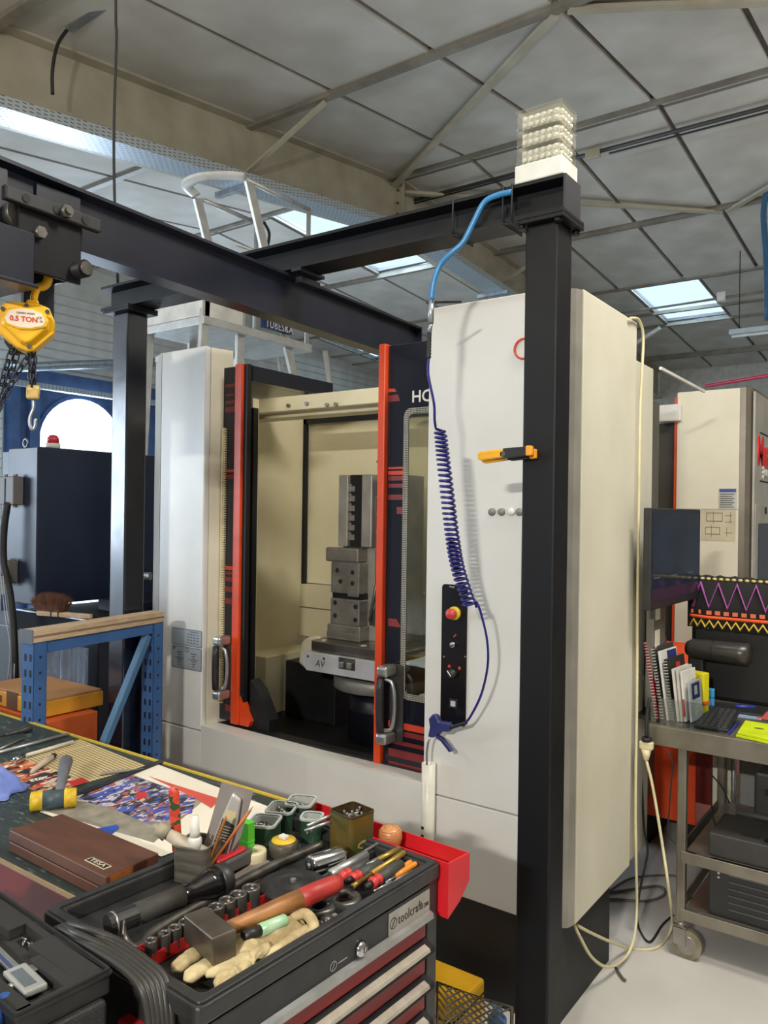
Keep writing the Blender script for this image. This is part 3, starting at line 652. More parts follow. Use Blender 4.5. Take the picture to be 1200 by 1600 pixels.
# ---- pallet, table and column
zp = onY(485, 1001, 2.72).z
M_pal = mat('pallet_steel', (142, 136, 126), 0.3, .9, col2=(118, 112, 102), nscale=7)
ptx = -2.12; oc = [(-.25, -.17), (-.17, -.25), (.17, -.25), (.25, -.17), (.25, .17), (.17, .25), (-.17, .25), (-.25, .17)]
MM().prism([(-.25, -.23), (-.23, -.25), (.23, -.25), (.25, -.23), (.25, .23), (.23, .25), (-.23, .25), (-.25, .23)], zp - .045, zp, T(ptx, 2.97, 0)).build('pallet', M_pal, mc, bev=.003)
MM().prism(circ(.012, 12), 0, .002, T(ptx - .2, 2.77, zp)).build('pallet_plug', M_white, mc)
MM().prism(circ(.014, 12), 0, .002, T(ptx + .03, 2.77, zp)).build('pallet_plug', M_white, mc)
M_bar = mat('bar_alu', (214, 216, 220), 0.35, .4)
bx = MM(FRONT(ptx, 2.72, zp - .045))
bx.prism([(-.255, 0), (.245, 0), (.245, -.05), (.215, -.085), (-.235, -.085), (-.265, -.055)], 0, .03).build('front_bar', M_bar, mc, bev=.003)
MM(FRONT(ptx, 2.69, zp - .045)).box(-.045, .045, -.052, -.002, 0, .003).build('bar_recess', M_dsteel, mc)
for sx in (-.02, .022): MM(FRONT(ptx, 2.687, zp - .045)).box(sx - .012, sx + .012, -.044, -.018, 0, .018).build('bar_latch', M_steel, mc, bev=.004)
for sx in (-.225, -.13, .2): MM(FRONT(ptx, 2.69, zp - .045)).cyl((sx, -.02, 0), (sx, -.02, .003), .006, n=10).build('bar_screw', M_dsteel, mc)
text('lettering', 'AV', .042, T(-MX, -MY, 0) @ FRONT(ptx - .155, 2.6895, zp - .092), M_ink, mc, shear=.2)
MM(T(ptx, 2.97, 0)).lathe([(0, zp - .215), (.23, zp - .215), (.235, zp - .21), (.235, zp - .165), (.225, zp - .155), (0, zp - .155)], 40).build('table_disc', mat('disc_grey', (150, 148, 144), .45, .5), mc)
MM(T(ptx, 2.97, 0)).lathe([(0, .6), (.165, .6), (.165, .74), (.168, .745), (.165, .75), (.165, zp - .215), (0, zp - .215)], 32).build('table_column', mat('column_black', (20, 22, 32), .35), mc)
MM(T(ptx, 2.97, 0)).lathe([(0, zp - .155), (.1, zp - .155), (.1, zp - .045), (0, zp - .045)], 24).build('table_spindle', M_pit, mc)
MM().box(XL + .22, XL + .55, 2.98, 3.3, .6, onY(425, 1028, 2.98).z).build('drive_housing', M_pit, mc, bev=.004)
# curved cream guard left of the pallet
gp = [(ptx - .33 + .09 * math.cos(t), zp - .02 + .0 + .1 * math.sin(t)) for t in [PI * k / 8 for k in range(9)]]
gd = MM(); pr = []
for k in range(9):
    t = PI * .5 + k / 8 * PI * .5; pr.append((.12 * math.cos(t), .06 * math.sin(t)))
gd.prism([(0, .06)] + pr + [(-.135, -.08), (-.10, -.1), (0, -.1)], -.17, .17, T(ptx - .25, 2.97, zp - .05) @ RX(PI / 2)).build('pallet_guard', mat('guard_cream', (206, 200, 172), .35), mc, bev=.012)
# ---- control strip
c0 = onY(692, 912, YM); c1 = onY(729, 1136, YM)
cp = MM(FRONT(0, YM, 0)).prism(rrect(c0.x, c1.x - .002, c1.z, c0.z, .012), 0, .006).build('control_strip', mat('panel_black', (16, 16, 20), .25), mc, bev=.0015)
def cpos(px, py): p = onY(px, py, YM - .006); return FRONT(p.x, YM - .006, p.z)
MM(cpos(711, 958)).lathe([(0, 0), (.0235, 0), (.0235, .009), (.016, .011), (0, .011)], 20).build('stop_collar', mat('collar_yellow', (216, 190, 50), .4), cp)
MM(cpos(711, 958)).lathe([(0, .01), (.011, .01), (.011, .022), (.018, .024), (.0185, .034), (.014, .039), (0, .04)], 20).build('stop_button', mat('button_red', (206, 62, 66), .4), cp)
MM(cpos(709, 1007)).lathe([(0, 0), (.011, 0), (.010, .014), (0, .015)], 14).build('key_switch', M_chrome, cp)
MM(cpos(711, 993)).box(-.008, .006, -.002, .002, 0, .0006, RZ(.8)).build('mark', M_red, cp)
for px, py in ((702, 1041), (718, 1044)): MM(cpos(px, py)).box(-.005, .005, -.005, .005, 0, .0006).build('mark', M_red, cp)
MM(cpos(708, 1052)).lathe([(0, 0), (.0165, 0), (.015, .018), (0, .019)], 16).build('rotary_switch', M_plas, cp)
MM(cpos(706, 1051)).box(-.0015, .0015, -.012, .012, .019, .0205, RZ(.7)).build('pointer', M_white, cp)
MM(cpos(709, 1099)).box(-.016, .016, -.015, .015, 0, .004).build('indicator_frame', M_plas, cp)
MM(cpos(709, 1099)).box(-.009, .009, -.009, .009, .004, .007).build('indicator_lamp', mat('lamp_grey', (190, 190, 188), .3), cp)
tp_ = onY(706, 916, YM - .0065); text('lettering', 'Mazak', .0085, T(-MX, -MY, 0) @ FRONT(tp_.x, YM - .0062, tp_.z - .002), mat('print_white', (210, 210, 206), .5), cp, shear=.2)
for px in (694, 727): 
    p = onY(px, 1026, YM - .006); MM(FRONT(p.x, YM - .006, p.z)).cyl((0, 0, 0), (0, 0, .002), .003, n=8).build('screw', M_steel, cp)
# round plugs on the panel
for k, px in enumerate((769, 784, 799, 812)):
    p = onY(px, 800, YM); MM(FRONT(p.x, YM, p.z)).lathe([(0, 0), (.0135, 0), (.012, .008), (0, .009)], 16).build('panel_plug', M_white if k == 2 else mat('plug_grey', (128, 126, 120), .45), mc)
p = onY(819, 545, YM); MM(FRONT(p.x - .0, YM, p.z)).lathe([(.03, 0), (.036, 0), (.036, .006), (.03, .006), (.03, 0)], 20).build('red_ring', M_strb, mc)
# placards on the left panel
M_plq = mat('placard_silver', (176, 182, 188), .35, .3)
q0 = onY(269, 976, YM); q1 = onY(315, 1052, YM); qm = (q0.z + q1.z) / 2 + .01
for za_, zb_ in ((qm + .002, q0.z - .01), (q1.z + .005, qm - .002)):
    pq = MM(FRONT(0, YM - .0003, 0)).prism(rrect(q0.x, q1.x, za_, zb_, .006), 0, .0012).build('placard', mat('placard_edge', (110, 118, 126), .4), mc)
    MM(FRONT(0, YM - .0015, 0)).prism(rrect(q0.x + .004, q1.x - .004, za_ + .004, zb_ - .004, .004), 0, .0006).build('placard_face', M_plq, pq)
    pm = MM(FRONT(0, YM - .0021, 0)); W = q1.x - q0.x; Hh = zb_ - za_
    if za_ > qm:
        for r in range(4):
            for c in range(4): x0 = q0.x + W * (.52 + .105 * c); z0 = za_ + Hh * (.18 + .17 * r); pm.box(x0, x0 + W * .07, z0, z0 + Hh * .05, 0, .0005)
        pm.box(q0.x + W * .6, q0.x + W * .92, za_ + Hh * .84, za_ + Hh * .88, 0, .0005)
    else:
        for c in (.28, .74):
            for r in range(6):
                hw = W * (.03 + .03 * (r % 3)); x0 = q0.x + W * c; z0 = za_ + Hh * (.15 + .11 * r); pm.box(x0 - hw, x0 + hw, z0, z0 + Hh * .045, 0, .0005)
            pm.box(q0.x + W * (c - .16), q0.x + W * (c + .16), za_ + Hh * .46, za_ + Hh * .49, 0, .0005)
    pm.build('print', mat('print_grey', (92, 98, 106), .6), pq, kind='stuff')
text('lettering', 'O', .03, T(-MX, -MY, 0) @ FRONT((q0.x + q1.x) / 2 + .004, YM - .0024, qm - .018), M_ink, mc)
ck = MM(FRONT(q0.x + .018, YM - .0022, qm - .018)); ck.box(-.008, .002, -.002, .002, 0, .0006, RZ(-.8)).box(-.004, .014, -.002, .002, 0, .0006, RZ(.9)); ck.build('check_mark', M_ink, mc)

# ================================================================ tombstone fixture on the pallet
tf = thing('fixture_tower', 'steel workholding tower with toothed rail and vise blocks standing on the pallet', 'fixture', (ptx - .06, 2.93, zp))
zt_ = onY(530, 742, 2.85).z - zp
M_tow = mat('tower_steel', (186, 182, 174), .32, .45, col2=(160, 156, 148), nscale=9); M_vis = mat('vise_steel', (150, 146, 138), .34, .5, col2=(124, 120, 113), nscale=14)
MB().box(-.13, .19, -.04, .16, .0, zt_ - .0).build('tower_body', M_tow, tf, bev=.003)
MB().box(-.165, .03, -.11, -.04, 0, .07).build('foot_block', M_vis, tf, bev=.006)
MB().box(-.165, .03, -.112, -.108, .015, .035).build('foot_step', M_steel, tf, bev=.002)
MB().box(-.15, .02, -.105, -.04, .07, .19).build('lower_jaw', M_vis, tf, bev=.004)
MB().box(-.15, .02, -.09, -.04, .19, .215).build('jaw_gap', M_pit, tf)
MB().box(-.148, .018, -.107, -.04, .215, .36).build('upper_jaw', M_vis, tf, bev=.004)
MB().box(-.18, .015, -.112, -.04, .36, .425).build('clamp_head', M_vis, tf, bev=.008)
MB().box(-.045, .015, -.110, -.1, .205, .222).build('jaw_step', M_steel, tf, bev=.001)
MB().box(-.045, .015, -.108, -.1, .178, .19).build('jaw_step', M_steel, tf, bev=.001)
for x_, z_ in ((-.12, .17), (-.12, .11), (.0, .16), (.0, .10), (-.11, .32), (-.02, .315), (-.09, .27), (-.02, .265)):
    MB().cyl((x_, -.107, z_), (x_, -.1085, z_), .011, n=12).build('bolt_hole', M_rub, tf)
MB().box(-.075, .0, -.06, -.04, .43, zt_).build('slot_rail', M_seal, tf)
tooth = MB().box(0, .03, -.062, -.058, 0, .026).box(0, .012, -.064, -.058, .026, .036).mesh('tooth', M_steel)
nt_ = int((zt_ - .47) / .045)
for k in range(nt_):
    o = bpy.data.objects.new('tooth', tooth); COL.objects.link(o); o.parent = tf; o.location = (-.078, 0, .46 + k * .045)
MB().box(-.135, -.08, -.075, -.04, .43, zt_).build('guide_rail', M_tow, tf, bev=.004)
MB().box(-.0, .06, -.075, -.04, .43, zt_).build('guide_rail', M_tow, tf, bev=.006)
MB().box(.075, .085, -.062, -.04, .1, zt_ - .03).build('strip', M_dsteel, tf)
MB().box(.095, .105, -.062, -.04, .1, zt_ - .03).build('strip', M_dsteel, tf)
for k in range(9): MB().cyl((.08, -.062, .18 + k * .08), (.08, -.066, .18 + k * .08), .006, n=8).build('strip_screw', M_steel, tf)
for k in range(4): MB().cyl((.14, -.041, .2 + k * .17), (.14, -.043, .2 + k * .17), .011, n=10).build('bolt_hole', M_rub, tf)
for z_ in (.14, .3, .46, .62): MB().box(.11, .19, -.042, -.04, z_, z_ + .006).build('ledge', M_alu, tf)
MB().box(.065, .12, -.09, -.05, .08, .15).tube([(.07, -.09, .1), (.09, -.1, .17), (.1, -.09, .26)], .008, 6).build('lever_arm', M_dsteel, tf, bev=.003)
# ================================================================ air hose, coil, gun, holster, clamp
M_bhose = mat('blue_hose', (58, 132, 190), 0.3)
M_dblue = mat('coil_blue', (38, 34, 128), 0.28, col2=(30, 26, 104), nscale=30)
def tie(par, x):
    o = MB().tube([(x, 2.02, 2.485), (x, 2.02, 2.585), (x, 2.14, 2.585), (x, 2.14, 2.485)], .0025, 6, closed=True).build('cable_tie', M_rub, par)
bh = thing('air_hose', 'light blue air hose strapped to the black crossbeam with a steel coupling', 'hose', (-1.0, 2.0, 2.3))
bp = [onY(800, 300, 2.02), onY(778, 305, 2.015), onY(757, 316, 2.01), onY(741, 345, 2.005), onY(724, 378, 2.0), onY(706, 395, 1.99), onY(688, 414, 1.985), onY(678, 440, 1.98), onY(674, 470, 1.98)]
MB(T(1.0, -2.0, -2.3)).tube(smoothpts(bp, 5), .0085, 10).build('hose', M_bhose, bh)
fb = [onY(674, 470, 1.98), onY(673, 505, 1.98), onY(671, 520, 1.98), onY(670, 560, 1.98)]
MB(T(1.0, -2.0, -2.3)).cyl(fb[0], fb[1], .0095, n=10).cyl(fb[1], fb[2], .007, n=10).build('coupling', M_galv, bh)
MB(T(1.0, -2.0, -2.3)).tube([fb[2].lerp(fb[3], t / 16) for t in range(17)], [.0075 if k % 2 else .0058 for k in range(17)], 8).build('strain_spring', M_rub, bh)
for px in (786, 800, 708):
    x = onY(px, 330, 2.02).x; MB(T(1.0, -2.0, -2.3)).tube([(x, 2.018, 2.482), (x, 2.018, 2.588), (x, 2.14, 2.588), (x, 2.14, 2.482)], .003, 6, closed=True).tube([(x, 2.018, 2.482), (x + .03, 2.0, 2.468)], .0025, 6).build('cable_tie', M_rub, bh)
a_ = onY(668, 473, 1.98); MB(T(1.0, -2.0, -2.3)).cb((a_.x + .01, 1.985, a_.z), (.024, .024, .008)).tube([a_ + Vector((.01, 0, 0)), onY(720, 472, 2.1)], .004, 6).build('hose_clip', M_plas, bh)
co = thing('coil_hose', 'dark blue spiral air hose hanging down the front panel', 'hose', (-1.25, 2.0, 1.3))
pth = smoothpts([onY(688, 674, 2.03), onY(693, 720, 2.04), onY(700, 780, 2.06), onY(707, 840, 2.08), onY(716, 890, 2.11), onY(735, 948, 2.15)], 10)
lead = smoothpts([onY(670, 556, 1.98), onY(669, 585, 1.985), onY(678, 630, 2.0), onY(679, 655, 2.01), onY(681, 670, 2.03)], 5)
n_t = 36; cp_ = []
N_ = n_t * 12
for k in range(N_ + 1):
    u = k / N_; uu = u ** 0.95 if u > 0 else 0
    f = uu * (len(pth) - 1); i = min(int(f), len(pth) - 2); c = pth[i].lerp(pth[i + 1], f - i)
    tn = (pth[i + 1] - pth[i]).normalized(); a = tn.cross(Vector((0, 1, 0))).normalized(); b = tn.cross(a)
    th = u * n_t * 2 * PI; R_ = .0195 * (1 - .15 * (1 - u) ** 3)
    tilt = .012 * math.cos(th)
    cp_.append(c + a * (R_ * math.cos(th)) + b * (R_ * math.sin(th)) + tn * tilt * .3)
tail = smoothpts([onY(745, 940, 2.15), onY(752, 960, 2.16), onY(761, 1000, 2.19), onY(762, 1040, 2.21), onY(752, 1085, 2.24), onY(736, 1118, 2.26), onY(727, 1130, 2.27)], 5)
MB(T(1.25, -2.0, -1.3)).tube(lead + cp_ + tail, .0041, 6).build('spiral_tube', M_dblue, co)
MB(T(1.25, -2.0, -1.3)).tube([onY(729, 1129, 2.27).lerp(onY(704, 1137, 2.285), k / 14) for k in range(15)], [.0068 if k % 2 else .0055 for k in range(15)], 8).build('strain_spring', M_rub, co)
ag = thing('air_gun', 'dark blue air blow gun standing in the white holster tube', 'air gun', onY(690, 1140, 2.29))
A0 = onY(690, 1140, 2.29)
def AG(): return MB(T(*(-A0)))
def ag2(px, py): q = onY(px, py, 2.29); return (q.x, q.z)
M_gun = mat('gun_blue', (48, 52, 108), .4, col2=(40, 44, 94), nscale=20)
ol = [ag2(*p) for p in ((672, 1122), (678, 1115), (684, 1117), (688, 1127), (704, 1129), (704, 1143), (692, 1142), (686, 1148), (678, 1152), (671, 1150), (674, 1135))]
AG().prism(ol, -.012, .012, FRONT(0, 2.29, 0)).build('gun_body', M_gun, ag, bev=.004)
lv = [ag2(*p) for p in ((684, 1148), (692, 1152), (703, 1166), (708, 1173), (703, 1175), (690, 1158), (682, 1152))]
AG().prism(lv, -.007, .007, FRONT(0, 2.29, 0)).build('trigger', M_gun, ag, bev=.002)
AG().tube([onY(p, q, 2.29) for p, q in ((673, 1148), (669, 1160), (667, 1175), (667, 1195))], .004, 8).build('nozzle', M_steel, ag)
AG().cyl(onY(703, 1136, 2.29), onY(708, 1136, 2.288), .008, n=10).build('inlet', M_chrome, ag)
h0_ = onY(668, 1192, 2.325); h1_ = onY(668, 1311, 2.325)
hl = thing('holster_tube', 'white plastic tube holster fixed to the machine front under the air gun', 'holster', (h1_.x, 2.325, h1_.z))
hh = h0_.z - h1_.z
MB().lathe([(.0, .002), (.022, .0), (.024, .004), (.024, hh), (.019, hh), (.019, .01), (0, .01)], 20).build('tube', mat('pvc_white', (232, 228, 214), .35), hl)
for dz in (.016, .045): MB(FRONT(-.006, -.0235, dz)).cyl((0, 0, 0), (0, 0, .002), .006, n=10).build('screw_hole', M_rub, hl)
# spring clamp gripping the post
sp = thing('spring_clamp', 'yellow and black spring clamp gripping the black post', 'clamp', onY(790, 710, 2.0))
S0 = onY(790, 710, 2.0)
def SP(px, py): q = onY(px, py, 2.0) - S0; return (q.x, q.z)
for dy_, oy in ((-.012, 0), (.012, 4)):
    jw = [SP(790, 701 + oy), SP(829, 698 + oy), SP(829, 712 + oy), SP(798, 716 + oy), SP(790, 714 + oy)]
    MB().prism(jw, -.006, .006, FRONT(0, dy_, 0)).build('jaw', M_plas, sp, bev=.002)
    hd = [SP(750, 711 + oy), SP(754, 706 + oy), SP(790, 702 + oy), SP(790, 715 + oy), SP(756, 720 + oy), SP(751, 718 + oy)]
    MB().prism(hd, -.008, .008, FRONT(0, dy_, 0)).build('handle', mat('clamp_yellow', (236, 172, 34), .4), sp, bev=.004)
    tp = [SP(826, 697 + oy), SP(835, 697 + oy), SP(835, 712 + oy), SP(826, 713 + oy)]
    MB().prism(tp, -.009, .009, FRONT(0, dy_, 0)).build('jaw_pad', mat('pad_orange', (240, 156, 30), .45), sp, bev=.003)
MB().cyl((0, -.02, -.0), (0, .02, 0), .008, n=12).build('spring', M_dsteel, sp)
MB().tube([(-.03, 0, -.012), (-.0, 0, -.015), (.01, 0, -.005)], .002, 6).build('spring_leg', M_steel, sp)
# ================================================================ platform ladder behind the machine
ld = thing('platform_ladder', 'aluminium platform ladder with guard rails standing behind the machine', 'ladder', (-4.45, 4.5, 0))
def LD(): return MB(T(4.45, -4.5, 0))
M_lalu = mat('ladder_alu', (204, 204, 200), .4, .45, col2=(186, 186, 182), nscale=12)
def prof(a, b, w1, w2, m, name, par, M0):
    a = Vector(a); b = Vector(b); d = b - a; X = FR(a, d, (0, 1, 0) if abs(d.normalized().y) < .9 else (1, 0, 0))
    return MB(M0 @ X).box(0, d.length, -w1 / 2, w1 / 2, -w2 / 2, w2 / 2).build(name, m, par, bev=.004)
LT = T(4.45, -4.5, 0); zpl = 2.98
r_top = onX(388, 282, -4.2); r_bot = Vector((-4.2, 5.55, .25)); l_top = onX(308, 310, -4.72); l_bot = Vector((-4.72, 5.45, .25))
prof(r_top, r_bot, .075, .03, M_lalu, 'stile', ld, LT); prof(l_top, l_bot, .075, .03, M_lalu, 'stile', ld, LT)
ztop = r_top.z
LD().tube(smoothpts([l_top + Vector((0, -.02, .02)), l_top + Vector((.03, -.13, .05)), l_top + Vector((.2, -.15, .06)), r_top + Vector((-.12, -.1, .03)), r_top + Vector((-.01, -.02, .02))], 6), .05, 8, flat=.4).build('guard_hoop', M_white, ld)
for x_, y0, y1, zz in ((-4.2, 4.06, 4.75, ztop), (-4.72, 4.1, 4.68, ztop - .02)):
    LD().cyl((x_, y0, zz), (x_, y1, zz), .018, n=10).build('hand_rail', M_lalu, ld)
    LD().cyl((x_, y1, zz + .01), (x_, y1, zpl), .018, n=10).build('rail_post', M_lalu, ld)
    LD().cyl((x_, y0 - .1, zz - .5), (x_, y1, zz - .5), .014, n=8).build('knee_rail', M_lalu, ld)
LD().box(-4.78, -4.14, 3.62, 4.75, zpl - .06, zpl).build('platform', M_lalu, ld, bev=.006)
LD().box(-4.78, -4.16, 3.62, 3.645, zpl, zpl + .15).build('toe_board', M_white, ld)
LD().box(-4.175, -4.155, 3.645, 4.0, zpl, zpl + .15).build('toe_board', M_white, ld)
for x_ in (-4.76, -4.17): prof((x_, 3.66, zpl + .15), (x_, 3.5, .0), .07, .03, M_lalu, 'front_leg', ld, LT)
for x_ in (-4.2, -4.72):
    pz = onX(385, 492, -4.2); prof((x_, 4.02, zpl + .14), (x_, 3.98, .0), .075, .03, M_lalu, 'support_post', ld, LT)
    LD().cyl((x_, 4.98, zpl - .0), (x_, 5.7, .0), .022, n=10).build('rear_leg', M_lalu, ld)
for k in range(9):
    t = .08 + k * .1; a = r_top.lerp(r_bot, .42 + k * .06); LD().box(-4.7, -4.22, a.y - .06, a.y + .06, a.z - .02, a.z).build('tread', M_lalu, ld)
pa = onX(412, 497, -4.13); pb = onX(456, 519, -4.13)
LD().box(-4.16, -4.13, pa.y, pb.y, pb.z - .02, pa.z + .06).build('name_plate', mat('plate_blue', (26, 44, 92), .4), ld)
text('lettering', 'TUBESCA', .085, LT @ SIDE(-4.129, pa.y + .17, (pa.z + pb.z) / 2 - .01), M_white, ld, sx=.75); text('lettering', 'X', .07, LT @ SIDE(-4.129, pb.y - .06, (pa.z + pb.z) / 2 - .01), M_white, ld)
LD().tube(smoothpts([(-4.5, 4.55, ztop - .1), (-4.45, 4.56, ztop - .2), (-4.5, 4.58, ztop - .3), (-4.52, 4.56, ztop - .18)], 5), .012, 6).build('hanging_strap', M_rub, ld)

# ================================================================ dark control cabinet at left
M_cab = mat('cabinet_blueblack', (22, 30, 50), .32, col2=(30, 38, 58), nscale=3, rough2=.45)
cb_ = thing('control_cabinet', 'tall blue-black machine cabinet under the arched window with a red beacon on top', 'cabinet', (-3.75, 2.6, 0))
def CB(): return MB(T(3.75, -2.6, 0))
CB().box(-3.87, -3.6, 2.115, 3.2, 1.17, 1.946).build('cabinet_body', M_cab, cb_, bev=.006)
CB().box(-3.95, -3.872, 2.13, 3.2, 1.2, 1.93).build('cabinet_side', M_cab, cb_)
for za_, zb_, x0, x1 in ((1.66, 1.80, -3.87, -3.72), (1.27, 1.38, -3.87, -3.76)):
    hb_ = CB().box(x0, x1, 2.06, 2.114, za_, zb_).build('junction_box', mat('box_grey', (104, 100, 98), .5), cb_, bev=.004)
    CB().box((x0 + x1) / 2 - .003, (x0 + x1) / 2 + .003, 2.057, 2.061, za_ + .01, zb_ - .01).build('seam', M_seal, hb_)
    for x in (x0 + .03, x1 - .03): CB().cyl((x, 2.087, zb_), (x, 2.087, zb_ + .012), .01, n=8).build('cap_screw', M_steel, hb_)
    for x in (x0 + .03, x1 - .03): CB().cyl((x, 2.087, za_ - .012), (x, 2.087, za_), .01, n=8).build('cap_screw', M_steel, hb_)
rb_ = onX(83, 699, -3.7)
CB().lathe([(0, 0), (.035, 0), (.035, .028), (.03, .03), (0, .03)], 16, T(rb_.x, rb_.y, 1.946)).build('beacon_base', M_white, cb_)
CB().lathe([(0, .03), (.029, .03), (.028, .055), (.018, .07), (0, .074)], 16, T(rb_.x, rb_.y, 1.946)).build('beacon', mat('beacon_red', (226, 50, 74), .3, trans=.2), cb_)
eb = onX(40, 697, -3.73); CB().tube([(eb.x + .02 * math.cos(a), eb.y, 1.968 + .02 * math.sin(a)) for a in [2 * PI * k / 16 for k in range(16)]], .005, 6, closed=True).build('lifting_eye', M_galv, cb_)
CB().tube(smoothpts([onY(12, 785, 2.06), onY(6, 830, 2.05), onY(6, 880, 2.05), onY(16, 930, 2.04), onY(22, 1000, 2.0), onY(24, 1060, 2.0)], 6), .017, 10).build('black_conduit', M_rub, cb_)
for k in range(2): CB().tube(smoothpts([onY(2 + k * 3, 900, 2.03), onY(8 + k * 4, 960, 2.02), onY(16 + k * 6, 1010, 2.0), onY(12 + k * 10, 1062, 1.98)], 5), .003, 6).build('thin_cable', mat('cable_grey', (170, 170, 176), .5), cb_)
# machine bed in front with a flat top
zsh = 1.140
bd = thing('machine_bed', 'low dark blue machine bed with a flat top below the cabinet', 'machine', (-3.4, 2.6, 0))
def BD(): return MB(T(3.4, -2.6, 0))
BD().box(-4.5, -3.14, 2.15, 3.3, 0, zsh - .1).build('bed_body', M_navy, bd, bev=.006)
BD().box(-3.76, -3.12, 2.10, 3.3, zsh - .1, zsh).build('bed_top', mat('bed_matte', (16, 19, 28), .75, spec=.2), bd, bev=.004)
BD().box(-3.745, -3.13, 2.098, 2.106, zsh - .002, zsh + .004).build('edge_strip', M_galv, bd)
vb = onZ(150, 945, zsh)
BD().box(-3.44, -3.14, 2.35, 2.7, zsh, zsh + .06).build('raised_block', M_navy, bd, bev=.004)
BD().cyl((-3.22, 2.42, zsh + .06), (-3.22, 2.42, zsh + .10), .022, n=8).tube(smoothpts([(-3.22, 2.42, zsh + .10), (-3.22, 2.42, zsh + .14), (-3.20, 2.43, zsh + .175), (-3.16, 2.45, zsh + .18)], 4), .02, 10).build('pipe_elbow', M_galv, bd)
# ================================================================ bench brush lying on the bed
M_wood = mat('pale_wood', (190, 168, 142), .6, col2=(168, 144, 116), nscale=20, stretch=(1, 8, 8))
b0 = onZ(62, 955, zsh + .02); b1 = onZ(143, 961, zsh + .02); dd = (b1 - b0)
br = thing('hand_brush', 'bench hand brush with brown bristles and wooden handle lying below the dark cabinet', 'brush', (b0.x, b0.y, zsh + .002), (0, 0, math.atan2(dd.y, dd.x)))
Lb = dd.length
MB().prism([(0, -.022), (Lb * .5, -.022), (Lb * .6, -.012), (Lb, -.01), (Lb, .01), (Lb * .6, .012), (Lb * .5, .022), (0, .022)], 0, .022).build('handle', M_wood, br, bev=.004)
bri = MB()
for k in range(1800):
    x = random.uniform(.0, Lb * .46); y = random.uniform(-.02, .02); lean = (x / (Lb * .46) - .5) * .075; h = random.uniform(.07, .095) * (1 - .35 * abs(2 * x / (Lb * .46) - 1) ** 3)
    bri.add([(x, y, .022), (x + .003, y + .002, .022), (x + lean + random.uniform(-.006, .006), y * 1.7 + random.uniform(-.006, .006), .022 + h)], [(0, 1, 2)])
bri.prism([(0.002, -.02), (Lb * .46, -.02), (Lb * .46, .02), (.002, .02)], .022, .07, top=[(-.012, -.022), (Lb * .46 + .012, -.022), (Lb * .46 + .012, .022), (-.012, .022)])
bri.build('bristles', mat('bristle_brown', (112, 76, 58), .8, col2=(84, 54, 40), nscale=40), br, kind='stuff')
MB().box(Lb * .28, Lb * .30, -.024, .024, -.0, .026).box(Lb * .42, Lb * .44, -.024, .024, 0, .026).build('clip', M_rub, br)
# ================================================================ blue rack frame
M_rack = mat('rack_blue', (58, 98, 152), .45, col2=(48, 84, 134), nscale=6)
k0 = onZ(44, 985, 1.22); k1 = onZ(247, 955, 1.22); dd = k1 - k0; LR = dd.length
rk = thing('blue_rack_frame', 'blue perforated steel rack frame with a wooden top rail beside the machine', 'rack', (k0.x, k0.y, 0), (0, 0, math.atan2(dd.y, dd.x)))
def upright(x0):
    for a, b in ((x0, x0 + .003),):
        pass
    u_ = MB().box(x0, x0 + .055, -.03, -.027, 0, 1.19).box(x0, x0 + .003, -.03, .03, 0, 1.19).box(x0 + .052, x0 + .055, -.03, .03, 0, 1.19).build('upright', M_rack, rk)
    hm = MB().box(-.008, .008, -.0006, .0006, -.018, .018).mesh('slot', M_seal); hm2 = MB().cyl((0, -.0006, 0), (0, .0006, 0), .005, n=8).mesh('hole', M_seal)
    for k in range(16):
        z0 = .3 + k * .055
        o = bpy.data.objects.new('hole', hm2); COL.objects.link(o); o.parent = u_; o.location = (x0 + .0275, -.0302, z0)
        for yy in (-.014, .012):
            o = bpy.data.objects.new('slot', hm); COL.objects.link(o); o.parent = u_; o.matrix_basis = T(x0 - .0003, yy, z0) @ RZ(PI / 2) @ Matrix.Diagonal((.6, 1, .7, 1))
upright(0.0); upright(LR - .055)
MB().box(-.005, LR + .0, -.034, .034, 1.178, 1.222).build('top_rail', M_wood, rk, bev=.002)
MB().box(-.007, LR + .0, -.0345, -.0335, 1.195, 1.203).build('rail_groove', mat('groove_brown', (128, 108, 84), .7), rk)
MB().box(-.009, -.005, -.034, .034, 1.175, 1.224).build('end_cap', mat('cap_grey', (96, 102, 112), .5), rk)
MB().box(.055, LR - .055, -.026, .026, 1.135, 1.178).build('cross_rail', M_rack, rk, bev=.002)
prof((LR - .07, -.01, 1.13), (.12, -.01, .36), .03, .03, mat('rack_brace', (72, 112, 148), .45), 'diagonal_brace', rk, Matrix())
# ================================================================ boxes, plastic sheet
zb0 = .955
bx1 = thing('parts_box', 'yellow cardboard parts box with brown top behind the bench at left', 'box', (-3.05, 1.85, .82))
MB().box(-.30, .17, -.12, .15, 0, .06).build('box_body', mat('box_yellow', (214, 152, 40), .6, col2=(196, 132, 34), nscale=5), bx1, bev=.003)
MB().box(-.295, .165, -.115, .145, .06, .07).build('lid', mat('box_brown', (176, 132, 88), .7, col2=(160, 116, 74), nscale=4), bx1, bev=.002)
for x in (-.16, .12): MB(FRONT(x, -.1205, .03)).box(-.02, .02, -.014, .014, 0, .001).build('printed_label', mat('label_dark', (96, 70, 40), .6), bx1)
MB().box(-.10, -.02, -.122, -.119, 0, .07).build('tape_strip', mat('tape_brown', (104, 74, 52), .4), bx1)
bx2 = thing('parts_crate', 'orange cardboard box below the yellow parts box behind the bench', 'box', (-3.03, 1.86, 0))
MB().box(-.32, .2, -.14, .08, .6, .815).build('box_body', mat('box_orange', (206, 96, 36), .6, col2=(186, 80, 30), nscale=5), bx2, bev=.003)
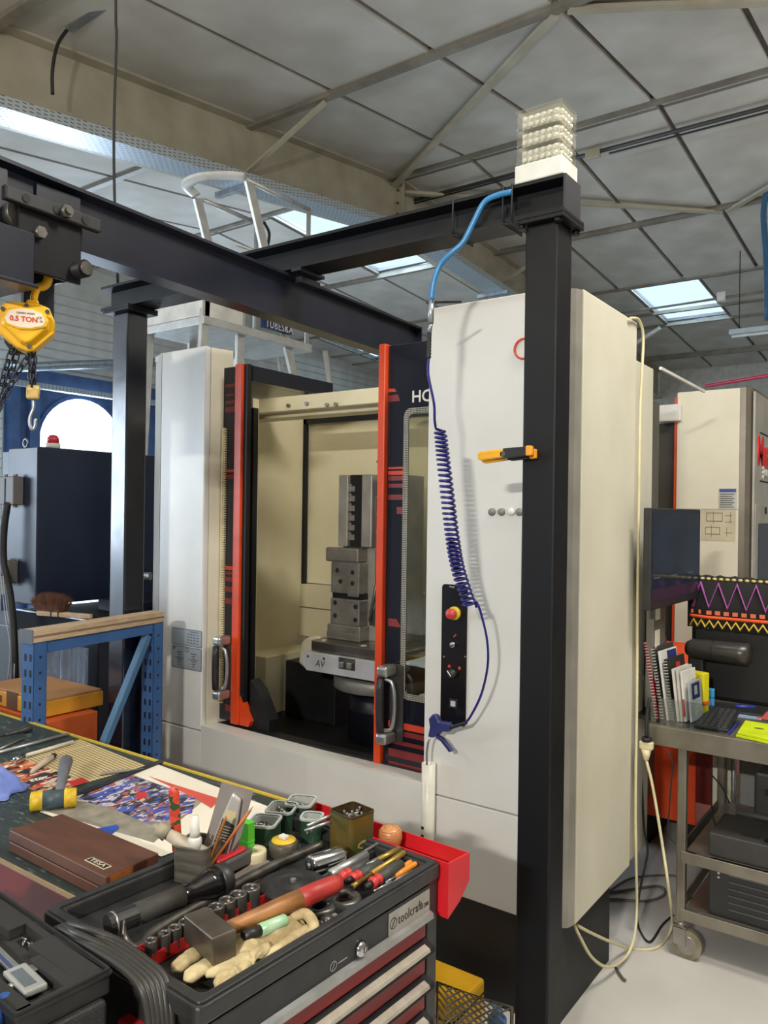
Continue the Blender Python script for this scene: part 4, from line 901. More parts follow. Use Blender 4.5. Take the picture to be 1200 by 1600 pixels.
MB().box(-.3, .12, -.13, .08, 0, .6).build('box_stack', mat('box_orange2', (176, 80, 36), .6), bx2, bev=.004)
MB(FRONT(.12, -.1405, .70)).box(-.03, .05, -.05, .03, 0, .001).build('hand_hole', M_seal, bx2)
M_sheet = mat('plastic_sheet', (120, 134, 158), .3, alpha=.55, col2=(92, 106, 132), nscale=6, stretch=(6, 6, 1))
ps = MB(); n = 40
v = []; x0 = onY(66, 1000, 2.05); x1 = onY(140, 1000, 2.05)
for k in range(n + 1):
    t = k / n; v.append((x0.x + (x1.x - x0.x) * t, 2.05 + .025 * math.sin(t * 19) + .012 * math.sin(t * 43)))
ps.add([(p[0], p[1], .35) for p in v] + [(p[0] * .999, p[1], 1.036) for p in v], [(k, k + 1, n + 2 + k, n + 1 + k) for k in range(n)], None, True)
o = ps.build('plastic_sheet', M_sheet); md = o.modifiers.new('thick', 'SOLIDIFY'); md.thickness = .002
tag(o, 'crinkled translucent plastic sheet hanging below the machine bed behind the blue rack', 'sheet')
# ================================================================ workbench
ZB = .90
M_green = mat('bench_green', (112, 126, 118), .4, col2=(42, 52, 50), nscale=34, lo=.58, hi=.74, stretch=(1, 4, 1), rough2=.65)
bn = thing('workbench', 'dark green topped workbench with yellow edge and dark red drawers', 'workbench', (-2.6, 1.2, 0))
yN, yF, xE, xS_ = .885, 1.50, -1.29, -4.2
def BN(): return MB(T(2.6, -1.2, 0))
BN().box(xS_, xE, yN, yF, ZB - .035, ZB).build('bench_top', M_green, bn, bev=.003)
BN().box(xS_, xE, yF, yF + .008, ZB - .035, ZB + .004).build('yellow_edge', mat('edge_yellow', (206, 178, 60), .5), bn)
BN().box(xS_, xE, yN - .004, yN, ZB - .006, ZB + .003).build('front_edge', mat('edge_wood', (150, 128, 96), .6), bn)
BN().box(xS_, xE - .01, yN - .002, yN + .012, ZB - .075, ZB - .007).build('front_rail', mat('bench_red', (104, 22, 28), .4), bn)
BN().box(xS_, xE - .02, yN + .03, yF - .05, .08, ZB - .036).build('drawer_body', mat('bench_red', (104, 22, 28), .4), bn)
for k in range(4): BN().box(-2.2, -1.34, yN + .012, yN + .029, .12 + k * .18, .28 + k * .18).build('drawer', mat('bench_red', (104, 22, 28), .4), bn, bev=.004)
BN().box(xS_, xE - .02, yN + .06, yF - .06, 0, .08).build('plinth', M_seal, bn)
def BP(px, py, z=ZB): p = onZ(px, py, z); return Vector((p.x, p.y, z))
def cloth_thing(): pass
def rod(name, a, b, r, m, par=None, n=10, r2=None):
    return MB().cyl(a, b, r, r2, n=n).build(name, m, par)
# ---- printed sheets
def sheet(name, corners, m, label, cat, z=ZB + .0012):
    P = [BP(px, py, z) for px, py in corners]; base = P[0]
    root = thing(name, label, cat, (base.x, base.y, z - .0008))
    MB().prism([(p.x - base.x, p.y - base.y) for p in P], 0, .0008).build('paper', m, root)
    return root, base
def on_sheet(root, base, corners, m, name, dz, z=ZB + .0012):
    P = [BP(px, py, z) for px, py in corners]
    return MB().prism([(p.x - base.x, p.y - base.y) for p in P], dz, dz + .0003).build(name, m, root)
M_paper = mat('paper_white', (228, 222, 208), .6, col2=(216, 208, 190), nscale=5)
M_news = ramp_mat('calendar_grid', 'ShaderNodeTexBrick', [(0, (150, 134, 96)), (.5, (226, 208, 158))], rough=.6, out='Fac', ins={'Scale': 1.0, 'Mortar Size': .0016, 'Brick Width': .3, 'Row Height': .012}, props={'offset': 0.0}, rot=(0, 0, .1))
def crowd_mat(name, stops, sc_):
    m = bpy.data.materials.new(name); m.use_nodes = True; N = m.node_tree.nodes; L = m.node_tree.links; b = N['Principled BSDF']; b.inputs['Roughness'].default_value = .45
    tc = N.new('ShaderNodeTexCoord'); v1 = N.new('ShaderNodeTexVoronoi'); v1.inputs['Scale'].default_value = sc_; n1 = N.new('ShaderNodeTexNoise'); n1.inputs['Scale'].default_value = sc_ * .8; n1.inputs['Detail'].default_value = 4
    mp = N.new('ShaderNodeMapping'); mp.inputs['Scale'].default_value = (1, .55, 1); mp.inputs['Rotation'].default_value = (0, 0, .5)
    mx = N.new('ShaderNodeMixRGB'); mx.inputs[0].default_value = .55; cr = N.new('ShaderNodeValToRGB'); cr.color_ramp.interpolation = 'CONSTANT'; els = cr.color_ramp.elements
    while len(els) < len(stops): els.new(.5)
    for e_, (p, c) in zip(els, stops): e_.position = p; e_.color = lin(c)
    L.new(tc.outputs['Object'], mp.inputs[0]); L.new(mp.outputs[0], v1.inputs['Vector']); L.new(mp.outputs[0], n1.inputs['Vector'])
    sp_ = N.new('ShaderNodeSeparateColor'); L.new(v1.outputs['Color'], sp_.inputs[0]); L.new(sp_.outputs[0], mx.inputs[1]); L.new(n1.outputs['Fac'], mx.inputs[2]); L.new(mx.outputs[0], cr.inputs[0]); L.new(cr.outputs[0], b.inputs['Base Color'])
    MATS[name] = m; return m
M_crowd = crowd_mat('team_photo', [(0, (44, 44, 52)), (.34, (64, 80, 156)), (.41, (196, 184, 178)), (.46, (76, 92, 176)), (.53, (180, 92, 84)), (.565, (58, 58, 68)), (.61, (188, 178, 172)), (.66, (74, 84, 134)), (.72, (120, 116, 116))], 42)
M_pics = crowd_mat('calendar_pictures', [(0, (40, 34, 34)), (.36, (190, 92, 40)), (.44, (226, 206, 176)), (.50, (60, 52, 46)), (.55, (214, 150, 110)), (.62, (168, 50, 44)), (.68, (232, 222, 206))], 38)
s1, b1_ = sheet('calendar_sheet', [(-30, 1203), (125, 1155), (228, 1196), (70, 1241)], M_news, 'yellowish printed year calendar sheet lying on the green bench top', 'calendar')
on_sheet(s1, b1_, [(-30, 1204), (32, 1184), (132, 1222), (70, 1240)], M_pics, 'picture_strip', .0008)
on_sheet(s1, b1_, [(104, 1222), (128, 1215), (140, 1221), (116, 1229)], mat('print_red', (206, 54, 52), .5), 'red_field', .0011)
on_sheet(s1, b1_, [(36, 1224), (72, 1207), (84, 1211), (48, 1230)], mat('strip_dark', (52, 46, 44), .5), 'dark_strip', .0011)
tp = BP(61, 1218); text('lettering', '2023', .026, T(tp.x - b1_.x, tp.y - b1_.y, .0018) @ RZ(PI + 1.35), mat('print_bone', (240, 234, 220), .5), s1, bold=.0008)
s2, b2_ = sheet('team_poster', [(62, 1268), (246, 1194), (440, 1268), (252, 1338)], M_paper, 'team photo poster of a crowd in blue and red lying on the bench', 'poster', ZB + .003)
on_sheet(s2, b2_, [(70, 1268), (208, 1212), (318, 1252), (240, 1318)], mat('poster_ground', (150, 144, 130), .55, col2=(120, 116, 104), nscale=20), 'photo_ground', .0008)
on_sheet(s2, b2_, [(118, 1252), (150, 1228), (206, 1213), (306, 1248), (300, 1272), (235, 1290), (170, 1262)], M_crowd, 'photo_crowd', .0011)
on_sheet(s2, b2_, [(232, 1214), (262, 1224), (345, 1250), (330, 1264), (300, 1246)], mat('print_red2', (210, 84, 72), .5), 'red_stripe', .0013)
on_sheet(s2, b2_, [(214, 1240), (226, 1238), (232, 1244), (222, 1250), (212, 1248)], mat('print_red', (206, 54, 52), .5), 'red_shirt', .0015)
tp = BP(290, 1228); text('lettering', 'CALENDRIER', .012, T(tp.x - b2_.x, tp.y - b2_.y, .0012) @ RZ(PI + .15), M_ink, s2) if False else None
s3, b3_ = sheet('plastic_wallet', [(125, 1236), (252, 1186), (256, 1190), (132, 1240)], mat('wallet_black', (34, 34, 36), .3), 'thin black strip between the two printed sheets on the bench', 'strip', ZB + .006)
# ---- blue note under wooden box
s4, b4_ = sheet('blue_note', [(140, 1297), (182, 1288), (186, 1293), (172, 1305)], mat('note_blue', (46, 84, 186), .5), 'small blue paper corner sticking out from under the wooden case', 'paper', ZB + .0055)
# ---- wooden case
W0 = BP(16, 1318); W1 = BP(98, 1290); W3 = BP(166, 1395)
cA, cB, cC, cD = [onZ(*p, ZB + .048) for p in ((14, 1296), (97, 1271), (248, 1333), (166, 1371))]
wc = thing('wooden_case', 'brown wooden instrument case with small plate lying on the bench', 'case', (cA.x, cA.y, ZB + .001))
def q4(P, f=0): c = sum((p for p in P), Vector()) / 4; return [((p.x + (c.x - p.x) * f) - cA.x, (p.y + (c.y - p.y) * f) - cA.y) for p in P]
M_case = mat('case_wood', (92, 58, 42), .42, col2=(78, 47, 34), nscale=7, stretch=(1, 7, 1))
MB().prism(q4([cA, cB, cC, cD]), 0, .022).build('lower_half', M_case, wc, bev=.002)
MB().prism(q4([cA, cB, cC, cD]), .0235, .047).build('lid', M_case, wc, bev=.002)
uu = (cC - cD).normalized(); ee = (cD - cA).normalized()
ec = (cD + cC) / 2 - cA
MB(FR((ec.x, ec.y, .0), (uu.x, uu.y, 0), (0, 0, 1))).box(-.055, .0, .002, .045, 0, .0008).build('end_grain', mat('end_grain', (156, 92, 40), .45, col2=(130, 72, 30), nscale=30), wc)
lp = onZ(153, 1349, ZB + .048) - cA
LX = FR((lp.x, lp.y, .047), ee, Vector((-ee.y, ee.x, 0)))
MB(LX).box(-.033, .033, -.009, .009, 0, .0008).build('plate', mat('plate_ivory', (200, 186, 160), .5), wc)
MB(LX).box(-.03, .03, -.007, .007, .0008, .0012).build('plate_face', M_ink, wc)
text('lettering', 'TESA', .014, LX @ T(0, 0, .0014), mat('plate_ivory', (200, 186, 160), .5), wc, sx=1.6)
# ---- mallet
ma, mb2 = BP(47, 1254, ZB + .024), BP(117, 1247, ZB + .024)
ml = thing('soft_mallet', 'dark teal soft-faced mallet with yellow heads on the bench', 'mallet', (ma.x, ma.y, ZB + .002))
dm = mb2 - ma; Lm = dm.length; X = FR((0, 0, .024), dm, (0, 0, 1)); M_teal = mat('mallet_teal', (66, 84, 92), .5, col2=(54, 70, 78), nscale=20)
X2 = X @ RY(PI / 2)
MB(X).cyl((.028, 0, 0), (Lm - .024, 0, 0), .0225, n=20).build('head', M_teal, ml)
M_mfy = mat('mallet_yellow', (222, 194, 40), .5, col2=(188, 150, 30), nscale=40)
for a, b in ((0, .03), (Lm - .026, Lm + .004)): MB(X).tube([(a, 0, 0), (a + .002, 0, 0), (b - .002, 0, 0), (b, 0, 0)], [.019, .0232, .0232, .021], 20).build('face', M_mfy, ml)
hv = BP(106, 1186, ZB + .05) - ma; hs_ = dm * .62
MB().tube([hs_ + Vector((0, 0, .024)), hs_.lerp(hv, .3) + Vector((0, 0, .03)), hs_.lerp(hv, .55) + Vector((0, 0, .033)), hs_.lerp(hv, .8) + Vector((0, 0, .036)), hv + Vector((0, 0, .02))], [.011, .0115, .015, .018, .012], 12).build('handle', mat('mallet_grip', (104, 106, 112), .6, col2=(90, 92, 98), nscale=20), ml)
# ---- socket, file handle, screwdriver, rods, scraper
kp = BP(24, 1190, ZB + .012); kq = BP(38, 1184, ZB + .012)
ks = thing('chrome_socket', 'chrome hex socket lying on its side at the calendar edge', 'socket', (kp.x, kp.y, ZB + .0025)); dk = kq - kp; X = Matrix.Translation((0, 0, .0115)) @ dk.to_track_quat('Z', 'Y').to_matrix().to_4x4()
MB(X).lathe([(0, 0), (.010, 0), (.0115, .004), (.0115, .03), (.0085, .03), (.008, .012), (0, .012)], 20).build('socket_body', M_chrome, ks)
MB(X).prism(circ(.008, 6), .0285, .0302).build('hex_opening', M_seal, ks)
fp, fq = BP(48, 1207, ZB + .01), BP(86, 1180, ZB + .01)
fh = thing('file_handle', 'off-white tool handle with a dark end on the calendar', 'handle', (fp.x, fp.y, ZB + .002)); dq = fq - fp
MB().tube([Vector((0, 0, .009)), dq * .1 + Vector((0, 0, .009)), dq * .5 + Vector((0, 0, .009)), dq * .86 + Vector((0, 0, .009))], [.003, .0065, .0085, .0085], 10).build('grip', mat('handle_ivory', (206, 190, 172), .5), fh)
MB().tube([dq * .85 + Vector((0, 0, .009)), dq * .95 + Vector((0, 0, .009)), dq + Vector((0, 0, .009))], [.0087, .0087, .006], 10).build('end_cap', M_rub, fh)
sp0, sp1 = BP(8, 1149, ZB + .01), BP(50, 1138, ZB + .01)
sd = thing('screwdriver', 'dark bulb-handled screwdriver near the yellow bench edge', 'screwdriver', (sp0.x, sp0.y, ZB + .002)); ds = sp1 - sp0
MB().tube([Vector((-.08, 0, .008)) * 0 - ds * .9 + Vector((0, 0, .006)), Vector((0, 0, .008))], .003, 8).build('shaft', M_dsteel, sd)
MB().tube([ds * 0 + Vector((0, 0, .009)), ds * .45 + Vector((0, 0, .009)), ds * .6 + Vector((0, 0, .009)), ds * .8 + Vector((0, 0, .011)), ds * .95 + Vector((0, 0, .011)), ds + Vector((0, 0, .011))], [.005, .007, .0085, .0135, .011, .004], 12).build('handle', mat('handle_dark', (58, 56, 54), .35), sd)
tag(rod('steel_rod', BP(-10, 1178, ZB + .0075), BP(106, 1147, ZB + .0075), .0055, M_alu), 'long thin aluminium rod lying across the green bench top', 'rod')
tag(rod('steel_rod', BP(-4, 1172, ZB + .0045), BP(36, 1154, ZB + .0045), .0035, M_steel), 'short thin steel pin beside the long rod on the bench', 'rod')
tag(rod('rolled_paper', BP(42, 1180, ZB + .010), BP(114, 1159, ZB + .010), .0055, mat('paper_cream', (214, 206, 186), .6)), 'pale rod lying along the far edge of the calendar', 'rod')
sc0, sc1 = BP(157, 1209, ZB + .007), BP(204, 1203, ZB + .007)
sk = thing('scraper', 'small knife with pale flat handle between the calendar and poster', 'knife', (sc0.x, sc0.y, ZB + .0045)); dv = sc1 - sc0
MB(FR((0, 0, 0), dv, Vector((-dv.y, dv.x, 0)))).box(0, dv.length, -.006, .006, 0, .006).build('handle', mat('knife_handle', (150, 140, 132), .5), sk, bev=.002)
MB(FR((0, 0, 0), dv, Vector((-dv.y, dv.x, 0)))).prism([(dv.length, -.004), (dv.length * 1.45, -.001), (dv.length * 1.45, .001), (dv.length, .004)], .001, .003).build('blade', M_steel, sk)
# ---- blue cloth
cl = MB(); n = 22; c0 = BP(-8, 1236); vv = []
rnd = random.Random(3)
for j in range(n):
    for i in range(n):
        u = i / (n - 1) - .5; v = j / (n - 1) - .5; r2 = math.hypot(u, v) * 2
        h = max(0, .052 * (1 - r2 ** 2.6)) + .008 * math.sin(u * 17 + v * 9) * (1 - min(1, r2)) + .006 * math.sin(v * 23 - u * 6) * (1 - min(1, r2)) + .001
        vv.append((u * .14 * (1 + .12 * math.sin(v * 11)), v * .13 * (1 + .1 * math.sin(u * 9)), h))
cl.add(vv, [(j * n + i, j * n + i + 1, (j + 1) * n + i + 1, (j + 1) * n + i) for j in range(n - 1) for i in range(n - 1)], RZ(.4), True)
o = cl.build('blue_cloth', mat('cloth_blue', (122, 140, 206), .8, col2=(100, 118, 188), nscale=12, bump=.2, bscale=200), loc=(c0.x, c0.y, ZB + .002))
o.modifiers.new('thick', 'SOLIDIFY').thickness = .0015
tag(o, 'crumpled light blue work glove at the left edge of the bench', 'glove')
# ================================================================ tool trolley
ZR = .95
FL = onZ(312, 1573, ZR); FRt = onZ(684, 1348, ZR); du = FRt - FL; LU = du.length; aU = math.atan2(du.y, du.x); DV = .418
tcz = thing('tool_trolley', 'black and red tool trolley with tools in its top tray', 'tool trolley', (FL.x, FL.y, 0), (0, 0, aU))
TI = (T(FL.x, FL.y, 0) @ RZ(aU)).inverted()
def CL(px, py, z=ZR): return TI @ onZ(px, py, z)
M_chest = mat('chest_black', (34, 34, 35), .42, col2=(44, 44, 45), nscale=30)
M_tray = mat('tray_black', (26, 26, 27), .4, col2=(46, 46, 46), nscale=14, lo=.5, hi=.8, bump=.15, bscale=220)
M_cred = mat('chest_red', (150, 26, 34), .35)
M_redb = mat('tray_red', (212, 34, 44), .38)
MB().box(.012, LU - .034, .03, DV - .01, .12, .905).build('cabinet_body', M_chest, tcz)
for u0 in (0, LU - .034): MB().box(u0, u0 + .034, .0, .035, .12, .925).build('corner_post', M_chest, tcz, bev=.003)
for u0 in (0, LU - .034): MB().box(u0, u0 + .034, DV - .035, DV, .12, .925).build('corner_post', M_chest, tcz, bev=.003)
for u0 in (.03, LU - .03):
    for v0 in (.05, DV - .05):
        w_ = MB(T(u0, v0, .055)).cyl((0, -.015, 0), (0, .015, 0), .055, n=20).build('caster_wheel', M_rub, tcz)
        MB(T(u0, v0, .055)).box(-.03, .03, -.025, .025, .05, .07).build('caster_fork', M_galv, tcz)
ZF = .922
tp = MB().box(.004, LU - .004, .004, DV - .004, .905, ZF)
tp.build('tray_floor', M_tray, tcz)
MB().ring(rrect(-.006, LU + .006, -.006, DV + .006, .014), rrect(.022, LU - .022, .022, DV - .022, .012), ZF, ZR).build('tray_rim', M_tray, tcz, bev=.004)
MB().ring(rrect(.0, LU + .0, .0, DV + .0, .01), rrect(.014, LU - .014, .014, DV - .014, .01), ZR - .001, ZR + .004).build('rim_lip', M_tray, tcz, bev=.002)
# front: rim, plate, lock, drawers
MB().box(.006, LU - .03, -.004, .03, .862, .918).build('top_fascia', M_chest, tcz, bev=.002)
MB().prism([(0, .872), (-.014, .868), (-.016, .858), (0, .856)], .01, LU - .034, Matrix(((0, 0, 1, 0), (1, 0, 0, 0), (0, 1, 0, 0), (0, 0, 0, 1)))).build('fascia_strip', M_alu, tcz)
pl0 = LU - .165
FP = lambda u, z, o=.0: FR((u, -.0045 - o, z), (1, 0, 0), (0, 0, 1))
plate = MB(FP(0, 0)).prism([(pl0, .866), (LU - .036, .866), (LU - .036, .913), (pl0, .913)], 0, .0015).build('name_plate', mat('plate_steel', (176, 172, 164), .4, .5, col2=(156, 152, 144), nscale=20), tcz)
text('lettering', 'toolcraft', .026, FP(pl0 + .028, .892, .0018), M_ink, plate, align='LEFT', sx=.72); text('lettering', 'TT-200', .012, FP(LU - .04, .887, .0018), M_ink, plate, align='RIGHT', sx=.7)
MB(FP(pl0 + .0135, .892, .0015)).ring(circ(.0105, 20), circ(.0092, 20), 0, .0005).box(-.001, .001, -.009, .009, 0, .0005, RZ(-.6)).build('logo', M_ink, plate)
MB(FP(LU - .245, .885)).lathe([(0, 0), (.0135, 0), (.0135, .004), (.010, .009), (0, .009)], 20).build('lock', M_chrome, tcz)
MB(FP(LU - .245, .885, .009)).box(-.001, .001, -.005, .005, 0, .0005).build('keyhole', M_seal, tcz)
MB(FP(LU - .315, .885)).ring(circ(.0085, 16), circ(.0072, 16), 0, .0004).box(-.0006, .0006, -.006, .006, 0, .0004, RZ(-.5)).box(.012, .035, -.001, .0008, 0, .0004).build('logo', mat('print_dimgrey', (150, 150, 148), .5), tcz)
for k in range(7):
    zt = .850 - k * .0705
    dw = MB().prism([(0, zt - .030), (.012, zt - .034), (.012, zt), (0, zt - .004)], .022, LU - .04, Matrix(((0, 0, 1, 0), (1, 0, 0, 0), (0, 1, 0, 0), (0, 0, 0, 1)))).build('drawer', M_cred, tcz)
    MB().box(.016, LU - .036, .004, .02, zt - .062, zt - .034).build('drawer_lip_back', M_chest, dw)
    MB().prism([(.004, zt - .036), (-.018, zt - .044), (-.022, zt - .054), (.004, zt - .064)], .014, LU - .036, Matrix(((0, 0, 1, 0), (1, 0, 0, 0), (0, 1, 0, 0), (0, 0, 0, 1)))).build('drawer_handle', mat('handle_black', (26, 26, 28), .4), dw)
    MB().prism([(-.007, zt - .0395), (-.0185, zt - .0438), (-.0210, zt - .0485), (-.0220, zt - .0480), (-.0195, zt - .0428), (-.007, zt - .0382)], .03, LU - .052, Matrix(((0, 0, 1, 0), (1, 0, 0, 0), (0, 1, 0, 0), (0, 0, 0, 1)))).build('handle_strip', mat('strip_bone', (180, 172, 158), .45, .3, col2=(160, 150, 136), nscale=30), dw)
# red side tray
sx0, sx1 = LU + .006, LU + .085
st = MB(); 
st.prism([(sx0, .95), (sx0, .845), (sx1 - .03, .862), (sx1, .90), (sx1, .95)], -.012, -.010, FR((0, 0, 0), (1, 0, 0), (0, 0, 1)) @ T(0, 0, -.0)) if False else None
prf = [(sx0, .952), (sx0, .842), (sx1 - .035, .862), (sx1, .892), (sx1, .948), (sx1 - .003, .948), (sx1 - .003, .894), (sx1 - .036, .865), (sx0 + .003, .846), (sx0 + .003, .952)]
XZ = FR((0, 0, 0), (1, 0, 0), (0, 0, 1))
MB(XZ).prism(prf, -DV + .01, .018).build('side_tray', M_redb, tcz)
endp = [(sx0, .952), (sx0, .842), (sx1 - .035, .862), (sx1, .892), (sx1, .948)]
MB(XZ).prism(endp, .018, .022).build('side_tray_end', M_redb, tcz); MB(XZ).prism(endp, -DV + .006, -DV + .01).build('side_tray_end', M_redb, tcz)
MB().box(sx0 + .01, sx1 - .01, .0, .09, .90, .912).build('tray_divider', mat('gold_bar', (182, 140, 50), .4, .4), tcz)
# compartment ridges in the tray
a0 = CL(640, 1395, ZF); 
cmp0 = .345
for (u0, u1, v0, v1) in ((cmp0, cmp0 + .012, .022, .15), (cmp0, LU - .022, .142, .152), (cmp0 - .0, LU - .022, .022, .030)):
    MB().box(u0, u1, v0, v1, ZF, ZR - .006).build('tray_divider', M_tray, tcz, bev=.004)

WX = T(FL.x, FL.y, 0) @ RZ(aU)
def tray_thing(name, label, cat, u, v, z, rz=0, rot=None, group=None):
    p = WX @ Vector((u, v, z)); return thing(name, label, cat, p, rot or (0, 0, aU + rz), group)
def seg_thing(name, label, cat, pa, pb, za, zb, group=None):
    """thing with local +x from pixel a to pixel b on the tray; returns root and length"""
    A = onZ(*pa, za); B = onZ(*pb, zb); A = Vector((A.x, A.y, za)); B = Vector((B.x, B.y, zb)); d_ = B - A
    pit = -math.atan2(d_.z, math.hypot(d_.x, d_.y))
    return thing(name, label, cat, A, (0, pit, math.atan2(d_.y, d_.x)), group), d_.length
def xl(prof_, n=18, M=None): 
    """lathe with its axis along local x"""
    return MB(M).lathe([(r, z) for z, r in prof_], n, RY(PI / 2))
# ---- torch
r_, L_ = seg_thing('torch', 'long black metal torch lying in the tool tray', 'torch', (168, 1447), (356, 1371), ZF + .03, ZF + .036)
xl([(0, 0), (0, .018), (.008, .0195), (.012, .0185), (.05, .0185), (.05, .0185)]).build('tail_cap', M_plas, r_)
xl([(.05, 0), (.05, .0192), (.14, .0192), (.14, 0)]).build('grip', mat('knurled_black', (62, 60, 56), .6, .3, bump=.5, bscale=500), r_)
xl([(.14, 0), (.14, .0178), (L_ * .68, .0178), (L_ * .74, .022), (L_ * .82, .027), (L_ * .9, .029), (L_ * .9, 0)]).build('barrel', mat('gloss_black', (18, 18, 19), .18), r_)
xl([(L_ * .9, 0), (L_ * .9, .0275), (L_ * .93, .030), (L_ * .98, .030), (L_, .026), (L_, 0)]).build('bezel', M_plas, r_)
xl([(.009, .0200), (.0125, .0200), (.0125, .0180), (.009, .018), (.009, .02)]).build('end_ring', M_steel, r_)
MB().cyl((L_ * .62, 0, .016), (L_ * .62, 0, .021), .006, n=10).build('switch', M_rub, r_)
# ---- pry bar
P_ = [onZ(*p, z) for p, z in (((194, 1437), ZF + .055), ((196, 1466), ZF + .03), ((209, 1481), ZF + .018), ((226, 1474), ZF + .014), ((240, 1456), ZF + .014), ((300, 1420), ZF + .014), ((420, 1355), ZF + .014), ((480, 1329), ZF + .014), ((503, 1319), ZF + .016))]
pb = thing('pry_bar', 'long steel pry bar with curved claw lying across the tool tray', 'pry bar', (P_[5].x, P_[5].y, ZF + .001))
sm_ = smoothpts([p - Vector((P_[5].x, P_[5].y, ZF + .001)) for p in P_], 5); nn = len(sm_)
MB().tube(sm_, [.002 + .0075 * min(1, k / 7) for k in range(nn)], 8, flat=.7).build('bar', mat('worn_steel', (112, 108, 102), .35, .85, col2=(74, 70, 66), nscale=30), pb)
# ---- socket rack
q0_, q1_ = CL(222, 1500, ZF), CL(418, 1395, ZF)
sr, Ls = seg_thing('socket_rack', 'red metal socket rail holding a row of black impact sockets', 'rack', (226, 1505), (420, 1400), ZF + .002, ZF + .002)
MB().prism([(0, -.018), (Ls, -.018), (Ls, .018), (0, .018)], 0, .003).box(0, Ls, -.019, -.017, 0, .02).box(0, Ls, .017, .019, 0, .02).box(-.001, .001, -.019, .019, 0, .02).box(Ls - .001, Ls + .001, -.019, .019, 0, .02).build('rail', mat('rack_red', (178, 36, 34), .35, col2=(160, 28, 28), nscale=20), sr)
MB().box(.02, .028, -.014, -.006, .003, .04).build('pin', M_dsteel, sr)
def socket_mesh(r, h):
    n = 20; m = MB(); m.lathe([(0, 0), (r * .92, 0), (r, .003), (r, h - .002), (r * .95, h), (r * .72, h), (r * .68, h - .004), (r * .66, h - .012), (0, h - .012)], n); return m
spx = ((236, 1469), (257, 1458), (273, 1449), (290, 1440), (306, 1432), (323, 1424), (338, 1416), (355, 1406), (372, 1397), (392, 1387))
sords = ('first', 'second', 'third', 'fourth', 'fifth', 'sixth', 'seventh', 'eighth', 'ninth', 'tenth')
for k, pxy in enumerate(spx):
    r = .0098 + .0008 * k; hgt = .036
    zt = ZF + .006 + hgt
    p = onZ(pxy[0], pxy[1] - 2, zt)
    s_ = thing('impact_socket', 'black impact socket, %s from the claw end of the row in the red rail' % sords[k], 'socket', (p.x, p.y, ZF + .0055), (0, 0, k * .7), 'impact sockets in the red rail')
    socket_mesh(r, hgt).build('socket_body', M_dsteel, s_)
    MB().prism(circ(r * .7, 6), hgt - .011, hgt - .0095).build('hex_recess', M_seal, s_)
# ---- hammer
M_hwood = mat('hammer_wood', (168, 116, 66), .45, col2=(116, 74, 42), nscale=9, stretch=(1.5, 8, 8))
hm, Lh = seg_thing('hammer', 'club hammer with worn wooden handle and red end lying on the gloves', 'hammer', (330, 1462), (532, 1378), ZF + .05, ZF + .055)
MB().box(-.022, .02, -.045, .05, -.022, .022).build('head', mat('hammer_steel', (120, 112, 100), .38, .75, col2=(88, 80, 70), nscale=14), hm, bev=.003)
MB().tube([(.015, 0, 0), (Lh * .2, 0, 0), (Lh * .45, 0, 0), (Lh * .66, 0, 0)], [.0115, .0125, .015, .0165], 14).build('handle', M_hwood, hm)
MB().tube([(Lh * .655, 0, 0), (Lh * .8, 0, 0), (Lh * .94, 0, 0), (Lh * .99, 0, 0), (Lh, 0, 0)], [.0166, .0172, .0165, .013, .006], 14).build('red_end', mat('handle_red', (178, 54, 46), .45, col2=(150, 40, 36), nscale=12), hm)
# ---- gloves
gl = thing('work_gloves', 'pair of cream leather work gloves under the hammer in the tray', 'gloves', onZ(380, 1490, ZF + .002))
G0 = onZ(380, 1490, ZF + .002); M_glv = mat('glove_leather', (198, 182, 140), .9, col2=(150, 130, 92), nscale=30, bump=.4, bscale=160)
def GP(px, py, z): return onZ(px, py, z) - Vector((G0.x, G0.y, ZF + .002))
_ct = bpy.data.textures.new('crumple', 'CLOUDS'); _ct.noise_scale = .026; _ct.noise_depth = 2
def crumple(o, k=.006):
    s_ = o.modifiers.new('sub', 'SUBSURF'); s_.levels = s_.render_levels = 2
    d_ = o.modifiers.new('crumple', 'DISPLACE'); d_.texture = _ct; d_.strength = k; d_.mid_level = .5; d_.texture_coords = 'GLOBAL'
def finger(pts, rr, name='finger', par=gl):
    MB().tube(smoothpts([GP(*p) for p in pts], 5), [rr[min(int(k / 5), len(rr) - 1)] + (rr[min(int(k / 5) + 1, len(rr) - 1)] - rr[min(int(k / 5), len(rr) - 1)]) * (k % 5) / 5 for k in range((len(pts) - 1) * 5 + 1)], 14, flat=.72).build(name, M_glv, par); crumple(par.children[-1])
zg = ZF + .016
finger([(268, 1520, zg), (276, 1512, zg + .004), (300, 1494, zg + .006), (330, 1478, zg + .006)], [.004, .014, .0155, .014])
finger([(288, 1533, zg), (296, 1527, zg + .004), (318, 1512, zg + .006), (350, 1492, zg + .006)], [.004, .0135, .0145, .014])
finger([(320, 1526, zg), (330, 1519, zg + .004), (356, 1510, zg + .005), (390, 1494, zg + .008)], [.004, .011, .013, .014])
finger([(336, 1543, zg), (346, 1536, zg), (372, 1518, zg + .002), (400, 1492, zg + .006), (420, 1480, zg + .008)], [.004, .012, .012, .0105, .012], 'thumb')
pm = MB(); n = 18; vv = []
A_, B_, C_, D_ = GP(322, 1470, ZF + .02), GP(470, 1425, ZF + .02), GP(486, 1452, ZF + .02), GP(366, 1515, ZF + .02)
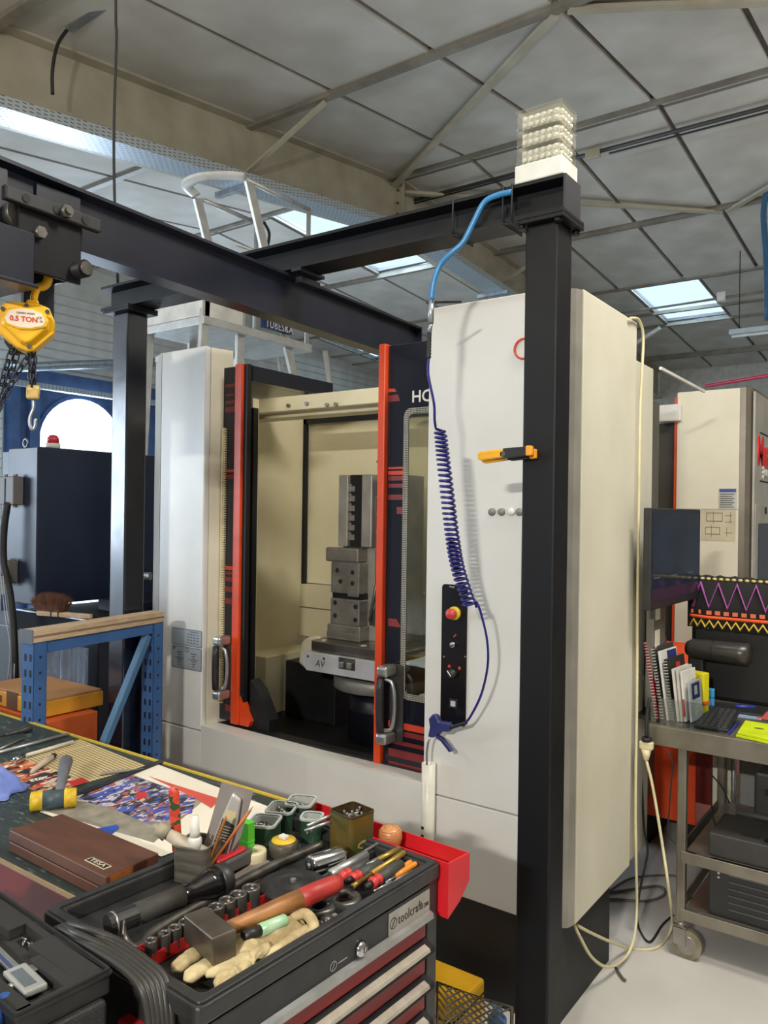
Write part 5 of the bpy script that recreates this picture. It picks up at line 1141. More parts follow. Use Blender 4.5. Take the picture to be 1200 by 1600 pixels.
for j in range(n):
    for i in range(n):
        u = i / (n - 1); v = j / (n - 1); p = A_.lerp(B_, u).lerp(D_.lerp(C_, u), v)
        e_ = min(1, 4 * min(u, 1 - u) + .15) * min(1, 4 * min(v, 1 - v) + .05)
        vv.append((p.x, p.y, .004 + .028 * e_ + .006 * math.sin(u * 15 + v * 6) * e_ + .004 * math.sin(v * 18 - u * 5) * e_))
pm.add(vv, [(j * n + i, j * n + i + 1, (j + 1) * n + i + 1, (j + 1) * n + i) for j in range(n - 1) for i in range(n - 1)], None, True)
o = pm.build('palm', M_glv, gl); o.modifiers.new('t', 'SOLIDIFY').thickness = -.004; crumple(o, .009)
finger([(440, 1448, zg + .012), (462, 1432, zg + .02), (478, 1428, zg + .022), (490, 1446, zg + .014), (478, 1466, zg)], [.006, .010, .011, .010, .006], 'cuff')
finger([(395, 1496, zg), (430, 1484, zg + .004), (462, 1462, zg + .006), (484, 1450, zg + .008)], [.008, .009, .011, .010], 'cuff')
# ---- vial
vr, Lv = seg_thing('spirit_vial', 'small tube marker with green label lying against the hammer handle', 'tube', (380, 1464), (447, 1437), ZF + .042, ZF + .042)
xl([(0, 0), (0, .009), (Lv * .38, .009), (Lv * .38, 0)]).build('cap', M_plas, vr)
xl([(Lv * .38, 0), (Lv * .38, .0105), (Lv * .96, .0105), (Lv, .008), (Lv, 0)]).build('body', mat('vial_green', (150, 190, 150), .3, col2=(186, 206, 180), nscale=40), vr)
# ---- cutting disc
dp = CL(458, 1383, ZF + .02); ddk = tray_thing('backing_disc', 'black rubber backing disc lying flat in the middle of the tray', 'disc', dp.x, dp.y, ZF + .001)
MB().lathe([(0, 0), (.044, 0), (.046, .004), (.046, .014), (.0, .014)], 32).build('red_base', mat('disc_red', (150, 70, 62), .5), ddk)
MB().lathe([(0, .014), (.062, .014), (.064, .018), (.062, .022), (.035, .025), (.033, .022), (.022, .022), (.02, .026), (0, .026)], 40).build('disc', M_rub, ddk)
MB().prism(circ(.006, 6), .026, .031).build('nut', M_steel, ddk)
# ---- abrasive plate, pipe shackles, adaptor
sh = [CL(*p, ZF + .004) for p in ((357, 1372), (408, 1340), (438, 1352), (380, 1388))]
o = MB().prism([(p.x - sh[0].x, p.y - sh[0].y) for p in sh], 0, .003).build('abrasive_sheet', mat('abrasive_brown', (124, 114, 106), .9, bump=.5, bscale=600))
o.location = WX @ Vector((sh[0].x, sh[0].y, ZF + .001)); o.rotation_euler = (0, 0, aU); tag(o, 'flat brown abrasive sheet between the torch and the pry bar', 'sheet')
def shackle(px, py, sc_, lab):
    p = CL(px, py, ZF + .01); t_ = tray_thing('pipe_clamp', lab, 'clamp', p.x, p.y, ZF + .001, .5)
    pts = smoothpts([(-.02 * sc_, .018 * sc_, .011), (-.026 * sc_, 0, .011), (-.012 * sc_, -.02 * sc_, .011), (.012 * sc_, -.02 * sc_, .011), (.026 * sc_, 0, .011), (.02 * sc_, .018 * sc_, .011)], 5)
    MB().tube(pts, .009, 8).build('jaw', M_dsteel, t_)
    MB().box(-.03 * sc_, .03 * sc_, .012 * sc_, .026 * sc_, .004, .02).build('bridge', M_dsteel, t_, bev=.003)
    MB().cyl((0, .02 * sc_, .02), (0, .02 * sc_, .032), .008, n=6).build('screw', M_steel, t_)
shackle(500, 1420, 1.0, 'dark steel open clamp nearest the hammer handle end')
shackle(538, 1408, 1.05, 'dark steel clamp block beside the tray corner divider')
r_, L_ = seg_thing('socket_adaptor', 'short dark steel socket adaptor in front of the open clamp', 'adaptor', (488, 1449), (527, 1433), ZF + .012, ZF + .012)
xl([(0, 0), (0, .008), (L_ * .25, .008), (L_ * .25, .006), (L_ * .4, .006), (L_ * .4, .0105), (L_ * .75, .0105), (L_ * .75, 0)]).build('body', M_dsteel, r_)
MB().box(L_ * .75, L_, -.006, .006, -.006, .006).build('square_drive', M_steel, r_, bev=.001)
# ---- big chrome cylinder
r_, L_ = seg_thing('large_socket', 'large polished steel spindle socket in the tray beside the green tin', 'socket', (484, 1352), (536, 1336), ZF + .022, ZF + .022)
xl([(0, 0), (0, .018), (.004, .0195), (L_ * .9, .0195), (L_, .018), (L_, 0)], 24).build('body', M_chrome, r_)
xl([(-.001, 0), (-.001, .015), (.001, .015), (.001, 0)]).build('bore', M_rub, r_)
xl([(-.004, 0), (-.004, .006), (.001, .006), (.001, 0)], 6).build('drive', M_steel, r_)
# ---- screwdrivers and small tools in the compartment
def driver(name, lab, cat, pa, pb, za, zb, parts):
    t_, L__ = seg_thing(name, lab, cat, pa, pb, za, zb, None)
    for nm, prf_, m in parts: xl([(a * L__, r) for a, r in prf_], 10).build(nm, m, t_)
    return t_
zc_ = ZF + .012
M_brass = mat('brass', (186, 156, 82), .35, .8, col2=(156, 126, 60), nscale=20); M_omb = mat('amber_plastic', (222, 140, 44), .35); M_gripg = mat('grip_grey', (66, 66, 64), .55, bump=.3, bscale=300); M_rring = mat('ring_red', (204, 60, 58), .4)
driver('punch', 'slim pale steel scriber lying against the green tin', 'scriber', (520, 1384 - 24), (590, 1318), zc_, zc_ + .02, [('shaft', [(0, 0), (0, .003), (1, .003), (1, 0)], M_alu)])
driver('chisel', 'thick bright steel punch beside the red-ringed screwdrivers', 'punch', (517, 1364 + 2), (572, 1336), zc_ + .008, zc_ + .012, [('body', [(0, 0), (0, .010), (1, .010), (1, 0)], M_alu)])
driver('screwdriver', 'red-ringed screwdriver furthest left in the compartment', 'screwdriver', (532, 1371), (574, 1348), zc_ + .01, zc_ + .012, [('ring', [(0, 0), (0, .009), (.12, .011), (.2, .007), (.28, .011), (.34, .009), (.34, 0)], M_rring), ('grip', [(.34, 0), (.34, .009), (1, .0095), (1, 0)], M_gripg)])
driver('screwdriver', 'red-ringed screwdriver in the middle with thick grey grip', 'screwdriver', (541, 1378), (595, 1350), zc_ + .016, zc_ + .014, [('tip', [(0, 0), (0, .006), (.14, .007), (.14, 0)], M_plas), ('ring', [(.14, 0), (.14, .009), (.2, .012), (.27, .007), (.33, .012), (.38, .009), (.38, 0)], M_rring), ('grip', [(.38, 0), (.38, .0095), (.6, .0115), (1, .0105), (1, 0)], M_gripg)])
driver('screwdriver', 'red-ringed screwdriver nearest the front of the trolley', 'screwdriver', (572, 1386), (626, 1351), zc_ + .016, zc_ + .014, [('tip', [(0, 0), (0, .006), (.14, .007), (.14, 0)], M_plas), ('ring', [(.14, 0), (.14, .009), (.2, .012), (.27, .007), (.33, .012), (.38, .009), (.38, 0)], M_rring), ('grip', [(.38, 0), (.38, .0095), (.6, .0115), (1, .0105), (1, 0)], M_gripg)])
driver('brass_punch', 'long brass punch lying between two red-ringed screwdrivers', 'punch', (551, 1385), (632, 1332), zc_ + .02, zc_ + .022, [('point', [(0, 0), (0, .005), (.12, .005), (.12, .004), (.36, .004), (.36, 0)], M_brass), ('body', [(.36, 0), (.36, .006), (.97, .0065), (1, .005), (1, 0)], M_brass)])
driver('brass_punch', 'shorter brass punch at the back of the compartment', 'punch', (574, 1352), (624, 1327), zc_ + .02, zc_ + .022, [('collet', [(0, 0), (0, .004), (.3, .006), (.3, 0)], M_alu), ('body', [(.3, 0), (.3, .006), (1, .0065), (1, 0)], M_brass)])
driver('dark_punch', 'dark steel punch right of the long brass punch', 'punch', (561, 1379), (608, 1355), zc_ + .004, zc_ + .006, [('body', [(0, 0), (0, .006), (.8, .007), (1, .006), (1, 0)], M_dsteel)])
for k, (pa, pb, lb) in enumerate((((588, 1384), (645, 1345), 'left of the two amber-handled needle files'), ((602, 1379), (652, 1348), 'right of the two amber-handled needle files'))):
    driver('needle_file', lb, 'file', pa, pb, zc_ + .006, zc_ + .01, [('blade', [(0, 0), (0, .002), (.3, .003), (.3, 0)], M_alu), ('handle', [(.3, 0), (.3, .0045), (.5, .006), (.9, .006), (1, .004), (1, 0)], M_omb)])
for k, (pa, pb, lb) in enumerate((((594, 1392), (664, 1346), 'longest thin steel needle along the front of the compartment'), ((584, 1392), (612, 1378), 'short thin steel needle by the compartment divider'), ((590, 1347), (612, 1330), 'slim steel needle at the back of the compartment'), ((640, 1352), (660, 1340), 'short steel hook at the right end of the compartment'))):
    driver('steel_needle', lb, 'needle', pa, pb, zc_ + .002, zc_ + .004, [('shaft', [(0, 0), (0, .0022), (1, .0026), (1, 0)], M_alu)])
# ---- items standing behind: pot with contents
pp = onZ(300, 1372, ZF + .002); ph = onZ(300, 1372, ZF)
pot = thing('tool_pot', 'dark square pot of glue tubes and pencils standing in the tray corner', 'pot', (pp.x, pp.y + .015, ZF + .001), (0, 0, aU + .35))
w2 = .036; hp_ = .068
M_pot = mat('pot_grey', (112, 106, 96), .5, .3, col2=(70, 66, 60), nscale=8, stretch=(1, 1, 8)); M_potin = mat('pot_olive', (150, 142, 112), .6, col2=(120, 112, 84), nscale=10)
MB().ring(rrect(-w2, w2, -w2, w2, .010), rrect(-w2 + .0015, w2 - .0015, -w2 + .0015, w2 - .0015, .009), 0, hp_).prism(rrect(-w2 + .001, w2 - .001, -w2 + .001, w2 - .001, .009), 0, .002).build('pot_body', M_pot, pot)
MB().ring(rrect(-w2 - .0005, w2 + .0005, -w2 - .0005, w2 + .0005, .0105), rrect(-w2 + .002, w2 - .002, -w2 + .002, w2 - .002, .009), hp_ - .001, hp_ + .002).build('pot_rim', M_steel, pot)
PB = Vector((pp.x, pp.y + .015, ZF + .001))
def stick(name, lab, cat, pa, pb, dpt, parts, flat=1.0):
    """tool leaning in the pot: pixel a (low) to pixel b (top), both at camera depth dpt"""
    A = Vector((0, 0, EYE)) + ray(*pa) * dpt; B = Vector((0, 0, EYE)) + ray(*pb) * dpt; d_ = B - A
    t_ = bpy.data.objects.new(name, None); COL.objects.link(t_); t_['label'] = lab; t_['category'] = cat; t_.empty_display_size = .03
    t_.matrix_basis = Matrix.Translation(A) @ d_.to_track_quat('Z', 'Y').to_matrix().to_4x4()
    for nm, prf_, m in parts: MB(Matrix.Diagonal((1, flat, 1, 1)) if flat > 0 else Matrix.Diagonal((-flat, 1, 1, 1))).lathe([(r, a * d_.length) for a, r in prf_], 12).build(nm, m, t_)
    return t_
dP = (PB - Vector((0, 0, EYE))).dot(_f)
stick('glue_tube', 'crumpled white glue tube leaning out of the pot to the left', 'tube', (322, 1338), (240, 1290), dP - .005, [('tube', [(0, 0), (0, .016), (.4, .014), (.75, .011), (.75, 0)], mat('tube_white', (206, 196, 178), .5, col2=(170, 160, 140), nscale=30)), ('cap', [(.74, 0), (.74, .016), (.93, .013), (.94, .006), (1, .006), (1, 0)], mat('tube_cap', (160, 152, 128), .5))])
stick('paint_scraper', 'red and green spotted flat handle standing up in the pot', 'scraper', (277, 1330), (271, 1228), dP + .01, [('handle', [(0, 0), (0, .010), (.5, .0105), (.9, .011), (.98, .008), (1, 0)], crowd_mat('spotted_red', [(0, (52, 76, 40)), (.4, (206, 72, 50)), (.5, (214, 78, 56)), (.6, (196, 64, 44))], 90))], -.35)
stick('spray_bottle', 'small white dropper bottle standing in the pot', 'bottle', (304, 1330), (305, 1274), dP - .008, [('bottle', [(0, 0), (0, .014), (.35, .014), (.42, .010), (.42, 0)], M_white), ('cap', [(.42, 0), (.42, .0105), (.55, .0095), (.98, .007), (1, 0)], M_white)])
stick('pencil', 'short brown pencil leaning in the pot', 'pencil', (322, 1362), (353, 1276), dP - .02, [('shaft', [(0, 0), (0, .0026), (.96, .0030), (1, .002), (1, 0)], mat('pencil_brown', (172, 112, 52), .5))])
stick('pencil', 'longer orange pencil leaning far right out of the pot', 'pencil', (330, 1352), (395, 1260), dP - .015, [('shaft', [(0, 0), (0, .0028), (.9, .0032), (.92, 0)], mat('pencil_orange', (196, 108, 50), .5)), ('tip', [(.9, 0), (.9, .0032), (1, .0008), (1, 0)], M_wood)])
# flat pack card with silver tube (upright)
cdp = dP + .03
A = Vector((0, 0, EYE)) + ray(312, 1218) * cdp; Bc = Vector((0, 0, EYE)) + ray(362, 1232) * cdp; Cc = Vector((0, 0, EYE)) + ray(316, 1330) * cdp
pk = thing('blister_pack', 'grey blister card with a silver sealant tube standing behind the pot', 'blister pack', (Cc.x, Cc.y, Cc.z))
XB = FR((0, 0, 0), Bc - A, A - Cc); wB = (Bc - A).length; hB = (A - Cc).length
MB(XB).prism(rrect(0, wB, 0, hB, .004), -.002, 0).build('card', mat('card_grey', (146, 138, 134), .5), pk)
tb = [(wB * .2, hB * .02), (wB * .78, hB * .02), (wB * .80, hB * .55), (wB * .72, hB * .86), (wB * .42, hB * .92), (wB * .32, hB * .6)]
MB(XB).prism(tb, 0, .012).build('sealant_tube', mat('tube_silver', (206, 204, 200), .3, .3), pk, bev=.004)
MB(XB).prism([(wB * .24, hB * .04), (wB * .74, hB * .04), (wB * .75, hB * .5), (wB * .34, hB * .56)], .0122, .0128).build('tube_label', mat('label_black', (52, 48, 44), .5), pk)
MB(XB).prism([(wB * .36, hB * .58), (wB * .72, hB * .55), (wB * .70, hB * .68), (wB * .40, hB * .68)], .0122, .0128).build('tube_label', mat('label_cream2', (214, 200, 150), .5), pk)
for k in range(6): MB(XB).box(wB * .28, wB * .70, hB * (.25 + .04 * k), hB * (.265 + .04 * k), .0129, .0132).build('print', mat('print_tan', (150, 140, 120), .5), pk)
# green clip
p = onZ(374, 1330, ZF + .02); o = tag(MB().box(-.014, .014, -.01, .01, 0, .075).box(-.015, .015, -.011, .011, .035, .037).build('green_clip', mat('lime_green', (96, 214, 60), .45), bev=.003), 'bright green plastic clip behind the pencils', 'clip'); o.location = (p.x, p.y + .02, ZF + .001)
# multitool, tape roll, tape puck
r_, L_ = seg_thing('utility_knife', 'red and grey rounded utility knife lying beside the pot', 'knife', (334, 1358), (390, 1330), ZF + .02, ZF + .024)
MB().prism(rrect(0, L_, -.016, .016, .014), -.018, .010).build('body', mat('knife_grey', (84, 80, 78), .5), r_, bev=.004)
MB().prism(rrect(.004, L_ * .86, -.010, .014, .010), .010, .016).build('red_shell', mat('knife_red', (198, 40, 52), .4), r_, bev=.004)
p = onZ(396, 1336, ZF + .012); t_ = thing('tape_roll', 'roll of cream tape lying flat beside the utility knife', 'tape', (p.x, p.y, ZF + .001))
MB().lathe([(.012, 0), (.026, 0), (.027, .002), (.027, .02), (.026, .022), (.012, .022), (.012, 0)], 28).build('roll', mat('tape_cream', (216, 204, 168), .5), t_)
p = onZ(443, 1334, ZF + .003); t_ = thing('gauge_puck', 'round dark container with yellow top and white knob behind the pry bar', 'container', (p.x, p.y, ZF + .001))
MB().lathe([(0, 0), (.028, 0), (.031, .004), (.031, .026), (.027, .03), (0, .03)], 28).build('body', mat('puck_dark', (86, 80, 66), .45, col2=(60, 56, 46), nscale=60), t_)
MB().lathe([(0, .03), (.026, .03), (.025, .033), (0, .034)], 28).build('top', mat('puck_yellow', (222, 182, 44), .4), t_)
MB().box(-.009, .009, -.007, .007, .034, .042).build('knob', M_white, t_, bev=.002)
# ---- clear green-tinted plastic boxes on the bench end
M_gbox = mat('box_green', (48, 78, 58), .35, col2=(34, 58, 42), nscale=12); M_rimc = mat('box_rim', (176, 182, 176), .3)
def tub(px, py, w_, d_, h_, lab, rz, z=ZF):
    p = onZ(px, py, z); t_ = thing('plastic_tub', lab, 'tub', (p.x, p.y, z + .001), (0, 0, rz), 'small green tubs of fasteners')
    MB().ring(rrect(-w_, w_, -d_, d_, .012), rrect(-w_ + .002, w_ - .002, -d_ + .002, d_ - .002, .011), 0, h_).prism(rrect(-w_ + .001, w_ - .001, -d_ + .001, d_ - .001, .011), 0, .002).build('tub_body', M_gbox, t_)
    MB().ring(rrect(-w_ - .003, w_ + .003, -d_ - .003, d_ + .003, .014), rrect(-w_ + .002, w_ - .002, -d_ + .002, d_ - .002, .011), h_ - .004, h_ + .001).build('tub_rim', M_rimc, t_)
    MB().ring(rrect(-w_ + .002, w_ - .002, -d_ + .002, d_ - .002, .011), rrect(-w_ + .004, w_ - .004, -d_ + .004, d_ - .004, .011), .01, h_ - .002).build('inner_liner', M_rimc, t_)
    f = MB(); rn = random.Random(int(px))
    for k in range(26):
        c = (rn.uniform(-w_ * .65, w_ * .65), rn.uniform(-d_ * .65, d_ * .65), h_ * .45 + rn.uniform(0, .012)); a = rn.uniform(0, PI); l = .012
        f.cyl(c, (c[0] + l * math.cos(a), c[1] + l * math.sin(a), c[2] + rn.uniform(-.004, .006)), .0028, n=6)
    f.prism(rrect(-w_ + .004, w_ - .004, -d_ + .004, d_ - .004, .010), .002, h_ * .45)
    f.build('fasteners', M_steel, t_, kind='stuff')
tub(413, 1315, .034, .03, .046, 'green plastic tub nearest the pencils', aU + .5)
tub(440, 1293, .034, .03, .046, 'green plastic tub in the middle of the back row', aU + .5)
tub(470, 1282, .034, .03, .046, 'green plastic tub furthest back, against the bench end', aU + .5)
tub(487, 1312, .022, .022, .052, 'narrow green plastic tub beside the tall tin', aU + .5)
for k, (pa, pb, zz) in enumerate((((476, 1298), (516, 1284), ZF + .056), ((480, 1290), (522, 1272), ZF + .066))):
    driver('steel_pliers', ('lower' if k == 0 else 'upper') + ' steel tool lying across the narrow green tub', 'tool', pa, pb, zz, zz + .01, [('shaft', [(0, 0), (0, .003), (.6, .004), (1, .003), (1, 0)], M_alu)])
# ---- tin
M_tin = mat('tin_green', (74, 84, 52), .4, .4, col2=(112, 92, 40), nscale=9, lo=.4, hi=.6); M_tinin = mat('tin_rust', (86, 66, 42), .5, .4, col2=(58, 44, 30), nscale=12)
tn0 = onZ(543, 1334, ZF); tn = thing('tea_tin', 'old green and gold tin full of hex keys at the tray corner', 'tin', (tn0.x - .005, tn0.y + .02, ZF + .001), (0, 0, aU - .12))
wt, dt, ht = .036, .036, .085
MB().ring(rrect(-wt, wt, -dt, dt, .010), rrect(-wt + .001, wt - .001, -dt + .001, dt - .001, .009), 0, ht).build('tin_body', M_tin, tn)
MB().ring(rrect(-wt + .001, wt - .001, -dt + .001, dt - .001, .009), rrect(-wt + .002, wt - .002, -dt + .002, dt - .002, .009), .004, ht - .001).prism(rrect(-wt + .001, wt - .001, -dt + .001, dt - .001, .009), 0, .056).build('tin_inside', M_tinin, tn)
MB().ring(rrect(-wt - .001, wt + .001, -dt - .001, dt + .001, .011), rrect(-wt + .002, wt - .002, -dt + .002, dt - .002, .008), ht - .002, ht + .001).build('tin_rim', mat('tin_rim', (92, 80, 52), .35, .7), tn)
XF = FR((.004, -dt - .0003, .022), (1, 0, 0), (0, 0, 1))
MB(XF).prism(circ(.02, 20, sy=.42), 0, .0006).build('tin_badge', mat('badge_gold', (188, 164, 88), .4, .3), tn); MB(XF).prism(circ(.016, 20, sy=.3), .0006, .001).build('tin_badge_centre', mat('badge_dark', (70, 62, 38), .5), tn)
kk = random.Random(5)
for k in range(9):
    a = kk.uniform(0, 6.28); x = kk.uniform(-.02, .02); y = kk.uniform(-.02, .02); zz = .056 + kk.uniform(0, .012)
    k_ = bpy.data.objects.new('hex_key', MB().tube(smoothpts([(-.016, 0, .0), (.008, 0, .002), (.013, 0, .004), (.014, 0, .014)], 3), .0025, 6).mesh('hex_key', M_steel)); COL.objects.link(k_)
    k_.location = tn.matrix_basis @ Vector((x * .6, y * .6, zz + .004)); k_.rotation_euler = (kk.uniform(-.4, .4), kk.uniform(-.3, .3), a); tag(k_, 'small steel hex key among others inside the green tin', 'hex key', 'hex keys in the green tin')
tn_t = T(0, 0, 0)
# ---- wooden knob in the side tray
p = WX @ Vector((LU + .045, .155, .0)); kn = thing('wooden_awl', 'striped round wooden awl grip standing in the red side tray', 'awl', (p.x, p.y, .868))
MB().lathe([(0, 0), (.016, 0), (.017, .05), (.022, .062), (.026, .078), (.025, .092), (.018, .100), (0, .101)], 24).build('knob', ramp_mat('striped_wood', 'ShaderNodeTexWave', [(0, (176, 112, 66)), (.5, (206, 150, 100)), (1, (150, 88, 50))], scale=(1, 1, 1), rough=.35, interp='LINEAR', props={'wave_type': 'RINGS'}, ins={'Scale': 60.0, 'Distortion': 3.0}), kn)
MB().lathe([(.0175, .046), (.0195, .046), (.0195, .06), (.0175, .06), (.0175, .046)], 20).build('ferrule', M_chrome, kn)
# ================================================================ caliper case at bottom left
ZC = .975
cA2, cB2, cC2 = onZ(14, 1402, ZC), onZ(174, 1512, ZC), onZ(40, 1600, ZC)
ux = (cB2 - cA2); aC = math.atan2(ux.y, ux.x); Lx = ux.length; vx = cC2 - cB2; Ly = abs(-math.sin(aC) * vx.x + math.cos(aC) * vx.y)
cs = thing('caliper_case', 'open black plastic caliper case with foam insert at bottom left', 'case', (cA2.x, cA2.y, ZC - .035), (0, 0, aC))
# local: x from the back-left corner towards the right corner, -y towards the camera
X0 = -.12
MB().ring(rrect(X0, Lx, -Ly, 0, .006), rrect(X0 + .004, Lx - .004, -Ly + .004, -.004, .005), 0, .035).prism(rrect(X0 + .002, Lx - .002, -Ly + .002, -.002, .005), 0, .003).build('tray', M_plas, cs)
MB().ring(rrect(X0 - .003, Lx + .003, -Ly - .003, .003, .007), rrect(X0 + .003, Lx - .003, -Ly + .003, -.003, .005), .027, .030).build('flange', M_plas, cs)
M_foam = mat('foam_black', (40, 39, 38), .9, bump=.3, bscale=400)
fo = MB()
x0, x1, y0, y1 = X0 + .006, Lx - .006, -Ly + .006, -.006
cvx = Lx - .10     # cavities leave blocks of foam
fo.box(x0, x1, y0, y1, .003, .012)
fo.box(x0, Lx * .30, -.045, y1, .012, .030).box(Lx * .30, Lx * .50, -.018, y1, .012, .030).box(Lx * .50, x1 - .012, -.045, y1, .012, .030)
fo.box(Lx * .62, x1 - .012, -.062, -.045, .012, .030)
fo.box(x0, x1, y0, -Ly + .03, .012, .030).box(x1 - .012, x1, y0, y1, .012, .030)
fo.build('foam_insert', M_foam, cs, bev=.002)
MB().box(Lx * .33, Lx * .48, -.038, -.022, .012, .0125).build('cavity_floor', M_seal, cs)
z_ = [MB().tube([(Lx * .34 + k * .006, -.03 + .004 * math.sin(k * 2.1), .016), (Lx * .34 + k * .006 + .012, -.034 + .006 * math.cos(k * 1.7), .017)], .0012, 6) for k in range(6)]
for k, t in enumerate(z_): t.build('loose_pin', M_alu, cs)
cal = thing('digital_caliper', 'silver digital caliper with grey display lying in the black case', 'caliper', cs.matrix_basis @ Vector((0, -.07, .0185)), (0, 0, aC - .06))
MB().box(X0 + .01, Lx * .72, -.008, .008, 0, .004).build('beam', M_alu, cal, bev=.0005)
MB().box(X0 + .01, Lx * .72, -.006, .0, .004, .0044).build('scale', mat('scale_blue', (60, 70, 104), .4), cal)
for k in range(26): MB().box(X0 + .02 + k * .006, X0 + .0205 + k * .006, .001, .006, .004, .0044).build('scale_mark', M_ink, cal)
MB().box(Lx * .62, Lx * .86, -.020, .014, .0, .010).build('display_housing', mat('caliper_grey', (170, 170, 168), .4, .3), cal, bev=.003)
MB().box(Lx * .66, Lx * .82, -.014, .003, .010, .0106).build('display', mat('lcd_grey', (92, 100, 104), .2), cal)
MB().box(Lx * .64, Lx * .70, .012, .045, .0, .006).build('jaw', M_alu, cal, bev=.001)
MB().cyl((Lx * .74, -.03, .004), (Lx * .74, -.018, .004), .005, n=12).build('thumb_wheel', M_steel, cal)
# speckled equipment box under the case
eb_ = thing('speckled_box', 'dark speckled equipment box under the black caliper case', 'box', cs.matrix_basis @ Vector((0, 0, -ZC + .035)), (0, 0, aC))
M_spk = mat('speckled_black', (36, 36, 37), .5, col2=(70, 68, 64), nscale=260, lo=.3, hi=.42)
MB().box(X0 - .1, Lx + .012, -Ly - .1, -.012, 0.55, ZC - .037).build('box_body', M_spk, eb_, bev=.006)
MB().box(X0 - .09, Lx - .0, -Ly - .09, -.02, 0, .55).build('box_stand', M_seal, eb_)
# black hose bundle between case and trolley
hbn = thing('cable_bundle', 'bundle of thick black cables draped between the case and the tool tray', 'cable', onZ(150, 1480, .95))
HB0 = onZ(150, 1480, .95)
for k in range(6):
    o_ = k * 8
    pts = [onZ(86 + o_ * .5, 1452 - o_ * .2, .960 + .004 * (k % 2)), onZ(112 + o_ * .8, 1466 - o_ * .3, .966 + .005 * (k % 3)), onZ(160 + o_ * .7, 1492 - o_ * .5, .968), onZ(200 + o_ * .7, 1520 - o_ * .5, .966), onZ(222 + o_ * .9, 1548 - o_ * .5, .955), onZ(232 + o_ * .9, 1590 - o_ * .2, .92), onZ(236 + o_ * .8, 1640, .87)]
    MB(T(*(-HB0))).tube(smoothpts(pts, 5), .0058, 8).build('cable', mat('cable_rubber', (52, 50, 48), .45), hbn)
# dark upright plate and red drawer edge by the trolley's left side
o = tag(MB().box(-.002, .002, -.10, .0, .45, .905).build('side_shelf', M_seal), 'black upright plate hanging at the left end of the tool trolley', 'plate'); p = onZ(196, 1512, .905); o.location = (p.x, p.y, 0); o.rotation_euler = (0, 0, aU + PI / 2 * 0 + .25)
p = onZ(228, 1590, .86); o = tag(MB().box(-.03, .03, -.03, .03, -.05, 0).box(-.03, .034, -.034, -.03, -.055, .002).build('red_holder', M_redb, bev=.003), 'small red metal holder at the bottom beside the black cables', 'holder'); o.location = (p.x, p.y, .86); o.rotation_euler = (0, 0, aU)
p = onZ(-16, 1596, .96); o = MB().ball((0, 0, 0), .02, sx=1.1, sy=1.4).ball((-.015, .03, 0), .017, sx=1, sy=1.5).build('blue_rag', mat('rag_blue', (36, 84, 160), .7)); o.location = (p.x - .01, p.y, .955); tag(o, 'blue glove finger at the lower left edge of the picture', 'glove')
# ================================================================ second machine
M2 = thing('second_machine', 'beige machine with grey corner and red logo behind the steel cart', 'machine', (-1.2, 5.5, 0))
def W2(M=None): return MB(T(1.2, -5.5, 0) @ (M or Matrix()))
W2T = T(1.2, -5.5, 0)
ym = 4.7; xa2 = -1.285; xb2 = -.945
W2().box(xa2, xb2, ym, 6.5, .1, 2.37).build('side_panel', M_beige, M2, bev=.004)
W2().prism([(xb2 + .001, ym + .002), (xb2 + .03, ym + .005), (-.895, ym + .03), (-.885, ym + .07), (-.885, 6.5), (xb2 + .001, 6.5)], .1, 2.372).build('corner_column', mat('column_taupe', (120, 112, 100), .3, .2), M2)
W2().box(-.884, -.872, ym + .04, 6.5, .1, 2.35).build('front_panel', mat('m2_grey', (178, 174, 164), .4), M2)
W2().box(xa2 - .012, xa2 - .001, ym - .004, ym + .05, .1, 2.34).build('orange_edge', M_org, M2)
W2().box(-1.6, xa2 - .013, ym + .05, 6.5, .1, 2.2).build('dark_door', mat('m2_door', (66, 62, 56), .4), M2)
W2().box(xa2 - .1, xa2 + .03, ym - .03, ym + .05, 2.20, 2.30).build('hinge_block', M_white, M2, bev=.01)
c = onX(1186, 690, -.872); 
tb_ = onX(1184, 728, -.871)
text('lettering', 'Mazak', .36, W2T @ SIDE(-.8715, tb_.y, tb_.z + .16), mat('logo_red', (236, 34, 34), .35, emit=.25), M2, align='LEFT', bold=.012, ext=.006, sx=.8) if False else None
ta = onX(1184, 683, -.871); tb_ = onX(1184, 729, -.871); hgt = ta.z - tb_.z
text('lettering', 'Mazak', hgt * 1.36, W2T @ SIDE(-.8715, ta.y, (ta.z + tb_.z) / 2), mat('logo_red', (240, 30, 30), .35), M2, align='LEFT', bold=.006, ext=.004)
tb_ = onX(1190, 738, -.871); text('lettering', 'INTEGREX', .07, W2T @ SIDE(-.8715, tb_.y, tb_.z), M_white, M2, align='LEFT', bold=.004, ext=.006) if False else None
for k in range(3): W2(SIDE(-.8715, tb_.y + .02, tb_.z + .025 - k * .026)).cyl((0, 0, 0), (0, 0, .01), .012, n=10).build('badge_dot', M_white, M2)
for k in range(2): W2(SIDE(-.8715, tb_.y + .07 + k * .05, tb_.z)).cyl((0, 0, 0), (0, 0, .01), .02, n=12).build('badge_dot', M_white, M2)
for py in (677, 752): 
    q = onX(1190, py, -.8715); W2().box(-.872, -.8705, q.y - .05, q.y + 1.2, q.z - .004, q.z + .004).build('panel_groove', M_seal, M2)
q = onX(1180, 788, -.8715); W2().box(-.873, -.868, q.y, q.y + 1.2, .3, q.z).build('control_frame', mat('m2_grey', (178, 174, 164), .4), M2, bev=.003)
q2 = onX(1185, 818, -.868); W2().box(-.869, -.865, q2.y, q2.y + .5, q2.z - .6, q2.z).build('control_screen', mat('screen_dark', (40, 46, 66), .15), M2)
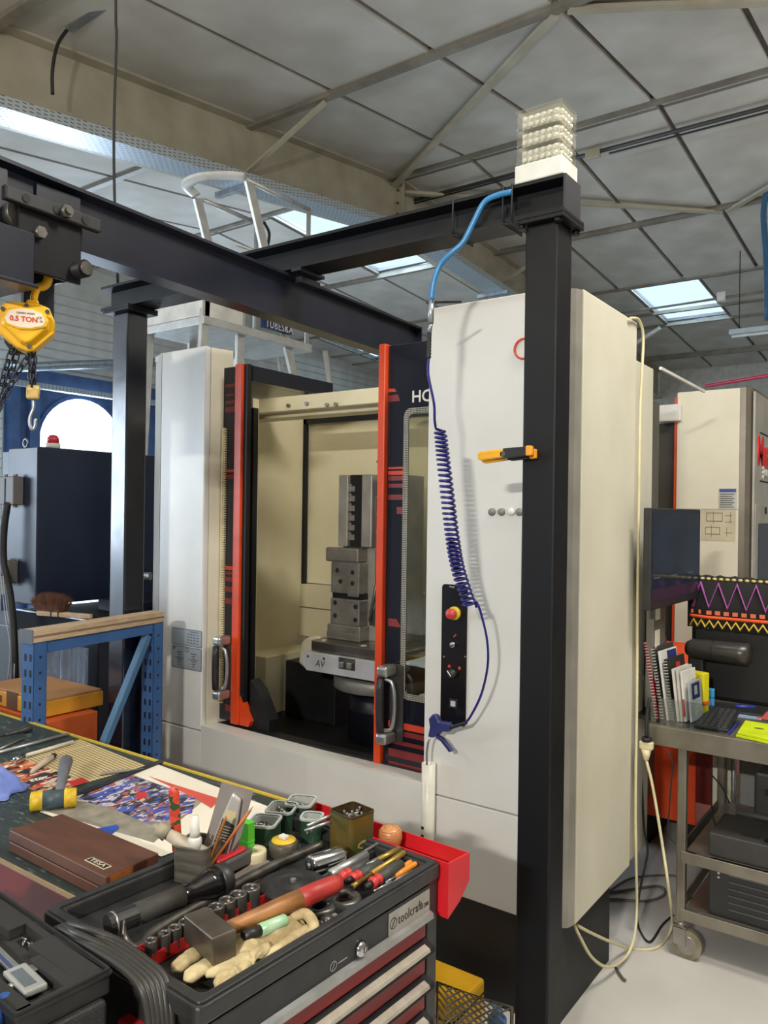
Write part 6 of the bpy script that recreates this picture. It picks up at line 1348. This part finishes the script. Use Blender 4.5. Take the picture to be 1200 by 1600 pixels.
q3 = onX(1196, 795, -.868); W2().box(-.869, -.864, q3.y - .02, q3.y + .02, q3.z - .03, q3.z + .01).build('latch', M_seal, M2)
W2().box(xa2 + .0, xb2 - .002, ym - .0015, ym, onY(1100, 795, ym).z - .003, onY(1100, 795, ym).z).build('panel_seam', mat('seam_beige', (150, 140, 116), .6), M2)
pa, pb = onY(1123, 763, ym), onY(1151, 795, ym)
pq = W2(FRONT(0, ym, 0)).box(pa.x, pb.x, pb.z, pa.z, 0, .002).build('warning_placard', mat('placard_pale', (190, 190, 184), .5), M2)
W2(FRONT(0, ym - .002, 0)).box(pa.x + .004, pb.x - .004, pa.z - .022, pa.z - .004, 0, .001).build('placard_header', mat('header_blue', (62, 84, 150), .5), pq)
for k in range(7): W2(FRONT(0, ym - .002, 0)).box(pa.x + .008, pb.x - .012 - .01 * (k % 2), pa.z - .036 - k * .012, pa.z - .031 - k * .012, 0, .0008).build('print_line', mat('print_dark', (86, 86, 82), .6), pq)
pa, pb = onY(1096, 796, ym), onY(1149, 846, ym)
pq = W2(FRONT(0, ym, 0)).box(pa.x, pb.x, pb.z, pa.z, 0, .002).build('diagram_placard', mat('placard_tan', (196, 186, 158), .5), M2)
W_, H_ = pb.x - pa.x, pa.z - pb.z
for (u0, v0, u1, v1) in ((.15, .62, .62, .64), (.15, .88, .62, .90), (.15, .62, .165, .9), (.61, .62, .625, .9), (.35, .55, .36, .95), (.12, .2, .55, .22), (.12, .42, .55, .44), (.12, .2, .135, .44), (.54, .2, .555, .44), (.7, .6, .9, .615), (.7, .8, .9, .815), (.85, .58, .86, .92), (.7, .25, .92, .265), (.75, .15, .76, .45), (.3, .12, .31, .5)):
    W2(FRONT(0, ym - .002, 0)).box(pa.x + W_ * u0, pa.x + W_ * u1, pb.z + H_ * v0, pb.z + H_ * v1, 0, .0008).build('diagram_line', mat('print_dark', (86, 86, 82), .6), pq)
# ================================================================ far right ceiling things
fl = thing('hanging_luminaire', 'slim hanging fluorescent luminaire at the right edge below the skylight', 'lamp', onY(1140, 524, 11.5))
F0 = onY(1140, 524, 11.5)
MB().box(0, 1.5, -.06, .06, .0, .07).build('housing', mat('lum_white', (190, 200, 206), .4), fl, bev=.01)
MB().cyl((.03, 0, -.02), (1.45, 0, -.02), .02, n=10).build('tube', M_white, fl)
for x in (.12, 1.3): MB().cyl((x, 0, .07), (x, 0, ceil_z(11.5) - F0.z - .02), .006, n=6).build('suspension_wire', M_rub, fl)
sr_ = thing('conduit_clamp', 'white clamp holding a dark conduit beside the skylight', 'clamp', (onY(1128, 465, 12.58)))
MB().box(-.06, .06, -.05, .05, -.06, .08).build('clamp_body', M_white, sr_, bev=.01)
MB().cyl((-2.0, 0, -.03), (1.2, 0, .01), .02, n=8).build('conduit', M_pur, sr_)
b0 = onY(1196, 300, 6.0); tag(MB().tube(smoothpts([Vector((onY(1198, 300, 9.8).x, 9.8, ceil_z(9.8) - .01)), onY(1193, 335, 9.8), onY(1197, 400, 9.8), onY(1199, 500, 9.8)], 5), .032, 8).build('hanging_hose', mat('hose_teal', (44, 92, 130), .4)), 'dark blue hose hanging at the right edge of the picture', 'hose')
tag(MB().tube([onY(1102, 603, 9.5), onY(1102, 603, 9.5) + (onY(1210, 585, 9.5) - onY(1102, 603, 9.5)) * 6], .022, 8).build('red_pipe', mat('pipe_red', (196, 30, 62), .4)), 'red pipe running above the second machine', 'pipe')
# ================================================================ steel cart
M_ss = mat('stainless', (150, 144, 132), .38, .75, col2=(128, 122, 110), nscale=9)
yc0 = 3.03; ct_ = thing('steel_cart', 'stainless steel trolley table with two shelves and castors at right', 'cart', (-.3, 3.35, 0))
def KT(M=None): return MB(T(.3, -3.35, 0) @ (M or Matrix()))
x0c, x1c, y1c = -.93, .35, 3.72
zt = .855
KT().box(x0c, x1c, yc0, y1c, zt - .004, zt).build('top_sheet', M_ss, ct_)
KT().box(x0c, x1c, yc0 - .002, yc0 + .002, zt - .075, zt - .002).build('front_apron', M_ss, ct_, bev=.002)
KT().box(x0c, x0c + .004, yc0, y1c, zt - .075, zt - .002).build('side_apron', M_ss, ct_)
lx = -.795
for x in (lx, .3):
    for y in (yc0 + .025, y1c - .03): KT().box(x - .016, x + .016, y - .016, y + .016, .13, zt - .01).build('leg', M_ss, ct_, bev=.004)
for z0, nm in ((.40, 'middle_shelf'), (.185, 'bottom_shelf')):
    KT().box(lx + .017, .29, yc0 + .03, y1c - .03, z0 - .004, z0).build(nm, M_ss, ct_)
    KT().box(lx + .0, .3, yc0 + .004, yc0 + .010, z0 - .042, z0 + .0).build('shelf_lip', M_ss, ct_, bev=.002)
    KT().box(lx - .016, lx - .010, yc0 + .02, y1c - .03, z0 - .042, z0).build('shelf_lip', M_ss, ct_)
for x in (lx, .3):
    for y in (yc0 + .025, y1c - .03):
        cf = KT(T(x, y, 0)).box(-.022, .022, -.022, -.019, .05, .115).box(-.022, .022, .019, .022, .05, .115).box(-.024, .024, -.022, .022, .112, .118).cyl((0, 0, .115), (0, 0, .132), .02, n=14).build('castor_fork', M_steel, ct_)
        KT(T(x + .025, y, .0525)).cyl((0, -.014, 0), (0, .014, 0), .052, n=28).build('castor_wheel', mat('castor_tyre', (142, 134, 112), .6, col2=(112, 104, 86), nscale=20), ct_)
        KT(T(x + .025, y, .0525)).cyl((0, -.017, 0), (0, .017, 0), .034, n=20).build('castor_hub', M_steel, ct_)
# ---- power bar, boxes, pc under the cart
def simple(name, lab, cat, x0, x1, y0, y1, z0, z1, m, bev=.006, part='body'):
    t_ = thing(name, lab, cat, ((x0 + x1) / 2, (y0 + y1) / 2, z0)); MB(T(-(x0 + x1) / 2, -(y0 + y1) / 2, 0)).box(x0, x1, y0, y1, z0 - z0, z1 - z0).build(part, m, t_, bev=bev)
    return t_, T(-(x0 + x1) / 2, -(y0 + y1) / 2, -z0)
M_dkg = mat('device_grey', (62, 61, 60), .45, col2=(54, 53, 52), nscale=20)
t_, X_ = simple('power_unit', 'grey power unit with round sockets on the middle shelf of the cart', 'power unit', -.70, .25, 3.06, 3.30, .402, .485, M_dkg, .004)
for x in (-.50, -.44): MB(X_).lathe([(0, .0), (.024, 0), (.024, .002), (.02, .003), (0, .002)], 18, T(x, 3.11, .485)).build('outlet', M_seal, t_); MB(X_).lathe([(0, .0), (.005, 0), (.005, .004), (0, .005)], 8, T(x, 3.105, .487)).build('outlet_pin', M_chrome, t_)
MB(X_).box(-.60, -.54, 3.1, 3.14, .485, .4865).build('rating_label', M_plas, t_)
MB(X_).cyl((-.42, 3.058, .42), (-.42, 3.06, .42), .006, n=8).build('screw', M_steel, t_)
t_, X_ = simple('printer', 'dark grey printer with slot behind the power unit on the middle shelf', 'printer', -.60, .2, 3.33, 3.65, .402, .66, M_dkg, .012)
MB(X_).box(-.56, .2, 3.325, 3.34, .575, .60).build('paper_slot', M_seal, t_); MB(X_).cyl((-.66, 3.322, .49), (.2, 3.322, .49), .012, n=10).build('front_roller', M_alu, t_)
t_, X_ = simple('computer_case', 'black computer case lying on the bottom shelf of the cart', 'computer', -.70, .25, 3.06, 3.5, .187, .37, mat('pc_black', (46, 46, 48), .45), .005)
for k in range(6): MB(X_).box(-.63, .25, 3.056, 3.06, .345 - k * .025, .348 - k * .025).build('vent_rib', mat('rib_grey', (92, 92, 92), .5), t_)
for z_ in (.345, .33): MB(X_).cyl((-.665, 3.06, z_), (-.665, 3.056, z_), .005, n=8).build('thumb_screw', M_chrome, t_)
o = tag(MB().lathe([(0, 0), (.03, 0), (.1, .03), (.105, .2), (.095, .2), (.09, .04), (0, .02)], 20).build('blue_bin', mat('bin_blue', (22, 42, 116), .4)), 'dark blue plastic bin behind the printer under the cart', 'bin'); o.location = (-.62, 3.95, .62)
o = tag(MB().box(-.15, .25, -.15, .15, 0, .62).build('grey_stool', mat('stool_grey', (150, 148, 146), .5), bev=.01), 'grey box under the blue bin behind the cart', 'box'); o.location = (-.6, 3.97, 0)
for k, px in enumerate((1127, 1144)):
    p = onY(px, 1215, 3.78); 
o = tag(MB().cyl((0, 0, 0), (0, 0, .85), .011, n=10).build('steel_tube', M_alu), 'thin bright steel tube standing behind the cart', 'tube'); o.location = (onY(1146, 1230, 3.76).x, 3.76, 0)
o = tag(MB().box(-.04, .04, -.03, .03, 0, .8).build('beige_post', M_beige, bev=.005), 'beige upright behind the cart left of the steel tube', 'post'); o.location = (onY(1130, 1215, 3.80).x, 3.80, 0)
# ---- red-orange cabinet behind
rc = thing('orange_cabinet', 'orange-red metal cabinet standing on the floor behind the cart', 'cabinet', (-1.0, 4.2, 0))
xo0 = onY(985, 1250, 3.95).x; xo1 = onY(1115, 1250, 3.95).x
M_or2 = mat('cabinet_orange', (238, 84, 32), .45, col2=(220, 68, 26), nscale=6)
MB(T(1.0, -4.2, 0)).box(xo0, xo1 - .08, 3.95, 4.55, .16, .72).build('cabinet_body', M_or2, rc, bev=.006)
MB(T(1.0, -4.2, 0)).prism([(3.95, .72), (3.95, .80), (4.5, .95), (4.5, .72)], xo0, xo1 - .08, Matrix(((0, 0, 1, 0), (1, 0, 0, 0), (0, 1, 0, 0), (0, 0, 0, 1)))).build('sloped_top', M_or2, rc)
MB(T(1.0, -4.2, 0)).box(xo1 - .079, xo1, 3.93, 4.5, .28, .86).build('side_flange', mat('cabinet_dark_red', (128, 26, 22), .45), rc, bev=.004)
for x in (xo0 + .05, xo1 - .12): MB(T(1.0, -4.2, 0)).box(x - .03, x + .03, 4.0, 4.5, 0, .16).build('foot', M_seal, rc)
# ---- monitor on the left of the cart
d1, d2 = 2.85, 3.33
mA = Vector((0, 0, EYE)) + ray(1017, 878) * d1; mB = Vector((0, 0, EYE)) + ray(1094, 862) * d2
mA.z = mB.z = (mA.z + mB.z) / 2; dm_ = mB - mA; Wm = dm_.length; Hm = .375
mn = thing('monitor', 'black flat monitor with dark screen mounted at the left end of the cart', 'monitor', (mA.x, mA.y, mA.z), (0, 0, math.atan2(dm_.y, dm_.x)))
MB().box(0, Wm, 0, .03, -Hm / 2, Hm / 2).build('bezel', M_plas, mn, bev=.004)
M_scr = crowd_mat('dim_screen', [(0, (22, 26, 38)), (.4, (26, 32, 48)), (.5, (34, 44, 62)), (.55, (24, 30, 44)), (.62, (40, 50, 68))], 14)
MB().box(.018, Wm - .014, -.001, .001, -Hm / 2 + .03, Hm / 2 - .016).build('screen', mat('screen_navy', (24, 31, 48), .12, col2=(36, 46, 66), nscale=5), mn)
MB().box(.018, Wm - .014, -.0015, -.001, -Hm / 2 + .03, -Hm / 2 + .075).build('taskbar', mat('taskbar', (62, 44, 60), .2), mn)
for k in range(3): MB().box(.03 + k * .2, .10 + k * .2, -.0015, -.001, -Hm / 2 + .115, -Hm / 2 + .118).build('screen_line', mat('screen_line', (96, 112, 128), .3), mn)
MB().box(Wm * .4, Wm * .6, .03, .07, -.08, .08).build('mount', M_plas, mn, bev=.006)
MB().tube([(Wm * .5, .07, 0), (Wm * .5, .10, -.05), (Wm * .5, .11, -(mA.z - zt) + .012)], .02, 8).build('stand_arm', M_plas, mn)
MB().box(Wm * .5 - .1, Wm * .5 + .1, .05, .2, -(mA.z - zt) + .001, -(mA.z - zt) + .012).build('stand_foot', M_plas, mn, bev=.004)
# grey strip board behind the monitor with papers and magnets
gb = thing('notice_strip', 'grey metal strip with pinned papers on the machine edge behind the monitor', 'board', (-.925, 3.10, .9))
MB().box(-.03, .0, 0, .16, 0, .56).build('strip', mat('strip_grey', (128, 124, 116), .5, .4), gb, bev=.003)
for k, (z0, z1) in enumerate(((.34, .52), (.10, .30))): MB().box(.0, .003, .02, .075, z0, z1).build('paper', M_paper, gb)
# ---- brochures
bc_y = 3.09
specs = [(.0, .30, .20, (160, 40, 54), 'spiral bound notebook with red cover', True), (.026, .28, .20, (60, 58, 60), 'black ring binder next to the red notebook', True), (.05, .265, .17, (226, 224, 220), 'tall white brochure with a blue corner', False), (.07, .235, .19, (44, 42, 42), 'black folder with a small red mark', True), (.098, .20, .16, (222, 218, 208), 'white leaflet behind the front leaflets', False), (.114, .20, .15, (208, 204, 196), 'pale grey leaflet in the middle of the rack', False), (.13, .19, .14, (230, 228, 222), 'white leaflet with a red base', False), (.158, .15, .12, (222, 224, 228), 'short white leaflet with dark blue emblem at the front', False)]
for k, (dx, hh_, ww, colr, lb, spiral) in enumerate(specs):
    t_ = thing('brochure', lb, 'brochure', (-.905 + dx * .74, bc_y + .006 * k, zt + .005), (0, -.17 + .012 * k, -.10), 'brochures in the clear rack')
    MB().box(-.004, .004, 0, ww, 0, hh_).build('pages', mat('pages_%d' % k, colr, .5), t_, bev=.001)
    if k == 7: MB().box(.0041, .0048, .02, ww - .02, hh_ * .55, hh_ * .95).build('emblem', mat('emblem_blue', (40, 50, 116), .5), t_); MB().box(.0049, .0054, .045, ww - .045, hh_ * .65, hh_ * .88).build('emblem_centre', M_white, t_)
    if k == 3: MB().box(.0041, .0048, ww * .5, ww * .72, hh_ * .82, hh_ * .9).build('red_mark', M_red, t_)
    if k == 2: MB().box(.0041, .0048, ww * .4, ww * .95, hh_ * .86, hh_ * .98).build('blue_corner', mat('emblem_blue', (40, 50, 116), .5), t_)
    if k == 6: MB().box(-.0045, .0045, -.001, .0, .02, hh_ * .45).build('red_base', M_red, t_)
    if spiral:
        me = MB().tube([(.007 * math.cos(2 * PI * q / 10), .004 + .006 * math.sin(2 * PI * q / 10), 0) for q in range(10)], .0012, 5, closed=True).mesh('ring', M_white)
        for q in range(int(hh_ / .0115)):
            o = bpy.data.objects.new('binding_ring', me); COL.objects.link(o); o.parent = t_; o.location = (0, -.003, .008 + q * .0115)
rkk = thing('brochure_rack', 'clear acrylic brochure rack at the left end of the cart', 'rack', (-.87, 3.05, zt + .001))
M_acr2 = glass_mat('acrylic_sheet', (.9, .92, .92, 1), .12)
MB().box(-.06, .20, .0, .004, 0, .1).build('front_plate', M_acr2, rkk); MB().box(-.06, .22, .0, .24, 0, .003).build('base', M_acr2, rkk)
for dx in (-.06, .03, .11): MB(T(dx, 0, 0) @ RY(-.17)).box(0, .003, 0, .2, .003, .17).build('divider', M_acr2, rkk)
# ---- yellow folder, pens
p = onZ(1086, 1118, zt); t_ = thing('yellow_folder', 'bright yellow file box standing behind the brochures', 'file box', (p.x - .0, p.y + .03, zt + .001), (0, 0, -.3))
MB().box(-.04, .04, -.02, .02, 0, .17).build('box_body', mat('folder_yellow', (226, 214, 24), .45), t_, bev=.004); MB().box(-.042, .042, -.022, .022, .045, .058).build('orange_band', mat('band_orange', (230, 92, 36), .5), t_)
p = onZ(1108, 1108, zt); t_ = thing('blue_highlighter', 'light blue marker standing upright by the yellow file box', 'marker', (p.x, p.y, zt + .001))
MB().box(-.02, .02, -.012, .012, 0, .085).build('body', mat('marker_blue', (70, 160, 214), .4), t_, bev=.004); MB().box(-.0205, .0205, -.0125, .0125, .05, .053).build('band', mat('emblem_blue', (40, 50, 116), .5), t_)
p = onZ(1084, 1125, zt); o = tag(MB().box(-.02, .02, -.001, .001, 0, .06).build('sticky_note', mat('note_yellow', (232, 226, 140), .6)), 'pale yellow note standing beside the keyboard corner', 'note'); o.location = (p.x, p.y + .0, zt + .001); o.rotation_euler = (-.2, 0, -.8)
# ---- keyboard
kA, kB, kC = onZ(1085, 1133, zt + .012), onZ(1138, 1151, zt + .012), onZ(1115, 1093, zt + .012)
ax = (kC - kA); Wk = .34; ak = math.atan2(ax.y, ax.x)
kb = thing('keyboard', 'small black keyboard lying on the steel cart', 'keyboard', (kA.x, kA.y, zt + .001), (0, 0, ak))
Dk = .12
MB().box(0, Wk, -Dk, 0, 0, .014).build('base', M_plas, kb, bev=.004)
key = MB().prism([(0, 0), (.018, 0), (.018, .018), (0, .018)], 0, .004, top=[(.002, .002), (.016, .002), (.016, .016), (.002, .016)]).mesh('key', mat('key_dark', (48, 48, 50), .5))
for r in range(5):
    for c in range(15):
        o = bpy.data.objects.new('key', key); COL.objects.link(o); o.parent = kb; o.location = (.012 + c * .0212, -Dk + .010 + r * .0212, .014)
def penlike(lab, pa, pb, col_, z=zt + .006, r=.0045):
    t_, L__ = seg_thing('pen', lab, 'pen', pa, pb, z, z)
    xl([(0, 0), (0, .001), (.08 * L__, r * .8), (.1 * L__, r), (L__, r), (L__, 0)], 10).build('barrel', mat('pen_%d%d%d' % col_, col_, .35), t_); MB().box(L__ * .7, L__, -.001, .001, r, r + .002).build('clip', M_chrome, t_)
penlike('blue pen lying along the front edge of the keyboard', (1137, 1147), (1155, 1128), (40, 50, 170))
penlike('dark blue marker behind the keyboard', (1146, 1103), (1180, 1106), (30, 54, 170), r=.008, z=zt + .012)
nb = [onZ(*p, zt + .02) for p in ((1150, 1143), (1205, 1155), (1215, 1132), (1163, 1124))]
t_ = thing('lime_notebook', 'bright lime yellow notebook with dark emblem on the cart', 'notebook', (nb[0].x, nb[0].y, zt + .001))
MB().prism([(p.x - nb[0].x, p.y - nb[0].y) for p in nb], 0, .008).build('lower_book', mat('lime', (206, 226, 24), .5), t_, bev=.001); MB().prism([((p.x - nb[0].x) * .97 + .004, (p.y - nb[0].y) * .95 + .004) for p in nb], .009, .018).build('cover', mat('lime', (206, 226, 24), .5), t_, bev=.002)
cc_ = onZ(1186, 1138, zt + .02) - nb[0]; MB(T(cc_.x, cc_.y, .0182)).prism(circ(.018, 16, sy=.6), 0, .0006).build('emblem', mat('emblem_grey', (110, 116, 60), .5), t_)
for k, (pts, colr, lb) in enumerate(((((1150, 1119), (1172, 1100), (1200, 1106), (1190, 1124)), (150, 176, 206), 'pale blue leaflet behind the lime notebook'), (((1182, 1122), (1190, 1108), (1215, 1112), (1212, 1126)), (206, 96, 92), 'reddish leaflet at the right edge of the cart top'), (((1124, 1091), (1135, 1088), (1200, 1096), (1195, 1099)), (206, 204, 200), 'white strip of paper below the draped screen'))):
    q = [onZ(*p, zt + .004) for p in pts]; o = MB().prism([(p.x - q[0].x, p.y - q[0].y) for p in q], 0, .002).build('leaflet', mat('leaflet_%d' % k, colr, .5)); o.location = (q[0].x, q[0].y, zt + .001 + .0015 * k); tag(o, lb, 'leaflet')
# ---- draped screen seen from behind
ys = 3.50; sA, sB = onY(1078, 1092, ys), onY(1215, 1100, ys); zT = onY(1120, 905, ys).z
ds_ = thing('display_back', 'large black display seen from behind with a cylindrical hinge on the cart', 'display', (sA.x, ys, zt + .001))
Wd = .50
MB().box(.0, Wd, 0, .05, .02, zT - zt - .02).build('shell', mat('shell_black', (24, 24, 25), .4), ds_, bev=.02)
hz0 = onY(1120, 1018, ys - .05).z - zt
MB().tube([(.0, -.04, hz0), (.02, -.045, hz0), (.2, -.045, hz0), (.235, -.045, hz0), (.245, -.045, hz0)], [.03, .042, .045, .045, .03], 20).build('hinge_barrel', mat('hinge_grey', (58, 56, 53), .3), ds_)
MB().tube([(.103, -.045, hz0), (.105, -.045, hz0)], .0458, 20).build('barrel_seam', M_seal, ds_)
MB().prism([(.0, hz0), (.06, hz0 + .02), (.07, .05), (.05, .0), (.0, .0)], .0, .05, FRONT(0, 0, .0)).build('stand_leg', M_plas, ds_, bev=.01)
MB().box(-.02, .3, -.1, .12, 0, .012).build('stand_foot', M_plas, ds_, bev=.004)
# blanket: a curved slab over the display's top
bk = thing('patterned_blanket', 'black blanket with purple, orange and yellow zigzags draped over the display', 'blanket', (sA.x, ys, zt))
zb1 = onY(1130, 985, ys - .03).z - zt; zb2 = zT - zt + .006
path = [(-.034, zb1), (-.036, (zb1 + zb2) / 2), (-.032, zb2 - .02), (-.015, zb2), (.03, zb2 + .002), (.065, zb2 - .01), (.072, zb2 - .15)]
Lb_ = Wd + .02; nx = 26; vv = []
for k in range(nx + 1):
    x = -.012 + Lb_ * k / nx
    bow = .035 * max(0, 1 - k / 4.0)      # wraps round the left end
    for (y, z) in path: vv.append((x + bow * .0, y + bow, z + .004 * math.sin(k * 2.3)))
np_ = len(path)
o = MB().add(vv, [(k * np_ + j, k * np_ + j + 1, (k + 1) * np_ + j + 1, (k + 1) * np_ + j) for k in range(nx) for j in range(np_ - 1)], None, True).build('fabric', mat('blanket_black', (32, 31, 31), .9, bump=.4, bscale=300), bk); o.modifiers.new('t', 'SOLIDIFY').thickness = -.004
def yb(x): 
    k = (x + .012) / Lb_ * nx; return -.0415 + .035 * max(0, 1 - k / 4.0)
def zig(z0, z1, pitch, wd, m, x0=0.0):
    n_ = int((Lb_ - .02) / (pitch / 2)); pts = [(x0 + k * pitch / 2, yb(x0 + k * pitch / 2), z1 if k % 2 else z0) for k in range(n_)]
    MB().tube(pts, wd, 6, flat=1).build('zigzag', m, bk)
hB_ = zb2 - zb1
zig(zb1 + hB_ * .42, zb1 + hB_ * .9, .072, .0072, mat('yarn_purple', (170, 84, 168), .8), .01)
zig(zb1 + hB_ * .04, zb1 + hB_ * .17, .034, .0056, mat('yarn_yellow', (216, 184, 70), .8))
M_yo = mat('yarn_orange', (236, 92, 40), .8); M_yo2 = mat('yarn_salmon', (226, 116, 80), .8)
MB().tube([(x * .01, yb(x * .01), zb1 + hB_ * .235) for x in range(0, 49)], .007, 6).build('orange_band', M_yo, bk)
for k in range(14): x = .004 + k * .034; MB().box(x, x + .02, yb(x) - .002, yb(x) + .001, zb1 + hB_ * .29, zb1 + hB_ * .365).build('orange_square', M_yo2, bk)
sc_me = MB().ball((0, 0, 0), .006, n=8, sx=1.6).mesh('scallop', mat('yarn_cream', (206, 190, 120), .8))
for k in range(20): o = bpy.data.objects.new('scallop', sc_me); COL.objects.link(o); o.parent = bk; o.location = (.0 + k * .025, yb(k * .025) + .012, zb2 - .004)
# ================================================================ cables by the machine side
M_ccab = mat('cable_cream', (222, 212, 170), .45)
cc = thing('cream_cable', 'cream cable hanging down the machine side and looping on the floor', 'cable', (-.93, 2.97, 0))
def CC(): return MB(T(.93, -2.97, 0))
xk = -.945
pts = [onX(985, 497, xk), onX(998, 500, xk), onX(1005, 525, xk), onX(1003, 580, xk), onX(1000, 650, xk), onX(998, 800, xk), onX(996, 950, xk), onX(995, 1100, xk), onX(993, 1250, xk), onX(994, 1350, xk), onX(995, 1420, xk), onX(990, 1468, -.93), onX(976, 1497, -.94), onX(950, 1511, -.95), onX(925, 1496, -.96), onX(905, 1462, -.97), onX(895, 1440, -.99)]
CC().tube(smoothpts(pts, 5), .0055, 8).build('cable', M_ccab, cc)
pw = thing('extension_plug', 'cream extension socket on a cable hanging beside the cart edge', 'plug', onY(1010, 1175, 2.98))
PW0 = onY(1010, 1175, 2.98)
MB().prism(rrect(-.026, .026, -.014, .014, .01), .012, .04, None).build('socket_head', M_ccab, pw, bev=.004)
MB().cyl((0, 0, .012), (0, 0, -.03), .02, .009, n=14).build('socket_neck', M_ccab, pw)
MB().cyl((0, 0, .04), (0, 0, .055), .018, n=14).tube(smoothpts([(0, 0, .055), (.0, 0, .09), (-.002, .01, .14), (.004, .02, .2)], 4), .007, 8).build('black_plug', M_rub, pw)
pts = [PW0 + Vector((0, 0, -.03)), onY(1020, 1230, 2.98), onY(1035, 1320, 2.97), onY(1045, 1390, 2.95), onZ(1050, 1440, .06), onZ(1042, 1465, .01), onZ(1022, 1482, .007), onZ(985, 1482, .007), onX(955, 1472, -.96), onX(920, 1456, -.97), onX(902, 1446, -.98)]
MB(T(*(-PW0))).tube(smoothpts(pts, 5), .0055, 8).build('cable', M_ccab, pw)
bkc = [([(1002, 1200, 3.2), (1006, 1290, 3.2), (1012, 1330, 3.2), (1002, 1380, 3.15), (996, 1420, 3.1)], [(998, 1450), (1015, 1472), (1035, 1445), (1052, 1430)], 'black cable hanging behind the cream one and looping on the floor')]
for air, gnd, lb in bkc:
    o = MB().tube(smoothpts([onY(a, b, c) for a, b, c in air] + [onZ(a, b, .007) for a, b in gnd], 5), .0045, 8).build('floor_cable', M_rub); tag(o, lb, 'cable')
for pts, lb, r in (([(950, 1395), (985, 1390), (1030, 1385), (1038, 1398), (1010, 1408), (960, 1405), (935, 1408)], 'grey cable coil on the floor behind the machine corner', .006), ([(962, 1512), (968, 1522), (974, 1530), (978, 1532)], 'dark cable trailing forward on the floor by the post', .005), ([(940, 1403), (970, 1380), (1000, 1370), (1060, 1370), (1070, 1400), (1100, 1402)], 'second grey cable running under the cart', .005)):
    o = MB().tube(smoothpts([onZ(a, b, .007) for a, b in pts], 6), r, 8).build('floor_cable', mat('cable_darkgrey', (96, 94, 88), .5)); tag(o, lb, 'cable')
for k, (pts, lb) in enumerate((([(1040, 1172), (1050, 1190), (1046, 1260), (1044, 1300), (1054, 1318)], 'thin black cable tied to the cart leg'), ([(1112, 1195), (1112, 1260), (1118, 1290), (1122, 1305)], 'thin black cable dropping behind the power unit'), ([(1113, 1212), (1128, 1230), (1140, 1255)], 'short black cable crossing behind the cart leg'))):
    o = MB().tube(smoothpts([onY(a, b, 3.32 + .02 * k if k else 3.015) for a, b in pts], 5), .003, 6).build('thin_cable', M_rub); tag(o, lb, 'cable')
for z_ in (.755, .70): pass
# ================================================================ wire basket with yellow case at the bottom
wb_ = thing('wire_basket', 'grey expanded-metal basket on the floor between the trolley and the post', 'basket', (-1.25, 2.22, 0))
zW = .16; pA, pB, pC, pD = onZ(683, 1535, zW), onZ(800, 1575, zW), onZ(800, 1660, zW), onZ(683, 1640, zW)
ww_ = MB(T(1.25, -2.22, 0)); nI = 9
def bil(u, v): return pA.lerp(pB, u).lerp(pD.lerp(pC, u), v)
for k in range(-nI, nI + 1):
    for sgn in (1, -1):
        a = []
        for q in range(9):
            v = q / 8; u = k / nI + sgn * v * .9 + (0 if sgn > 0 else .0)
            if 0 <= u <= 1: p = bil(u, v); a.append((p.x, p.y, p.z))
        if len(a) > 1: ww_.tube(a, .003, 5)
ww_.tube([pA, pB, pC, pD], .005, 6, closed=True)
ww_.build('mesh_top', mat('mesh_grey', (132, 126, 110), .45, .5), wb_)
for p in (pA, pB, pC, pD): MB(T(1.25, -2.22, 0)).cyl((p.x, p.y, 0), (p.x, p.y, zW), .006, n=8).build('leg', M_dsteel, wb_)
yc_ = thing('yellow_case', 'yellow plastic case inside the wire basket', 'case', (-1.37, 2.24, 0))
MB().box(-.06, .16, -.16, .05, .0, .13).build('case_body', mat('case_yellow', (224, 170, 32), .45), yc_, bev=.012); MB().box(-.062, .162, -.162, .052, .085, .09).build('case_seam', M_seal, yc_)
o = tag(MB().lathe([(0, 0), (.03, 0), (.03, .08), (.012, .1), (.012, .12), (0, .12)], 14).build('small_bottle', mat('bottle_blue', (70, 120, 180), .3)), 'small blue capped bottle in the wire basket beside the post', 'bottle'); o.location = (-1.12, 2.2, 0)
